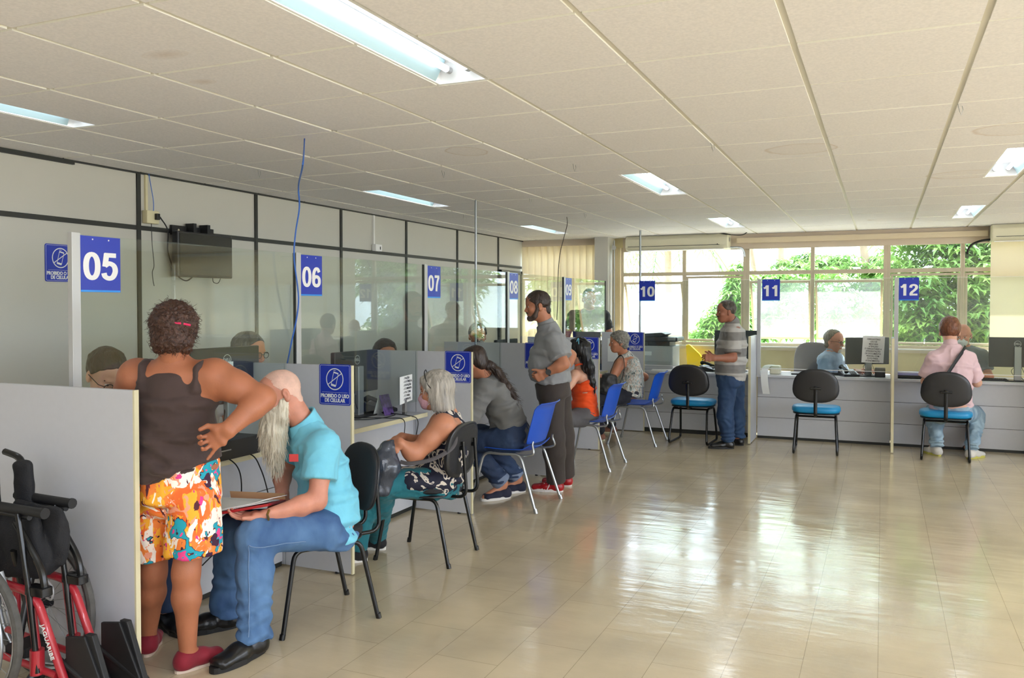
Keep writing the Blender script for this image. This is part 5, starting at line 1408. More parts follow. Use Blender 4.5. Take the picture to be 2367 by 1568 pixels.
class Human:
    """joints are world points; arms: (shoulder, elbow, wrist, hand dir, palm normal, thumb dir, opts)"""
    def __init__(s, label, base, sk, head, fdir, neck, torso, wax, arms=(), legs=(), up=(0, 0, 1), hs=1.0, ua=(0.047, 0.038), fa=(0.038, 0.026), th=(0.085, 0.058), ca=(0.054, 0.036), vox=0.009, hv=0.005, hand=0.005, nr=0.056, face=True, jaw=1.0, chin=1.0, nose=1.0, tk=0.9):
        s.t = thing('person', label, 'person', base); s.sk = sk; s.F = Fr(head, fdir, up, hs); s.wax = Vector(wax).normalized()
        s.torso = torso; s.arms = arms; s.legs = legs; s.neck = Vector(neck); s.ua, s.fa, s.th, s.ca = ua, fa, th, ca; s.nr = nr
        P = []
        for i in range(len(torso) - 1):
            a, b = torso[i], torso[i + 1]
            P.append(Seg(a[0], b[0], (a[1] * tk, a[2] * tk), (b[1] * tk, b[2] * tk), axis=s.wax, cap=0.05, k=0.05))
        P.append(Seg(s.neck, torso[0][0], nr * 1.05, (nr * 1.5, nr * 1.1), axis=s.wax, k=0.06))
        hands = []
        for A in arms:
            sh, el, wr = A[0], A[1], A[2]
            P.append(Seg(Vector(torso[0][0]).lerp(Vector(sh), 0.4), sh, ua[0] * 1.05, ua[0] * 1.12, k=0.06))
            P.append(Seg(sh, Vector(sh).lerp(Vector(el), 0.45), ua[0] * 1.1, ua[0], k=0.04)); P.append(Seg(Vector(sh).lerp(Vector(el), 0.45), el, ua[0], ua[1], k=0.03))
            m_ = Vector(el).lerp(Vector(wr), 0.3)
            P.append(Seg(el, m_, ua[1], fa[0], k=0.03)); P.append(Seg(m_, wr, fa[0], (fa[1] * 1.15, fa[1] * 0.85), axis=A[5], k=0.03))
            if len(A) > 6 and A[6] is not None:
                o = dict(A[6]); vx = o.pop('vox', hand)
                H = hand_prims(wr, A[3], A[4], A[5], **o)
                H.append(Seg(Vector(el).lerp(Vector(wr), 0.62), wr, fa[1] * 1.12, (fa[1] * 1.1, fa[1] * 0.84), axis=A[5], k=0.02))
                hands.append((H, vx))
        for Lg in legs:
            hp, kn, an, to = [Vector(q) for q in Lg[:4]]
            P.append(Seg(hp, kn, th[0], th[1], k=0.04)); m_ = kn.lerp(an, 0.32)
            P.append(Seg(kn, m_, th[1] * 0.95, ca[0], k=0.04)); P.append(Seg(m_, an, ca[0], ca[1], k=0.04))
            f = (to - an); f.z = 0
            P.append(Seg(an - Vector((0, 0, .03)), an + f * 0.85 + Vector((0, 0, -an.z + 0.03)), ca[1] * .85, 0.022, k=0.02))
        hd = head_prims(s.F, s.neck + (s.neck - s.F(-0.022, 0, -0.035)) * 0.05, jaw, nose, chin, nr)
        s.body = organic('body', [(P, vox), (hd, hv)] + hands, sk, s.t)
        if face:
            for sg in (1, -1):
                e = Ell(s.F(0.0745, 0.031 * sg, 0.003), (0.0125,) * 3, s.F.R)
                o = organic('eye', [([s.F.ell((0.0765, 0.031 * sg, 0.004), (0.0125, 0.0135, 0.0062), k=.001)], 0.0028)], EYEW, s.t, relax=0)
                i_ = organic('iris', [([s.F.ell((0.0875, 0.031 * sg, 0.004), (0.0035, 0.0055, 0.0055), k=.001)], 0.0016)], EYED, o, relax=0)
                i_.parent = o; i_.location = (0, 0, 0); 
                for v in i_.data.vertices: v.co += Vector(o.location) * 0 - Vector(s.t.location)
                organic('eyebrow', [([s.F.seg((0.0905, 0.016 * sg, 0.026), (0.080, 0.050 * sg, 0.027), 0.004, 0.003, k=.002)], 0.0026)], BROW, s.t, relax=0)
    def g(s, name, prims, m, vox=0.009, disp=None, clip=(), relax=1):
        return organic(name, [(prims, vox)], m, s.t, clip, disp, relax)
    def tor(s, gr=0.012, lo=None, k=0.05, ax=None, cap=0.03, sel=None):
        T = s.torso if sel is None else s.torso[sel[0]:sel[1]]
        t0 = Vector(s.torso[0][0]); up = (s.neck - t0).normalized(); y_ = []
        if sel is None or sel[0] == 0:
            y_ = [Seg(s.neck + up * .01, t0, (s.nr * 1.22, s.nr * 1.22), (s.torso[0][1] * .72, s.torso[0][2] + gr * .6), axis=s.wax, k=.06, clip=[(s.neck - up * .006, up)])]
        return y_ + [Seg(T[i][0], T[i + 1][0], (T[i][1] + gr, T[i][2] + gr), (T[i + 1][1] + gr, T[i + 1][2] + gr), axis=s.wax, cap=cap, k=k) for i in range(len(T) - 1)]
    def sleeve(s, i, t, gr=0.014, flare=0.01):
        A = s.arms[i]; sh, el = Vector(A[0]), Vector(A[1]); e = sh.lerp(el, t); d = (el - sh).normalized()
        return [Seg(Vector(s.torso[0][0]).lerp(sh, 0.35), sh, s.ua[0] * 1.0 + gr, s.ua[0] * 1.08 + gr, k=0.06), Seg(sh, e + d * 0.04, s.ua[0] * 1.08 + gr, s.ua[0] + gr + flare, k=0.03, clip=[(e, d)])]
    def collar(s, m, r=0.066, h=0.022, fwd=None):
        up = (s.F(-0.02, 0, -0.03) - s.neck).normalized()
        c = s.neck + up * 0.012
        b = s.neck - up * 0.02
        o = [Seg(b, c + up * 0.014, r * 1.1, r, k=0.01, clip=[(c + up * 0.022, up)]), Seg(c - up * .03, c + up * .06, r * 0.86, r * 0.86, op='s', k=0.004, clip=[])]
        return s.g('collar', o, m, 0.005)
    def trousers(s, m, gr=(0.014, 0.014, 0.02), end=0.0, top=None, disp=None, vox=0.009, hipr=None, name='trousers', t=1.0, clip=()):
        P = []
        for Lg in s.legs:
            hp, kn, an = [Vector(q) for q in Lg[:3]]
            P.append(Seg(hp, kn, s.th[0] + gr[0], s.th[1] + gr[1], k=0.05)); e = kn.lerp(an, t)
            d = (an - kn).normalized(); m_ = kn.lerp(an, 0.35)
            P.append(Seg(kn, m_, s.th[1] * 0.97 + gr[1], s.ca[0] + gr[1] * 1.1, k=0.05)); P.append(Seg(m_, e + d * 0.06, s.ca[0] + gr[1] * 1.1, s.ca[1] + gr[2], k=0.04, clip=[(e, d)]))
        P += s.tor(gr[0], sel=(-2, None), k=0.06)
        return s.g(name, P, m, vox, disp, clip)
    def shoe(s, i, m, sole, L=0.27, w=0.046, h=0.06, heel=0.06, shaft=0.088, solem=None, name='shoe', lift=0.0, pitch=0.0, strip=None):
        Lg = s.legs[i]; an, to = Vector(Lg[2]), Vector(Lg[3]); f = (to - an); f.z = 0; f.normalize()
        b = Vector((an.x, an.y, 0)) - f * heel; b.z = lift
        F = Fr(b, (f.x, f.y, -pitch), (0, 0, 1)); Lx = L
        P = [F.seg((0.035, 0, 0.045), (Lx * 0.5, 0, 0.042), (w * .80, h * .75), (w * 0.86, h * .70), k=0.03), F.seg((Lx * 0.5, 0, 0.038), (Lx - 0.045, 0, 0.032), (w * .9, h * .62), (w * .95, h * 0.50), k=0.03),
             Seg(F(0.045, 0, 0.04), F(0.058, 0, shaft - .02), w * 0.86, w * 0.88, k=0.03, clip=[(F(0, 0, shaft), F.v(.2, 0, 1))])]
        c = [(F(0, 0, 0.012), F.v(0, 0, -1))]
        o = s.g(name, P, m, 0.006, None, c)
        pr = []
        ring = []
        n = 28
        for k in range(n):
            a = 2 * PI * k / n; x = Lx / 2 * math.cos(a); y = math.sin(a); wd = w * (0.98 if x > 0 else 0.82)
            ring.append(F(Lx / 2 - 0.0 + x, wd * math.copysign(abs(y) ** 0.8, y), 0.0))
        MB().loft([[p + F.v(0, 0, z) for p in ring] for z in (0.001, 0.004, sole)]).build('sole', solem or m, s.t, ws=True, smooth=False)
        if strip:
            for k in range(3):
                pts = [F(0.13 + 0.022 * k, sg * w * 0.93, 0.022) for sg in (strip,)] + [F(0.115 + 0.022 * k, strip * w * 0.86, 0.052), F(0.11 + .022 * k, strip * w * 0.60, 0.072)]
                MB().tube(pts, 0.0045, 6).build('stripe', M['white'], s.t, ws=True)
        return o
    def cap_hair(s, m, r=(0.108, 0.089, 0.094), c=(-0.014, 0, 0.040), front=((0.084, 0, 0.076), (0.55, 0, -0.83)), nape=-0.06, extra=(), disp=None, vox=0.005, ears=True, k=0.012, name='hair'):
        F = s.F
        cl = [(F(*front[0]), F.v(*front[1])), (F(0, 0, nape), F.v(0, 0, -1))]
        P = [F.ell(c, r, k=k, clip=cl)] + list(extra)
        if ears:
            for sg in (1, -1): P.append(F.ell((-0.008, 0.088 * sg, -0.006), (0.024, 0.022, 0.030), op='s', k=0.004))
        return s.g(name, P, m, vox, disp)
    def glasses(s, m, r=0.019, sx=1.0):
        F = s.F; mb = MB()
        for sg in (1, -1):
            c = F(0.103, 0.033 * sg, 0.002)
            ring = [c + (F.l * math.cos(a) * r * 1.15 + F.u * math.sin(a) * r * 0.88) * F.sc for a in [k * PI / 10 for k in range(20)]]
            mb.tube(ring, 0.0022, 6, closed=True)
            mb.tube([F(0.102, 0.055 * sg, 0.008), F(0.085, 0.076 * sg, 0.010), F(-0.005, 0.086 * sg, 0.008)], 0.0020, 6)
        mb.tube([F(0.104, 0.014, 0.006), F(0.108, 0, 0.008), F(0.104, -0.014, 0.006)], 0.002, 6)
        o = mb.build('glasses', m, s.t, ws=True, smooth=True)
        lb = MB()
        for sg in (1, -1): lb.disc(F(0.103, 0.033 * sg, 0.002), F.f, r, 0.001, 16)
        l = lb.build('lens', LENS, o); 
        for v in l.data.vertices: v.co -= Vector(s.t.location)
    def mask(s, m):
        F = s.F
        o = s.g('face_mask', [F.ell((0.060, 0, -0.055), (0.052, 0.054, 0.046), k=.02), F.seg((0.080, 0, -0.028), (0.108, 0, -0.035), 0.018, 0.012, k=.03), F.ell((0.075, 0, -0.085), (0.03, 0.032, 0.022), k=.02)], m, 0.004,
                None, [(F(0, 0, -0.012), F.v(-0.35, 0, 1)), (F(0.022, 0, 0), F.v(-1, 0, 0))])
        mb = MB()
        for sg in (1, -1):
            mb.tube([F(0.06, 0.055 * sg, -0.03), F(0.02, 0.074 * sg, -0.015), F(-0.012, 0.088 * sg, 0.005)], 0.0015, 5); mb.tube([F(0.05, 0.052 * sg, -0.075), F(0.01, 0.072 * sg, -0.05), F(-0.015, 0.086 * sg, -0.03)], 0.0015, 5)
        mb.build('ear_loop', M['white'], s.t, ws=True)

def curly(amp, f=60, seed=2):
    def fn(P, N):
        q = P + 0.01 * vnoise(P, 30, seed)[:, None]
        return amp * (np.abs(vnoise(q, f, seed)) * 1.6 - 0.4 + 0.5 * vnoise(q, f * 0.4, seed + 1))
    return fn
def streaks(amp, ax=(70, 70, 8), seed=2):
    def fn(P, N): return amp * (vnoise(P, ax, seed) + 0.5 * vnoise(P, tuple(2.2 * a for a in ax), seed + 1))
    return fn

def strands(o, n, ln, r, m, parent, seed, drift=(0, 0, -1), nw=0.5, wob=0.25, zmin=None, curl=0.0, name='strands'):
    """short loose hairs growing from the surface of o"""
    rng = random.Random(seed); vs = o.data.vertices; mb = MB(); off = Vector(parent.location)
    D_ = Vector(drift)
    for _ in range(n):
        v = vs[rng.randrange(len(vs))]; p = Vector(v.co) + off
        d = (v.normal * nw + D_).normalized(); pts = [p - v.normal * 0.003]; l = ln * rng.uniform(0.5, 1.2); ph = rng.random() * 6.28
        for k in range(4):
            d = (d + Vector((rng.gauss(0, wob), rng.gauss(0, wob), rng.gauss(0, wob))) + D_ * 0.15 + (Vector((math.cos(ph + k * 1.9), math.sin(ph + k * 1.9), 0)) * curl)).normalized()
            pts.append(pts[-1] + d * l / 4)
        mb.tube(pts, [r, r, r * .9, r * .7, r * .3], 3)
    return mb.build(name, m, parent, ws=True, smooth=True)

def LG(hip, knee, heel, toe, hl=0.06, za=0.095, lift=0.0):
    """leg whose shoe stands where heel and toe touch the floor"""
    h = PZ(heel[0], heel[1], 0) if len(heel) == 2 else Vector(heel); t_ = PZ(toe[0], toe[1], 0) if len(toe) == 2 else Vector(toe)
    f = (t_ - h).normalized(); a = h + f * hl; a.z = za + lift
    return (Vector(hip), Vector(knee), a, a + f * .17 - Vector((0, 0, a.z)))

# patterned cloths
def ramp_mat(name, stops, scale, distort=0.0, stretch=(1, 1, 1), rough=0.8, kind='noise', detail=3, seed=0.0, bump=0.2):
    m = bpy.data.materials.new(name); m.use_nodes = True; nt = m.node_tree; b = nt.nodes['Principled BSDF']; b.inputs['Roughness'].default_value = rough
    tcn = nt.nodes.new('ShaderNodeTexCoord'); mp = nt.nodes.new('ShaderNodeMapping'); mp.inputs['Scale'].default_value = stretch; mp.inputs['Location'].default_value = (seed, seed * .7, seed * 1.3)
    nt.links.new(tcn.outputs['Object'], mp.inputs[0])
    no = nt.nodes.new('ShaderNodeTexNoise'); no.inputs['Scale'].default_value = scale; no.inputs['Detail'].default_value = detail; no.inputs['Distortion'].default_value = distort
    nt.links.new(mp.outputs[0], no.inputs['Vector'])
    rp = nt.nodes.new('ShaderNodeValToRGB'); rp.color_ramp.interpolation = 'CONSTANT' if kind == 'flat' else 'LINEAR'
    e = rp.color_ramp.elements; e[0].position, e[0].color = stops[0]; e[1].position, e[1].color = stops[-1]
    for p, c in stops[1:-1]: e.new(p).color = c
    nt.links.new(no.outputs['Fac'], rp.inputs[0]); nt.links.new(rp.outputs[0], b.inputs['Base Color'])
    bn = nt.nodes.new('ShaderNodeTexNoise'); bn.inputs['Scale'].default_value = 16; bn.inputs['Detail'].default_value = 5; nt.links.new(tcn.outputs['Object'], bn.inputs['Vector'])
    bp = nt.nodes.new('ShaderNodeBump'); bp.inputs['Strength'].default_value = bump; bp.inputs['Distance'].default_value = 0.01
    nt.links.new(bn.outputs['Fac'], bp.inputs['Height']); nt.links.new(bp.outputs[0], b.inputs['Normal'])
    return m

def floral():
    m = ramp_mat('floral_cotton', [(0.0, rgb(226, 84, 30)), (0.45, rgb(240, 112, 44)), (0.55, rgb(246, 138, 60)), (1.0, rgb(238, 98, 40))], 6, 0.4, (1, 1, 1), detail=3)
    nt = m.node_tree; b = nt.nodes['Principled BSDF']; cur = [l.from_socket for l in nt.links if l.to_socket == b.inputs['Base Color']][0]
    tcn = nt.nodes.new('ShaderNodeTexCoord')
    def over(fac, col):
        nonlocal cur
        mx = nt.nodes.new('ShaderNodeMix'); mx.data_type = 'RGBA'; nt.links.new(fac, mx.inputs[0]); nt.links.new(cur, mx.inputs[6]); mx.inputs[7].default_value = col; cur = mx.outputs[2]
    def gt(sock, t, op='GREATER_THAN'):
        g = nt.nodes.new('ShaderNodeMath'); g.operation = op; g.inputs[1].default_value = t; nt.links.new(sock, g.inputs[0]); return g.outputs[0]
    def noise(sc, off, stretch, dist, det=3):
        mp = nt.nodes.new('ShaderNodeMapping'); mp.inputs['Location'].default_value = (off, off * .37, off * 1.9); mp.inputs['Scale'].default_value = stretch; mp.inputs['Rotation'].default_value = (off, off * 2, off * 3)
        nt.links.new(tcn.outputs['Object'], mp.inputs[0])
        n = nt.nodes.new('ShaderNodeTexNoise'); n.inputs['Scale'].default_value = sc; n.inputs['Detail'].default_value = det; n.inputs['Distortion'].default_value = dist
        nt.links.new(mp.outputs[0], n.inputs['Vector']); return n.outputs['Fac']
    over(gt(noise(13, 1.3, (1, 2, .7), .8), .535), rgb(250, 178, 48))
    over(gt(noise(11, 4.1, (1.6, 1, .7), 1.2), .535), rgb(252, 240, 226))
    over(gt(noise(16, 8.4, (.6, 1.8, 1), 1.5), .60), rgb(244, 160, 128))
    over(gt(noise(15, 6.6, (2.4, .7, 1), 1.0), .655), rgb(226, 60, 140))
    over(gt(noise(14, 2.9, (2.2, .8, 1), 1.2), .64), rgb(86, 34, 44))
    for (sc, R0, col, off) in ((6.2, .30, rgb(70, 30, 50), 0.0), (6.2, .262, rgb(28, 160, 180), 0.0), (6.2, .10, rgb(236, 70, 140), 0.0), (7.3, .15, rgb(64, 26, 56), 5.2)):
        mp = nt.nodes.new('ShaderNodeMapping'); mp.inputs['Location'].default_value = (off, off * .37, off * 1.9); nt.links.new(tcn.outputs['Object'], mp.inputs[0])
        wn = nt.nodes.new('ShaderNodeTexNoise'); wn.inputs['Scale'].default_value = 30; wn.inputs['Detail'].default_value = 1; nt.links.new(mp.outputs[0], wn.inputs['Vector'])
        vo = nt.nodes.new('ShaderNodeTexVoronoi'); vo.inputs['Scale'].default_value = sc; nt.links.new(mp.outputs[0], vo.inputs['Vector'])
        ad = nt.nodes.new('ShaderNodeMath'); ad.operation = 'MULTIPLY_ADD'; ad.inputs[1].default_value = -1.0; nt.links.new(wn.outputs['Fac'], ad.inputs[0]); nt.links.new(vo.outputs['Distance'], ad.inputs[2])
        over(gt(ad.outputs[0], R0 - .5, 'LESS_THAN'), col)
    nt.links.new(cur, b.inputs['Base Color'])
    return m
def denim(name, lo, hi, s=5):
    return ramp_mat(name, [(0.3, lo), (0.7, hi)], s, 0.3, (1, 1, 0.5), detail=6, bump=0.35)
JEAN = denim('jeans_blue', rgb(42, 76, 124), rgb(98, 136, 178)); JDK = denim('jeans_dark', rgb(26, 40, 66), rgb(50, 70, 104)); JMID = denim('jeans_mid', rgb(24, 46, 78), rgb(48, 76, 112)); JLT = denim('jeans_light', rgb(110, 140, 164), rgb(176, 198, 208), 8)

# ---- 1  woman standing at counter 05
d = 3.63
L_ = lambda px, py, dd=0.0, base=3.63: V(px, py, base + dd)
w = Human('woman seen from behind in dark brown tank top and orange floral shorts, hand on hip', (L_(405, 1540).x, L_(405, 1540).y, 0), SK['brown'],
    L_(403, 768, -0.02), D(-0.22, -0.12, -1), L_(402, 836, -0.01),
    [(L_(402, 876), .150, .075), (L_(402, 930), .172, .105), (L_(408, 1010, .0), .168, .118), (L_(412, 1080, 0.0), .172, .125), (L_(412, 1150, .0), .170, .13)], RT,
    arms=[(L_(495, 872, -0.0), L_(607, 922, -.02), L_(528, 993, -.16), D(-1, -0.75, 0.05), D(-0.2, 0.1, 1), D(-0.6, 1, 0), dict(curl=(0.55, 0.7, 0.5), spread=0.32, tcurl=1.2, vox=0.0035, bends=[(0.75, 1.1, .7), (0.7, 1.1, .7), (0.5, .9, .6), (-0.1, .15, .1)])),
          (L_(318, 872, 0.02), L_(282, 950, 0.10), L_(262, 1010, .25), D(-.3, -.3, -1), D(0, -1, 0), D(1, 0, 0), dict(vox=0.005))],
    legs=[LG(L_(452, 1130), L_(430, 1325, -.03), (404, 1560), (492, 1528)), LG(L_(368, 1130, 0.02), L_(354, 1325, .08), (338, 1522), (358, 1478))],
    ua=(0.066, 0.052), fa=(0.049, 0.031), th=(0.088, 0.052), ca=(0.054, 0.036), hs=0.98, nr=0.058, face=False, up=(0, 0, 1), vox=0.008)
brn = cloth('brown_jersey', rgb(66, 50, 46), 0.08, 0.2)
nk = L_(400, 818, -0.03)
tank = [Seg(L_(402, 872), L_(402, 930), (.124, .098), (.168, .122), axis=RT, cap=.04, k=.03), Seg(L_(402, 930), L_(408, 1010), (.168, .118), (.171, .134), axis=RT, cap=.03, k=.05), Seg(L_(408, 1010), L_(412, 1075), (.171, .134), (.180, .145), axis=RT, k=.05, cap=.03), Seg(L_(412, 1075), L_(414, 1150), (.180, .145), (.180, .148), axis=RT, k=.05, cap=.03)]
for sg, x in ((1, 470), (-1, 342)):
    tank.append(Seg(L_(x, 845, -0.0), L_(x - 3 * sg, 900, 0.0), (.027, .082), (.038, .094), axis=RT, cap=.03, k=.02))
tank.append(Ell(L_(404, 822, -.10), (.098, .22, .066), op='s', k=.01, R=[[RT.x, FW.x, 0], [RT.y, FW.y, 0], [0, 0, 1]]))
hem = (L_(410, 1092, -.1), D(0.33, -1.0, 0))
def tankfold(P, N):
    z = P[:, 2]; low = np.clip((1.16 - z) / 0.2, 0, 1)
    u = (P - np.array(L_(500, 1040))) @ np.array(D(0.5, 0.86, 0))
    return folds(.006, (7, 7, 12), 3)(P, N) + low * (0.008 * np.sin(u * 75 + 2 * vnoise(P, 6, 4)) * np.clip(0.6 + vnoise(P, 5, 9), 0, 1))
w.g('tank_top', tank, brn, 0.006, tankfold, [hem])
w.g('waistband', [Seg(L_(412, 1070), L_(412, 1110), (.174, .134), (.176, .138), axis=RT, cap=.02, k=.03)], brn, 0.008, None, [(L_(410, 1102, -.1), D(0.33, -1.0, 0)), (L_(410, 1070), D(0, 1, 0))])
fl = floral()
sp = [Seg(L_(412, 1065), L_(412, 1150), (.168, .130), (.180, .142), axis=RT, cap=.03, k=.05), Ell(L_(385, 1150, .04), (.13, .13, .10), k=.04),
      Seg(L_(450, 1130, -.01), L_(445, 1300, -.03), (.100, .120), (.110, .112), axis=RT, k=.012, cap=.02, clip=[(L_(446, 1278, -.03), D(0.0, -1, 0))]),
      Seg(L_(362, 1130, .05), L_(352, 1320, .09), (.098, .120), (.098, .105), axis=RT, k=.012, cap=.02, clip=[(L_(352, 1288, .08), D(-0.0, -1, 0))])]
def shortfold(P, N):
    low = np.clip((0.88 - P[:, 2]) / 0.3, 0, 1)
    u = P @ np.array(RT); v = P @ np.array(BK)
    return 0.010 * low * np.sin(u * 42 + v * 24 + P[:, 2] * 5) * np.clip(0.5 + vnoise(P, 5, 2), 0.1, 1) + folds(.007, (9, 9, 5), 6)(P, N)
w.g('shorts', sp, fl, 0.006, shortfold)
hc = hairm('hair_curly', rgb(68, 42, 30), 0.45, (1, 1, 1), 90)
o = w.cap_hair(hc, r=(0.112, 0.098, 0.100), c=(-0.016, 0, 0.036), front=((0.060, 0, 0.03), (1, 0, -0.35)), nape=-0.075, extra=[w.F.ell((-0.055, 0, -0.045), (0.055, 0.082, 0.048), k=.03), w.F.seg((-0.05, 0.05, -0.03), (-0.04, 0.058, -0.075), 0.03, 0.022, k=.02), w.F.seg((-0.05, -0.05, -0.03), (-0.04, -0.058, -0.075), 0.03, 0.022, k=.02)], disp=curly(0.007, 85), vox=0.0045, ears=False)
strands(o, 900, 0.03, 0.0011, hc, w.t, 5, (0, 0, -0.5), 0.7, 0.45, curl=0.5)
for (a, b) in (((394, 745), (418, 748)), ((425, 749), (440, 752))):
    MB().tube([L_(a[0], a[1], -.125), L_(b[0], b[1], -.127)], 0.0045, 6).build('hair_clip', mat('pink_clip', rgb(240, 60, 110), 0.25), w.t, ws=True)
vel = cloth('red_velvet', rgb(128, 16, 36), 0.15, 0.1); vel.node_tree.nodes['Principled BSDF'].inputs['Sheen Weight'].default_value = 0.1
for i in (0, 1): w.shoe(i, vel, 0.014, 0.245, 0.044, 0.05, solem=mat('shoe_sole', rgb(206, 186, 170), 0.7), name='slipper')

# ---- 2  white-bearded man seated at counter 05
m2 = Human('elderly man with long white beard in turquoise polo and jeans, reading an open folder', (-2.68, 3.42, 0), SK['red'],
    V(650, 915, 4.16), D(-0.82, -0.42, 0.42), V(700, 978, 4.21),
    [(V(722, 1018, 4.22), .165, .085), (V(742, 1080, 4.22), .165, .105), (V(757, 1150, 4.22), .155, .118), (V(765, 1210, 4.2), .165, .125), (V(755, 1236, 4.2), .17, .12)], D(0.45, 0, 0.9),
    arms=[(V(748, 1030, 4.06), V(733, 1158, 3.98), V(612, 1192, 3.86), D(-1, 0.0, 0.15), D(0, 1, 0.2), D(-0.3, 0.5, 1), dict(curl=(0.25, 0.35, 0.3), tcurl=0.2, vox=0.004)),
          (V(688, 1030, 4.40), V(652, 1090, 4.40), V(652, 1142, 4.28), D(0.1, -1, 0.2), D(-0.6, 0, -1), D(-0.8, -0.2, 0.3), dict(curl=(0.7, 0.7, 0.5), vox=0.004))],
    legs=[LG(V(745, 1222, 4.06), V(590, 1240, 3.84), (612, 1503), (505, 1552)), LG(V(735, 1210, 4.36), V(545, 1222, 4.12), (552, 1448), (462, 1462))],
    ua=(0.05, 0.042), fa=(0.042, 0.029), th=(0.088, 0.062), ca=(0.058, 0.044), nr=0.058, hs=1.03, up=D(-0.3, 1, 0), vox=0.008, face=True)
trq = cloth('turquoise_pique', rgb(118, 200, 224), 0.05, 0.12, 40)
nd = (m2.F(-0.022, 0, -0.035) - m2.neck).normalized()
P = [Seg(a[0], b[0], (a[1] + .014, a[2] + .018), (b[1] + .014, b[2] + .018), axis=m2.wax, cap=.03, k=.05) for a, b in zip(m2.torso[:-1], m2.torso[1:])]
P += m2.tor(.014, sel=(0, 1)) + m2.sleeve(0, 0.62, .016, .02) + m2.sleeve(1, 0.5, .016, .018)
P.append(Seg(V(768, 1190, 4.2), V(800, 1240, 4.22), (.15, .08), (.10, .03), axis=m2.wax, k=.05))
def polofold(P_, N):
    back = np.clip((np.array(P_) - np.array(V(760, 1150, 4.2))) @ np.array(RT) * 6 + .5, 0, 1)
    low = np.clip((0.85 - P_[:, 2]) / 0.3, 0, 1)
    return folds(.008, (8, 8, 9), 12)(P_, N) + low * 0.009 * np.sin((P_ @ np.array(D(0.4, 0.9, 0))) * 65 + 3 * vnoise(P_, 5, 2)) * np.clip(vnoise(P_, 4, 7) + .4, 0, 1)
m2.g('polo_shirt', P, trq, 0.006, polofold, [(V(760, 1250, 4.2), D(0.15, -1, 0))])
cf = Fr(m2.neck - nd * 0.01, m2.F.f, nd)
m2.g('collar', [cf.seg((0.0, 0, -0.03), (-0.004, 0, 0.040), (.094, .094), (.078, .078), k=.01, clip=[(cf(0, 0, 0.04), cf.v(0.25, 0, 1))]), cf.seg((0, 0, -.06), (0.0, 0, .08), (.066, .066), (.067, .067), op='s', k=.003),
      cf.ell((0.11, 0, 0.0), (.05, .03, .05), op='s', k=.01)], trq, 0.004, None, [(cf(0, 0, -.035), cf.v(0, 0, -1))])
c_ = V(679, 1059, 3.99); MB().rbox(c_, (.022, .002, .018), .002, R=Matrix((m2.F.l, m2.F.f, UZ)).transposed() if False else Matrix(((RT.x, BK.x, 0), (RT.y, BK.y, 0), (0, 0, 1)))).build('badge', mat('red_badge', rgb(206, 66, 66), 0.6), m2.t, ws=True)
def jf(P_, N):
    lo = np.clip((0.42 - P_[:, 2]) / 0.3, 0, 1) ** 1.3
    return folds(.006, (9, 9, 7), 3)(P_, N) + 0.008 * lo * np.sin(P_[:, 2] * 95 + 5 * vnoise(P_, 9, 4)) + 0.003 * vnoise(P_, 25, 6)
_j = m2.trousers(JEAN, (.016, .016, .028), disp=jf, vox=0.007, name='jeans', t=1.07)
_l = m2.legs[0]; _o = (BK * .9 + UZ * -.15).normalized(); _s = []; _jv = np.array([tuple(v.co) for v in _j.data.vertices]) + np.array(m2.t.location)
for a_, b_, r0, r1 in ((_l[0], _l[1], .098, .074), (_l[1], _l[2], .074, .070)):
    for q in range(14):
        t_ = q / 14 if a_ is _l[1] else .15 + .85 * q / 14
        c_ = a_.lerp(b_, t_); w_ = _jv - np.array(c_); h_ = w_ @ np.array(_o); l_ = np.linalg.norm(w_ - h_[:, None] * np.array(_o), axis=1)
        k_ = (l_ < .014) & (h_ > 0)
        if k_.any(): _s.append(c_ + _o * (float(h_[k_].max()) + .0005))
MB().tube(bez(_s, 3), .0022, 5).build('side_seam', mat('seam_thread', rgb(112, 138, 172), .8), m2.t, ws=True)
blk = mat('black_leather', rgb(20, 19, 19), 0.28, bump=(26, 0.25)); 
for i in (0, 1): m2.shoe(i, blk, 0.026, 0.30, 0.053, 0.062, solem=M['blackm'], shaft=.13)
wh = mat('beard_white', rgb(214, 206, 186), 0.6, noise=(60, 0.12, (1, 1, 0.12)), bump=(110, 0.5, (1, 1, 0.12)))
stub = mat('hair_white_stubble', rgb(226, 186, 168), 0.6, noise=(26, 0.10), bump=(200, 0.4))
m2.cap_hair(stub, r=(0.0985, 0.0782, 0.0895), c=(-0.009, 0, 0.032), front=((0.03, 0, 0.07), (0.85, 0, -0.52)), nape=-0.045, vox=0.0045, disp=lambda P_, N: 0.0015 * vnoise(P_, 160, 3), extra=[m2.F.seg((-0.05, 0, -0.02), (-0.055, 0, -0.05), (0.052, 0.03), (0.045, 0.03), k=.02)])
Fm = m2.F
bd = [V(630, 965, 4.13), V(630, 995, 4.13), V(632, 1030, 4.13), V(637, 1062, 4.14), V(642, 1090, 4.15)]
bp_ = [Fm.ell((0.062, 0, -0.068), (0.046, 0.058, 0.052), k=.03), Fm.seg((0.015, .058, -.03), (0.05, .05, -.08), 0.022, 0.03, k=.03), Fm.seg((0.015, -.058, -.03), (0.05, -.05, -.08), 0.022, 0.03, k=.03),
       Seg(bd[0], bd[1], (.060, .052), (.068, .056), axis=m2.wax, k=.03), Seg(bd[1], bd[2], (.068, .056), (.060, .046), axis=m2.wax, k=.03), Seg(bd[2], bd[3], (.060, .046), (.04, .03), axis=m2.wax, k=.03), Seg(bd[3], bd[4], (.04, .03), (.012, .01), axis=m2.wax, k=.02)]
bo = m2.g('beard', bp_, wh, 0.005, streaks(.006, (60, 60, 10), 4))
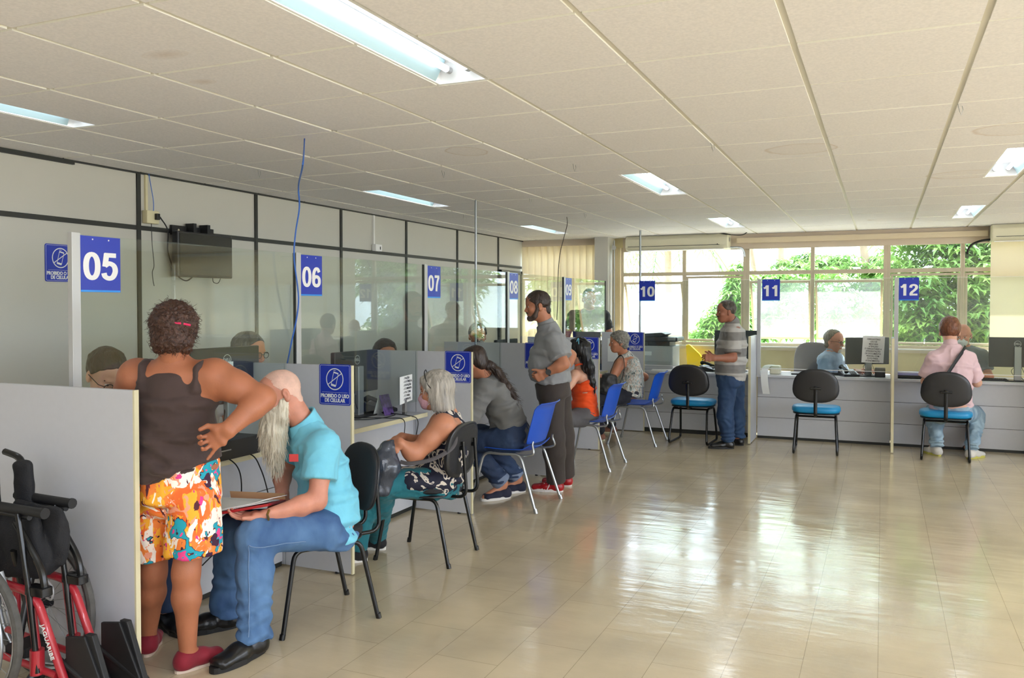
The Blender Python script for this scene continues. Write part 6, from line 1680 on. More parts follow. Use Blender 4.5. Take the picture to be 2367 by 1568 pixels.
strands(bo, 1500, 0.06, 0.0011, wh, m2.t, 9, (0.0, 0, -1.2), 0.22, 0.12, curl=0.12)
MB().tube([V(622, 1180, 3.83) + Vector((0, 0, 0)), V(618, 1190, 3.80), V(621, 1202, 3.83)], 0.006, 6).build('bracelet', mat('gold_strap', rgb(150, 120, 60), 0.3, metal=0.6), m2.t, ws=True)

# the open folder he holds
fa, fb, fc, fd_ = V(420, 1200, 3.80), V(618, 1165, 3.83), V(660, 1155, 4.22), V(480, 1150, 4.25)
t = thing('open_folder', 'red folder lying open with a handwritten white form, held by the bearded man', 'folder', (fa + fc) / 2)
nf = (fb - fa).cross(fd_ - fa).normalized()
if nf.z < 0: nf = -nf
MB().prism([fa, fb, fc, fd_], nf * -0.012, nf * 0.0).build('cover', mat('folder_red', rgb(168, 24, 32), 0.4), t, ws=True, bevel=0.002)
ins = [fa.lerp(fc, .06), fb.lerp(fd_, .06), fc.lerp(fa, .06), fd_.lerp(fb, .06)]
MB().prism(ins, nf * 0.0005, nf * 0.004).build('form', M['paper'], t, ws=True)
ln_ = MB(); rg = random.Random(3)
for k in range(9):
    a_, b2_ = ins[0].lerp(ins[3], .12 + .085 * k), ins[1].lerp(ins[2], .12 + .085 * k); x0 = .08; 
    while x0 < .9:
        x1 = x0 + rg.uniform(.03, .1); p, q = a_.lerp(b2_, x0), a_.lerp(b2_, min(x1, .93)); up_ = (ins[3] - ins[0]).normalized() * .0012
        ln_.add([p + nf * .0046 - up_, q + nf * .0046 - up_, q + nf * .0046 + up_, p + nf * .0046 + up_], [(0, 1, 2, 3)]); x0 = x1 + .02
ln_.build('handwriting', M['ink'], t, ws=True)
kf = fc.lerp(fd_, .02); MB().prism([fd_.lerp(fc, .3), fc, fc + nf * .03 + (fc - fb).normalized() * -.0, fd_.lerp(fc, .3) + nf * .035], (0, 0, 0), (fc - fb).normalized() * .004).build('flap', mat('kraft_card', rgb(200, 158, 116), 0.7), t, ws=True)
MB().tube(bez([fa.lerp(fb, .3) + nf * .01, fa.lerp(fb, .8) + nf * .012, fb + nf * .02, fb.lerp(fc, .5) + nf * .03 + RT * .05, fc.lerp(fb, .2) + nf * .02], 6), .0016, 5).build('elastic', M['white'], t, ws=True)

# ---- 3  grey-haired woman with mask at counter 06
m3 = Human('woman with straight grey hair, pink face mask and navy leaf-print top seated at counter 06', (-2.66, 4.64, 0), SK['tan'],
    V(1008, 905, 5.26), D(-0.98, -0.12, -0.12), V(1036, 955, 5.28),
    [(V(1040, 985, 5.28), .145, .075), (V(1038, 1040, 5.30), .150, .105), (V(1022, 1090, 5.30), .155, .125), (V(1008, 1125, 5.30), .175, .135)], D(0.30, 0, 0.95),
    arms=[(V(1024, 985, 5.12), V(958, 1052, 5.06), V(924, 1022, 5.0), D(-0.75, -0.65, 0.1), D(-0.3, -0.7, -0.6), D(-0.6, .6, -.3), dict(curl=(0.25, 0.35, 0.3), spread=.2, vox=.004)),
          (V(1020, 980, 5.44), V(985, 1030, 5.46), V(930, 1010, 5.3), D(-0.8, -0.3, 0.5), D(0, -1, 0), D(-0.5, 0.3, -.6), dict(vox=.005))],
    legs=[LG(V(1000, 1120, 5.2), V(885, 1118, 5.05), (892, 1272), (836, 1268)), LG(V(985, 1116, 5.42), V(855, 1112, 5.15), (850, 1297), (812, 1300))],
    ua=(0.062, 0.05), fa=(0.045, 0.029), th=(0.088, 0.064), ca=(0.058, 0.038), hs=0.98, nr=0.054, vox=0.008)
navy = ramp_mat('navy_leaf_print', [(0.0, rgb(24, 26, 46)), (0.50, rgb(24, 26, 46)), (0.53, rgb(214, 204, 190)), (0.60, rgb(214, 204, 190)), (0.62, rgb(26, 28, 50)), (1.0, rgb(24, 26, 46))], 7, 2.2, (1, 1, 1.2), kind='flat', detail=2)
P = [Seg(a[0], b[0], (a[1] + .012, a[2] + .012), (b[1] + .012, b[2] + .014), axis=m3.wax, cap=.03, k=.05) for a, b in zip(m3.torso[:-1], m3.torso[1:])]
P += [Seg(V(1028, 960, 5.2), V(1045, 1000, 5.26), .03, .05, k=.04), Seg(V(1000, 1110, 5.25), V(935, 1108, 5.15), (.16, .085), (.14, .07), axis=m3.wax, k=.04)]
P += m3.tor(.012, sel=(0, 1)) + [Seg(V(1030, 966, 5.22), V(1040, 1000, 5.26), .045, .07, k=.04), Ell(Vector(m3.arms[0][0]) + D(-.02, -.01, .03), (.066,) * 3, op='s', k=.01)]
m3.g('top', P, navy, 0.007, folds(0.0081, (8, 8, 6), 21, .002))
m3.trousers(cloth('teal_cotton', rgb(22, 108, 120), .1), (.012, .012, .018), disp=folds(0.0068, (12, 12, 16), 8), name='trousers', t=1.05)
m3.mask(mat('pink_mask', rgb(206, 160, 172), 0.7, noise=(90, 0.12)))
gh = mat('grey_hair_bob', rgb(168, 162, 152), 0.42, noise=(46, 0.36, (1, 1, 0.08)), bump=(90, 0.6, (1, 1, 0.08)))
F3 = m3.F
o = m3.cap_hair(gh, r=(0.112, 0.097, 0.100), c=(-0.016, 0, 0.040), front=((0.075, 0, 0.06), (0.8, 0, -0.6)), nape=-0.12, ears=False, disp=streaks(.004, (60, 60, 6), 5),
    extra=[F3.seg((-0.045, 0, 0.02), (-0.052, 0, -0.105), (0.092, 0.062), (0.098, 0.056), k=.03), F3.seg((0.005, .066, 0.02), (-0.01, .072, -.10), (0.03, .022), (.034, .022), ax=(1, 0, 0), k=.03), F3.seg((0.005, -.066, 0.02), (-0.01, -.072, -.10), (0.03, .022), (.034, .022), ax=(1, 0, 0), k=.03), F3.seg((0.07, .03, 0.085), (0.035, .075, .04), .018, .016, k=.02)])
strands(o, 600, 0.05, 0.001, gh, m3.t, 3, (0, 0, -1.5), 0.25, 0.08)
MB().tube(bez([F3(0.05, -.07, .07), F3(0.055, -.05, .115), F3(0.05, 0.0, .142), F3(0.05, .05, .12), F3(0.03, .088, .06), F3(.01, .094, .03), F3(-.0, .09, .0)], 5), .0028, 6).build('glasses', M['blackm'], m3.t, ws=True, smooth=True)
MB().disc(F3(-.004, .094, -.045), F3.l, .007, .003, 12).build('earring', mat('gold', rgb(220, 180, 90), .25, metal=1), m3.t, ws=True)
strap = cloth('grey_strap', rgb(84, 80, 82), .1)
MB().tube(bez([V(1046, 965, 5.16), V(1054, 1000, 5.10), V(1046, 1035, 5.04), V(1000, 1062, 5.0), V(950, 1072, 4.98), V(925, 1068, 4.99)], 6), [.012] * 31, 8, flat=.35).build('shoulder_strap', strap, m3.t, ws=True, smooth=True)
cs = cloth('black_canvas', rgb(26, 24, 26), .1)
for i in (0, 1): m3.shoe(i, cs, 0.024, 0.25, 0.043, 0.055, solem=mat('white_rubber', rgb(226, 222, 216), .5))
# her plastic bag
t = thing('plastic_bag', 'dark translucent plastic bag on the lap of the masked woman', 'bag', V(888, 1090, 5.0))
bagm = mat('grey_plastic_film', rgb(58, 66, 80), 0.18, bump=(22, 1.0, (1, 1, 0.4)), spec=.9)
o = organic('bag', [([Seg(V(898, 1035, 5.0), V(888, 1075, 4.98), (.05, .04), (.085, .07), axis=RT, k=.03), Seg(V(888, 1075, 4.98), V(876, 1128, 4.98), (.085, .07), (.07, .05), axis=RT, k=.03), Seg(V(908, 1022, 5.0), V(896, 1045, 5.0), .015, .03, k=.02)], .007)], bagm, t, disp=lambda P_, N: .012 * np.abs(vnoise(P_, (22, 22, 7), 3)) + .004 * vnoise(P_, 40, 2))

# ---- 4  man with ponytail at counter 07
m4 = Human('man with long dark ponytail and bald crown in grey shirt at counter 07', (-2.72, 6.15, 0), SK['tan'],
    V(1098, 838, 6.62), D(-0.9, -0.40, -0.55), V(1122, 872, 6.66),
    [(V(1138, 895, 6.68), .175, .085), (V(1158, 935, 6.70), .175, .11), (V(1175, 980, 6.72), .165, .12), (V(1186, 1012, 6.72), .165, .13)], D(0.30, 0, 0.95),
    arms=[(V(1118, 900, 6.50), V(1082, 975, 6.42), V(1050, 975, 6.50), D(-1, 0, -.3), D(0, -1, 0), D(0, 0, -1), dict(vox=.006)), (V(1112, 890, 6.86), V(1062, 950, 6.9), V(1030, 960, 6.9), D(-1, 0, -.3), D(0, -1, 0), D(0, 0, 1), dict(vox=.006))],
    legs=[(V(1184, 1020, 6.60), Vector((-3.02, 5.98, .50)), Vector((-2.80, 6.24, .13)), Vector((-2.92, 6.08, 0))), (V(1176, 1018, 6.84), Vector((-3.02, 6.28, .50)), Vector((-2.78, 6.50, .12)), Vector((-2.92, 6.36, 0)))],
    up=D(-.35, 1, 0), nr=.06, vox=.01, hv=.006, ca=(.058, .042))
gry = cloth('grey_marl', rgb(112, 112, 110), .06, .2)
P = m4.tor(.018) + m4.sleeve(0, 1.0, .022, .0) + m4.sleeve(1, 1.0, .022, .0) + [Seg(V(1186, 1005, 6.72), V(1196, 1022, 6.72), (.17, .12), (.175, .12), axis=m4.wax, cap=.02, k=.03)]
m4.g('shirt', P, gry, .009, folds(0.0162, (5, 5, 7), 31, .003, (18, 18, 18)), [(V(1186, 1026, 6.7), D(-.15, -1, 0))])
m4.trousers(JDK, (.018, .018, .03), disp=jf, name='jeans', t=.93)
for i in (0, 1):
    kn, an = Vector(m4.legs[i][1]), Vector(m4.legs[i][2]); e = kn.lerp(an, .90); dd = (an - kn).normalized()
    m4.g('jeans_cuff', [Seg(e - dd * .04, e + dd * .045, .074, .078, k=.01, clip=[(e + dd * .035, dd), (e - dd * .03, -dd)])], denim('denim_inside', rgb(110, 124, 150), rgb(132, 146, 168)), .008, folds(0.0041))
    m4.shoe(i, cloth('navy_canvas', rgb(30, 32, 54), .1), .022, .27, .046, .055, solem=mat('white_rubber', rgb(226, 222, 216), .5), heel=.07, lift=.0)
F4 = m4.F
o = m4.cap_hair(HD, r=(.106, .088, .094), front=((.078, 0, .07), (.9, 0, -.45)), nape=-.07, disp=streaks(.003, (60, 60, 20), 7), vox=.006, extra=[F4.ell((-.06, 0, -.03), (.045, .065, .05), k=.03), F4.ell((-.02, 0, .15), (.05, .03, .035), op='s', k=.01)], ears=False)
pt = bez([V(1118, 848, 6.60), V(1134, 845, 6.60), V(1152, 862, 6.60), V(1170, 888, 6.58), V(1184, 908, 6.57), V(1190, 922, 6.58)], 4)
n_ = len(pt)
bl = [(.05 * (1 - .6 * i / n_) + .004 * math.sin(i)) * (0.55 if i < 2 else 0.72) for i in range(n_)]
po = m4.g('ponytail', [Seg(pt[i], pt[i + 1], bl[i], bl[i + 1], k=.015) for i in range(n_ - 1)], HD, .006, streaks(.006, (30, 30, 30), 3))
strands(po, 260, .07, .0015, HD, m4.t, 4, tuple((pt[-1] - pt[4]).normalized() * 1.2), .2, .2, curl=.2)
MB().tube([pt[4] + D(0, .03, 0), pt[4] + D(.02, 0, .035), pt[4] + D(0, -.03, 0)], .005, 6).build('hair_tie', M['greymetal'], m4.t, ws=True)

# ---- 5  standing man in grey polo
m5 = Human('tall man standing in profile with dark hair, grey shirt, brown trousers and red shoes', (-2.58, 6.66, 0), SK['mid'],
    V(1242, 708, 7.12), D(-1, -0.14, 0.16), V(1262, 748, 7.14),
    [(V(1272, 778, 7.14), .185, .095), (V(1272, 815, 7.14), .180, .125), (V(1270, 850, 7.14), .170, .145), (V(1276, 885, 7.14), .165, .13), (V(1280, 915, 7.14), .165, .125)], D(0.15, 0, 1),
    arms=[(V(1284, 788, 6.97), V(1304, 842, 6.90), V(1262, 862, 6.92), D(-.85, -.5, 0), D(-.3, .3, -1), D(-.5, .8, .3), dict(curl=(1.0, 1.1, .8), vox=.005)),
          (V(1282, 786, 7.32), V(1320, 822, 7.42), V(1300, 868, 7.32), D(-1, -.4, 0), D(0, 0, 1), D(0, 1, 0), dict(curl=(.9, .9, .6), vox=.006))],
    legs=[LG(V(1275, 915, 7.05), V(1279, 1010, 7.03), (1302, 1138), (1226, 1134)), LG(V(1290, 915, 7.24), V(1301, 1010, 7.28), (1322, 1125), (1262, 1120))],
    ua=(.05, .042), fa=(.043, .03), th=(.095, .068), ca=(.062, .046), nr=.062, vox=.009, hv=.0045, chin=1.1)
gp = cloth('grey_pique', rgb(140, 142, 144), .05, .15)
P = m5.tor(.02, sel=(0, 4)) + m5.sleeve(0, .72, .018, .022) + m5.sleeve(1, .6, .018, .02) + [Seg(V(1250, 830, 7.12), V(1248, 880, 7.1), (.10, .08), (.09, .06), axis=m5.wax, k=.06)]
m5.g('polo_shirt', P, gp, .008, folds(0.0121, (6, 6, 8), 41, .002), [(V(1272, 892, 7.1), D(-.28, -1, 0))])
m5.collar(gp, .068)
bt_ = cloth('brown_twill', rgb(58, 50, 46), .06)
def pf(P_, N): return .006 * vnoise(P_, (10, 10, 2), 5) + .004 * vnoise(P_, (6, 6, 6), 6)
m5.trousers(bt_, (.016, .024, .034), disp=pf, t=1.03, name='trousers')
rs = mat('red_leather', rgb(168, 20, 30), .3); wr_ = mat('white_rubber', rgb(232, 226, 222), .5)
for i in (0, 1): m5.shoe(i, rs, .026, .29, .048, .055, solem=wr_, strip=1)
F5 = m5.F
o = m5.cap_hair(HD, r=(.108, .086, .096), c=(-.012, 0, .038), front=((.088, 0, .070), (.62, 0, -.72)), nape=-.085, disp=streaks(.003, (40, 40, 30), 3), vox=.0045, extra=[F5.ell((-.075, 0, -.045), (.035, .055, .045), k=.02), F5.seg((.018, .074, .02), (.02, .07, -.02), .012, .01, k=.01), F5.seg((.018, -.074, .02), (.02, -.07, -.02), .012, .01, k=.01)])
strands(o, 260, .035, .0014, HD, m5.t, 6, (0, 0, -1), .5, .35, curl=.5)
m5.g('beard', [F5.seg((.012, .068, -.020), (.040, .052, -.078), .016, .018, k=.02), F5.seg((.012, -.068, -.020), (.040, -.052, -.078), .016, .018, k=.02), F5.seg((.040, .050, -.078), (.076, 0, -.094), .018, .022, k=.02), F5.seg((.040, -.050, -.078), (.076, 0, -.094), .018, .022, k=.02), F5.ell((.045, 0, -.088), (.036, .040, .026), k=.02), F5.seg((.084, .022, -.056), (.096, 0, -.043), .006, .007, k=.008), F5.seg((.084, -.022, -.056), (.096, 0, -.043), .006, .007, k=.008)], hairm('beard_salt', rgb(84, 68, 60), .4, (1, 1, .5)), .0042, streaks(.0012, (90, 90, 30), 3))
wv = m5.arms[0]; q = Vector(wv[2]).lerp(Vector(wv[1]), .12); ax = (Vector(wv[1]) - Vector(wv[2])).normalized(); u_ = ax.orthogonal().normalized(); v_ = ax.cross(u_)
MB().tube([q + (u_ * math.cos(a) + v_ * math.sin(a)) * .033 for a in [k * PI / 8 for k in range(16)]], .008, 6, closed=True).disc(q + BK * .036, BK, .023, .012, 16).build('wristwatch', M['black'], m5.t, ws=True)

# ---- 6  woman in orange
m6 = Human('woman with long black hair in an orange open-back top seated at counter 08', (-2.7, 7.9, 0), SK['fair'],
    V(1336, 812, 8.15), D(-0.92, -0.1, -0.5), V(1342, 848, 8.2),
    [(V(1343, 868, 8.22), .150, .072), (V(1348, 900, 8.22), .145, .095), (V(1352, 935, 8.22), .14, .10), (V(1350, 962, 8.22), .165, .125)], D(.30, 0, .95),
    arms=[(V(1330, 868, 8.06), V(1308, 905, 7.96), V(1290, 900, 8.0), D(-1, 0, 0), D(0, -1, 0), D(0, 0, -1), dict(vox=.007)), (V(1330, 866, 8.38), V(1300, 900, 8.4), V(1280, 895, 8.4), D(-1, 0, 0), D(0, -1, 0), D(0, 0, 1), dict(vox=.007))],
    legs=[(V(1345, 968, 8.12), V(1275, 972, 7.95), V(1290, 1050, 7.95), V(1270, 1060, 7.9)), (V(1340, 964, 8.34), V(1270, 965, 8.2), V(1285, 1042, 8.2), V(1265, 1050, 8.15))],
    face=False, vox=.010, hv=.007, hs=.97, tk=.97, th=(.072, .055), ua=(.04, .034), fa=(.034, .024))
org = cloth('orange_jersey', rgb(246, 84, 22), .05, .2)
m6.g('top', m6.tor(.012), org, .008, folds(0.0081, (6, 6, 22), 9), [(V(1350, 882, 8.1), D(-.35, 1, 0)), (V(1350, 962, 8.2), D(.05, -1, 0))])
MB().tube(bez([V(1330, 845, 8.12), V(1345, 842, 8.1), V(1360, 850, 8.12), V(1372, 880, 8.12), V(1372, 900, 8.13)], 4), .008, 6).build('halter_strap', org, m6.t, ws=True)
m6.trousers(cloth('grey_jersey', rgb(92, 90, 92), .06), (.012, .012, .014), disp=folds(0.0054), name='leggings')
for i in (0, 1): m6.shoe(i, cs, .02, .25, .043, .05)
F6 = m6.F
hb_ = mat('hair_jet', rgb(14, 13, 15), .38, bump=(60, .6, (1, 1, .1)))
o = m6.g('hair', [F6.ell((-.014, 0, .036), (.115, .098, .102), k=.03, clip=[(F6(.06, 0, .05), F6.v(.9, 0, -.45))]), Seg(F6(-.05, 0, .02), V(1358, 850, 8.13), (.085, .07), (.085, .05), axis=m6.wax, k=.04), Seg(V(1358, 850, 8.13), V(1366, 885, 8.12), (.085, .05), (.055, .035), axis=m6.wax, k=.04), Seg(V(1366, 885, 8.12), V(1371, 908, 8.12), (.055, .035), (.02, .015), axis=m6.wax, k=.03)], hb_, .007, streaks(.006, (45, 45, 8), 6))
strands(o, 260, .06, .0018, hb_, m6.t, 6, (0, 0, -1.2), .2, .12)
MB().tube(bez([V(1333, 790, 8.02), V(1337, 782, 8.02), V(1338, 796, 8.02)], 4), .004, 6).build('hair_clip', mat('blue_clip', rgb(90, 170, 200), .3), m6.t, ws=True)

# ---- 7  elderly woman with curly grey hair
m7 = Human('elderly woman with short curly grey hair and speckled sleeveless blouse seated at counter 09', (-2.6, 9.46, 0), SK['mid'],
    V(1430, 792, 9.62), D(-0.99, -0.04, 0.10), V(1440, 817, 9.66),
    [(V(1450, 834, 9.68), .165, .085), (V(1455, 862, 9.68), .17, .12), (V(1455, 890, 9.68), .17, .14), (V(1452, 912, 9.68), .185, .15)], D(.28, 0, .95),
    arms=[(V(1432, 842, 9.52), V(1412, 880, 9.44), V(1384, 868, 9.42), D(-1, .1, 0), D(0, -1, 0), D(0, 0, -1), dict(vox=.007)), (V(1445, 840, 9.88), V(1490, 872, 9.92), V(1460, 885, 9.95), D(-1, 0, 0), D(0, -1, 0), D(0, 0, 1), None)],
    legs=[LG(V(1440, 918, 9.58), V(1368, 922, 9.45), (1398, 1020), (1374, 1017)), LG(V(1440, 914, 9.84), V(1370, 916, 9.78), (1426, 1003), (1398, 1001))],
    ua=(.052, .042), vox=.010, hv=.0055, nr=.056, th=(.085, .062))
spk = ramp_mat('speckled_blouse', [(.30, rgb(62, 56, 50)), (.42, rgb(150, 168, 166)), (.50, rgb(212, 206, 196)), (.58, rgb(150, 130, 112)), (.68, rgb(200, 214, 214))], 55, .4, (1, 1, .28), kind='lin', detail=2)
P = m7.tor(.018) + [Seg(V(1440, 836, 9.60), V(1455, 850, 9.64), .055, .08, k=.05)]
m7.g('blouse', P, spk, .009, folds(0.0081, (7, 7, 7), 12), [(V(1455, 920, 9.6), D(0, -1, 0))])
m7.trousers(cloth('black_trousers', rgb(26, 28, 40), .1), (.012, .014, .02), disp=folds(0.0054), t=.97)
for i in (0, 1): m7.shoe(i, cloth('tan_sandal', rgb(150, 100, 80), .1), .02, .24, .042, .045, solem=M['edge'], name='sandal')
gc = hairm('hair_grey_curly', rgb(126, 122, 112), .45, (1, 1, 1), 60)
F7 = m7.F
m7.cap_hair(gc, r=(.114, .096, .100), front=((.080, 0, .065), (.75, 0, -.65)), nape=-.085, disp=curly(.008, 62, 4), vox=.006, extra=[F7.ell((-.06, 0, -.04), (.05, .075, .045), k=.02)], ears=False)
t = thing('handbag', 'black shoulder bag hanging under the arm of the curly grey-haired woman', 'bag', V(1412, 890, 9.4))
organic('bag', [([Seg(V(1408, 870, 9.42), V(1406, 905, 9.42), (.09, .06), (.12, .07), axis=RT, cap=.03, k=.03)], .009)], cloth('black_leatherette', rgb(34, 34, 34), .1, rough=.5), t, disp=folds(0.0108))
MB().tube(bez([V(1432, 890, 9.40), V(1442, 860, 9.40), V(1442, 832, 9.47), V(1434, 822, 9.55), V(1420, 838, 9.46), V(1408, 870, 9.38)], 5), .009, 6, flat=.5).build('strap', M['blackm'], t, ws=True)

# ---- 8  standing man in striped polo
m8 = Human('standing man in grey and white striped polo shirt and blue jeans', (-1.55, 9.50, 0), SK['dark'],
    V(1678, 722, 9.30), D(-1, -0.04, 0.08), V(1692, 743, 9.33),
    [(V(1694, 764, 9.34), .18, .09), (V(1692, 795, 9.34), .178, .125), (V(1688, 830, 9.34), .17, .145), (V(1686, 865, 9.34), .165, .135), (V(1688, 890, 9.34), .165, .125)], D(.10, 0, 1),
    arms=[(V(1694, 772, 9.16), V(1694, 828, 9.10), V(1650, 828, 9.04), D(-1, .05, 0), D(0, -.3, -1), D(0, 1, 0), dict(curl=(.8, .8, .6), vox=.005)), (V(1694, 772, 9.52), V(1682, 825, 9.56), V(1648, 826, 9.34), D(-1, 0, .5), D(0, 0, 1), D(0, 1, 0), dict(curl=(.8, .8, .6), vox=.006))],
    legs=[LG(V(1682, 890, 9.26), V(1676, 960, 9.24), (1697, 1038), (1642, 1037)), LG(V(1700, 890, 9.44), V(1703, 960, 9.50), (1719, 1031), (1680, 1027))],
    ua=(.048, .042), fa=(.042, .029), th=(.088, .066), ca=(.06, .044), nr=.058, vox=.009, hv=.0052)
ms = mat('striped_pique', rgb(150, 150, 148), .8)
nt, b = nodes(ms); tcn = nt.nodes.new('ShaderNodeTexCoord'); sx_ = nt.nodes.new('ShaderNodeSeparateXYZ'); nt.links.new(tcn.outputs['Object'], sx_.inputs[0])
mm_ = nt.nodes.new('ShaderNodeMath'); mm_.operation = 'MULTIPLY_ADD'; mm_.inputs[1].default_value = 5.6; mm_.inputs[2].default_value = .35; nt.links.new(sx_.outputs[2], mm_.inputs[0])
fr_ = nt.nodes.new('ShaderNodeMath'); fr_.operation = 'FRACT'; nt.links.new(mm_.outputs[0], fr_.inputs[0])
rp_ = nt.nodes.new('ShaderNodeValToRGB'); rp_.color_ramp.interpolation = 'CONSTANT'; rp_.color_ramp.elements[0].color = rgb(128, 126, 124); rp_.color_ramp.elements[1].position = .5; rp_.color_ramp.elements[1].color = rgb(178, 176, 172); nt.links.new(fr_.outputs[0], rp_.inputs[0]); nt.links.new(rp_.outputs[0], b.inputs['Base Color'])
P = m8.tor(.022, sel=(0, 4)) + m8.sleeve(0, .80, .022, .022) + m8.sleeve(1, .8, .02, .02) + [Seg(V(1690, 860, 9.34), V(1688, 880, 9.34), (.18, .155), (.18, .150), axis=m8.wax, cap=.02, k=.03)]
m8.g('polo_shirt', P, ms, .008, folds(0.0095, (6, 6, 8), 14, .002), [(V(1690, 881, 9.3), D(0, -1, 0))])
m8.collar(ms, .068)
pr_ = MB(); rg = random.Random(5)
for k in range(16):
    a_ = V(1706 + (k % 4) * 4, 772 + (k // 4) * 8, 9.13 + (k % 4) * .015); pr_.rbox(a_, (.008, .002, .010), .002, R=Matrix(((RT.x, BK.x, 0), (RT.y, BK.y, 0), (0, 0, 1))))
m8.trousers(JMID, (.012, .014, .024), disp=jf, name='jeans', t=1.05)
for i in (0, 1): m8.shoe(i, blk, .024, .28, .046, .055, solem=M['blackm'])
m8.cap_hair(hairm('hair_pepper', rgb(70, 62, 54), .4), r=(.105, .085, .094), front=((.078, 0, .080), (.6, 0, -.75)), nape=-.062, vox=.0052, disp=streaks(.003, (50, 50, 30), 3))
m8.g('moustache', [m8.F.seg((.084, .022, -.050), (.098, 0, -.042), .005, .006, k=.004), m8.F.seg((.084, -.022, -.050), (.098, 0, -.042), .005, .006, k=.004)], HD, .003)

# ---- 15  man in pink shirt at counter 12
B_ = lambda px, py, dd=0.0: V(px, py, 8.72 + dd)
fwy = Vector((0.02, 1, 0))
m15 = Human('auburn-haired man in pink shirt with black strap, seated with his back turned', (0.62, 9.72, 0), SK['fair'],
    B_(2195, 768, .12), fwy + Vector((0, 0, -.1)), B_(2197, 796, .06),
    [(B_(2198, 817, .05), .185, .08), (B_(2198, 850, .02), .180, .105), (B_(2198, 895, -.02), .165, .115), (B_(2198, 935, -.05), .175, .125), (B_(2196, 955, .0), .18, .13)], (1, 0, 0),
    arms=[(B_(2160, 832, .05), B_(2140, 882, .12), B_(2155, 880, .40), (0.1, 1, 0), (0, 0, -1), (1, 0, 0), dict(vox=.007)), (B_(2237, 832, .05), B_(2258, 885, .12), B_(2245, 882, .40), (-.1, 1, 0), (0, 0, -1), (-1, 0, 0), dict(vox=.007))],
    legs=[(B_(2175, 958, .05), B_(2160, 952, .50), B_(2168, 1030, .42), B_(2150, 1040, .55)), (B_(2222, 958, .05), B_(2260, 955, .50), B_(2240, 1030, .30), B_(2230, 1040, .5))],
    ua=(.05, .044), face=False, vox=.010, hv=.006, nr=.062, th=(.088, .066), hs=1.12)
m15.legs = [(m15.legs[0][0], m15.legs[0][1], Vector((.53, 9.86, .09)), Vector((.44, 10.0, 0))), (m15.legs[1][0], m15.legs[1][1], Vector((.84, 9.80, .09)), Vector((.93, 9.92, 0)))]
pk = cloth('pink_linen', rgb(218, 186, 190), .04, .25)
P = m15.tor(.02) + m15.sleeve(0, .82, .022, .022) + m15.sleeve(1, .82, .022, .022)
m15.g('shirt', P, pk, .009, folds(0.0095, (6, 6, 7), 17, .002), [(B_(2198, 962), D(0, -1, 0))])
m15.collar(pk, .066)
MB().tube(bez([B_(2232, 802, .0), B_(2226, 812, -.075), B_(2208, 838, -.115), B_(2188, 868, -.13), B_(2165, 900, -.14)], 5), [.020] * 21, 8, flat=.25, up=tuple(BK)).build('bag_strap', M['blackm'], m15.t, ws=True, smooth=True)
m15.trousers(JLT, (.014, .018, .026), disp=jf, name='jeans', t=.96)
for i in (0, 1): m15.shoe(i, cloth('white_canvas', rgb(206, 202, 194), .06), .024, .28, .048, .055, solem=mat('yellow_sole', rgb(196, 190, 90), .6))
m15.cap_hair(hairm('hair_auburn', rgb(110, 66, 42), .4), r=(.112, .094, .104), front=((.05, 0, .05), (1, 0, -.3)), nape=-.065, vox=.006, disp=streaks(.003, (50, 50, 40), 5), extra=[m15.F.ell((0, 0, .115), (.06, .06, .03), k=.03)])

# ---- clerks
def clerk(label, c, fd, sk, hairfn, shirt=None, base=None, sh_w=.17, arms=None, up=(0, 0, 1), hs=1.0, hv=.006, **k):
    c = Vector(c); f = Vector(fd); f.z = 0; f.normalize(); l = Vector((-f.y, f.x, 0))
    nk_ = c - f * .03 + Vector((0, 0, -.118)); z0 = nk_.z
    T = [(nk_ + Vector((0, 0, -.05)) - f * .01, sh_w, .08), (nk_ + Vector((0, 0, -.20)), sh_w, .11), (nk_ + Vector((0, 0, -.38)) - f * .02, sh_w * .95, .115), (nk_ + Vector((0, 0, -.50)) - f * .04, sh_w, .12)]
    A = arms if arms else [(nk_ + l * s_ * (sh_w + .01) + Vector((0, 0, -.07)), nk_ + l * s_ * (sh_w + .06) + f * .06 + Vector((0, 0, -.34)), nk_ + l * s_ * .10 + f * .30 + Vector((0, 0, -.38)), f, (0, 0, -1), l * -s_, dict(vox=.007)) for s_ in (1, -1)]
    p0 = T[-1][0]
    Lg = [(p0 + l * s_ * .09, p0 + l * s_ * .12 + f * .42 + Vector((0, 0, .02)), Vector((p0.x + l.x * s_ * .12 + f.x * .40, p0.y + l.y * s_ * .12 + f.y * .40, .09)), Vector((p0.x + l.x * s_ * .12 + f.x * .58, p0.y + l.y * s_ * .12 + f.y * .58, 0))) for s_ in (1, -1)]
    h = Human(label, (p0.x, p0.y, 0), sk, c, fd, nk_, T, l, A, Lg, up=up, hs=hs, hv=hv, vox=.012, **k)
    h.g('shirt', h.tor(.016) + h.sleeve(0, .7) + h.sleeve(1, .7), shirt or cloth('shirt_blue', rgb(120, 140, 170), .06), .011, folds(0.0081))
    h.collar(shirt or M['paper'], .064)
    h.trousers(JDK, vox=.014)
    for i in (0, 1): h.shoe(i, blk, .02)
    if hairfn: hairfn(h)
    return h
def short(m_, fr=((.072, 0, .084), (.72, 0, -.69)), **k):
    return lambda h: h.cap_hair(m_, front=fr, vox=.006, disp=streaks(.004, (40, 40, 30), 5), **k)
BG = M['blackm']
wsh = cloth('shirt_white', rgb(210, 212, 216), .04)
h = clerk('clerk with dark side-parted hair and glasses looking down behind counter 05', V(246, 868, 4.20), D(.80, -.62, .65), SK['fair'], short(HD, r=(.110, .090, .098)), wsh, hs=1.02, hv=.0045); h.glasses(BG)
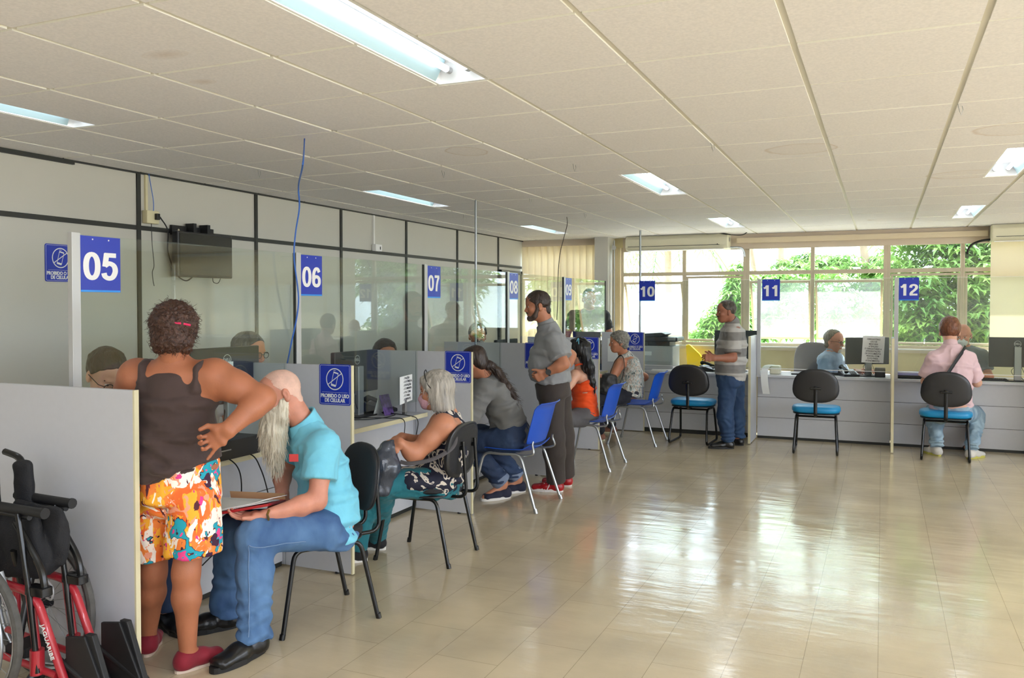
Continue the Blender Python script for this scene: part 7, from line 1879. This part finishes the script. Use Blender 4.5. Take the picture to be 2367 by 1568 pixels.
h = clerk('clerk with short black hair and dark-rimmed glasses behind the monitor of counter 06', V(576, 818, 5.55), D(.92, -.1, .35), SK['tan'], short(HB, r=(.112, .092, .100)), wsh, hs=1.05, hv=.0045); h.glasses(BG, .021)
clerk('clerk at counter 07 with only tousled dark hair showing over the divider', V(890, 822, 7.0), D(.5, -.2, 1), SK['tan'], short(HD, r=(.112, .098, .100)), wsh)
clerk('clerk with short dark hair and a mask lowered at counter 08', V(1104, 778, 8.35), D(.2, -.15, 1), SK['tan'], short(HB, r=(.108, .090, .098)), cloth('shirt_dark', rgb(50, 52, 60), .1)).mask(M['blackm'])
# standing clerk behind 09
c = PX(1362, 692, -3.50); f13 = Vector((.55, -.83, 0)).normalized(); l13 = Vector((-f13.y, f13.x, 0)); nk_ = c - f13 * .02 + Vector((0, 0, -.14))
T = [(nk_ + Vector((0, 0, -.05)), .20, .09), (nk_ + Vector((0, 0, -.22)), .20, .125), (nk_ + Vector((0, 0, -.42)), .18, .13), (nk_ + Vector((0, 0, -.58)), .175, .125), (nk_ + Vector((0, 0, -.68)), .175, .125)]
m13 = Human('man in a black T-shirt standing behind the end of the glass at counter 09', (nk_.x, nk_.y, 0), SK['tan'], c, f13 + Vector((0, 0, -.12)), nk_, T, l13,
    [(nk_ + l13 * s_ * .20 + Vector((0, 0, -.08)), nk_ + l13 * s_ * .30 + Vector((0, 0, -.36)) - f13 * .02, nk_ + l13 * s_ * .26 + f13 * .10 + Vector((0, 0, -.60)), (f13.x, f13.y, -.4), (0, 0, -1), l13 * -s_, dict(vox=.007)) for s_ in (1, -1)],
    [(T[-1][0] + l13 * s_ * .09, T[-1][0] + l13 * s_ * .10 + Vector((0, 0, -.42)), Vector((T[-1][0].x + l13.x * s_ * .1, T[-1][0].y + l13.y * s_ * .1, .09)), Vector((T[-1][0].x + l13.x * s_ * .1 + f13.x * .2, T[-1][0].y + l13.y * s_ * .1 + f13.y * .2, 0))) for s_ in (1, -1)], vox=.011, hv=.006, ua=(.052, .044), hs=1.05, nr=.064)
bk = cloth('black_cotton', rgb(24, 25, 28), .1)
m13.g('t_shirt', m13.tor(.016) + m13.sleeve(0, .6, .016, .016) + m13.sleeve(1, .6, .016, .016), bk, .010, folds(0.0081))
m13.trousers(JDK, vox=.014)
for i in (0, 1): m13.shoe(i, blk, .02)
m13.cap_hair(HB, r=(.102, .082, .092), front=((.078, 0, .082), (.6, 0, -.75)), vox=.006)
# clerk at 11
cc = PY(1928, 790, 10.93)
f14 = Vector((.90, -.42, 0)).normalized(); l14 = Vector((-f14.y, f14.x, 0))
nk_ = cc - f14 * .04 + Vector((0, 0, -.135))
arm14 = [(nk_ + l14 * s_ * .17 + Vector((0, 0, -.09)), nk_ + l14 * s_ * .22 + f14 * .08 + Vector((0, 0, -.32)), Vector((nk_.x + l14.x * s_ * .12 + f14.x * .36, nk_.y + l14.y * s_ * .12 + f14.y * .36, .80)), f14, (0, 0, -1), l14 * -s_, dict(vox=.006)) for s_ in (1, -1)]
h = clerk('clerk with receding grey hair, glasses and goatee in light blue shirt', cc, (f14.x, f14.y, -.12), SK['red'], lambda h: h.cap_hair(hairm('hair_ash', rgb(112, 102, 88), .35), r=(.108, .090, .094), front=((.03, 0, .09), (.85, 0, -.5)), nape=-.085, vox=.0052, disp=streaks(.004), extra=[h.F.ell((-.06, 0, -.045), (.045, .07, .045), k=.02)], ears=False), cloth('shirt_sky', rgb(150, 172, 200), .1), arms=arm14, hv=.005, hs=1.10)
h.glasses(BG)
h.g('goatee', [h.F.ell((.074, 0, -.088), (.026, .028, .026), k=.01), h.F.seg((.086, .02, -.048), (.096, 0, -.043), .006, .007, k=.005), h.F.seg((.086, -.02, -.048), (.096, 0, -.043), .006, .007, k=.005)], mat('goatee_white', rgb(226, 220, 210), .6), .004)
# bald clerk at 12
cc = PY(2226, 776, 10.85)
f16 = Vector((-.22, -.97, 0)).normalized(); l16 = Vector((-f16.y, f16.x, 0)); nk_ = cc - f16 * .04 + Vector((0, 0, -.135))
arm16 = [(nk_ + l16 * s_ * .18 + Vector((0, 0, -.08)), nk_ + l16 * s_ * .27 + f16 * .05 + Vector((0, 0, -.32)), Vector((nk_.x + l16.x * s_ * .20 + f16.x * .28, nk_.y + l16.y * s_ * .20 + f16.y * .28, .80)), (f16.x, f16.y, 0), (0, 0, -1), l16 * -s_, dict(vox=.006)) for s_ in (1, -1)]
h = clerk('bald clerk in a grey T-shirt wearing a white face mask behind counter 12', cc, (f16.x, f16.y, -.25), SK['red'], None, cloth('grey_tee', rgb(128, 138, 146), .06), arms=arm16, hv=.005, hs=1.06)
h.mask(mat('white_mask', rgb(214, 218, 216), .7))
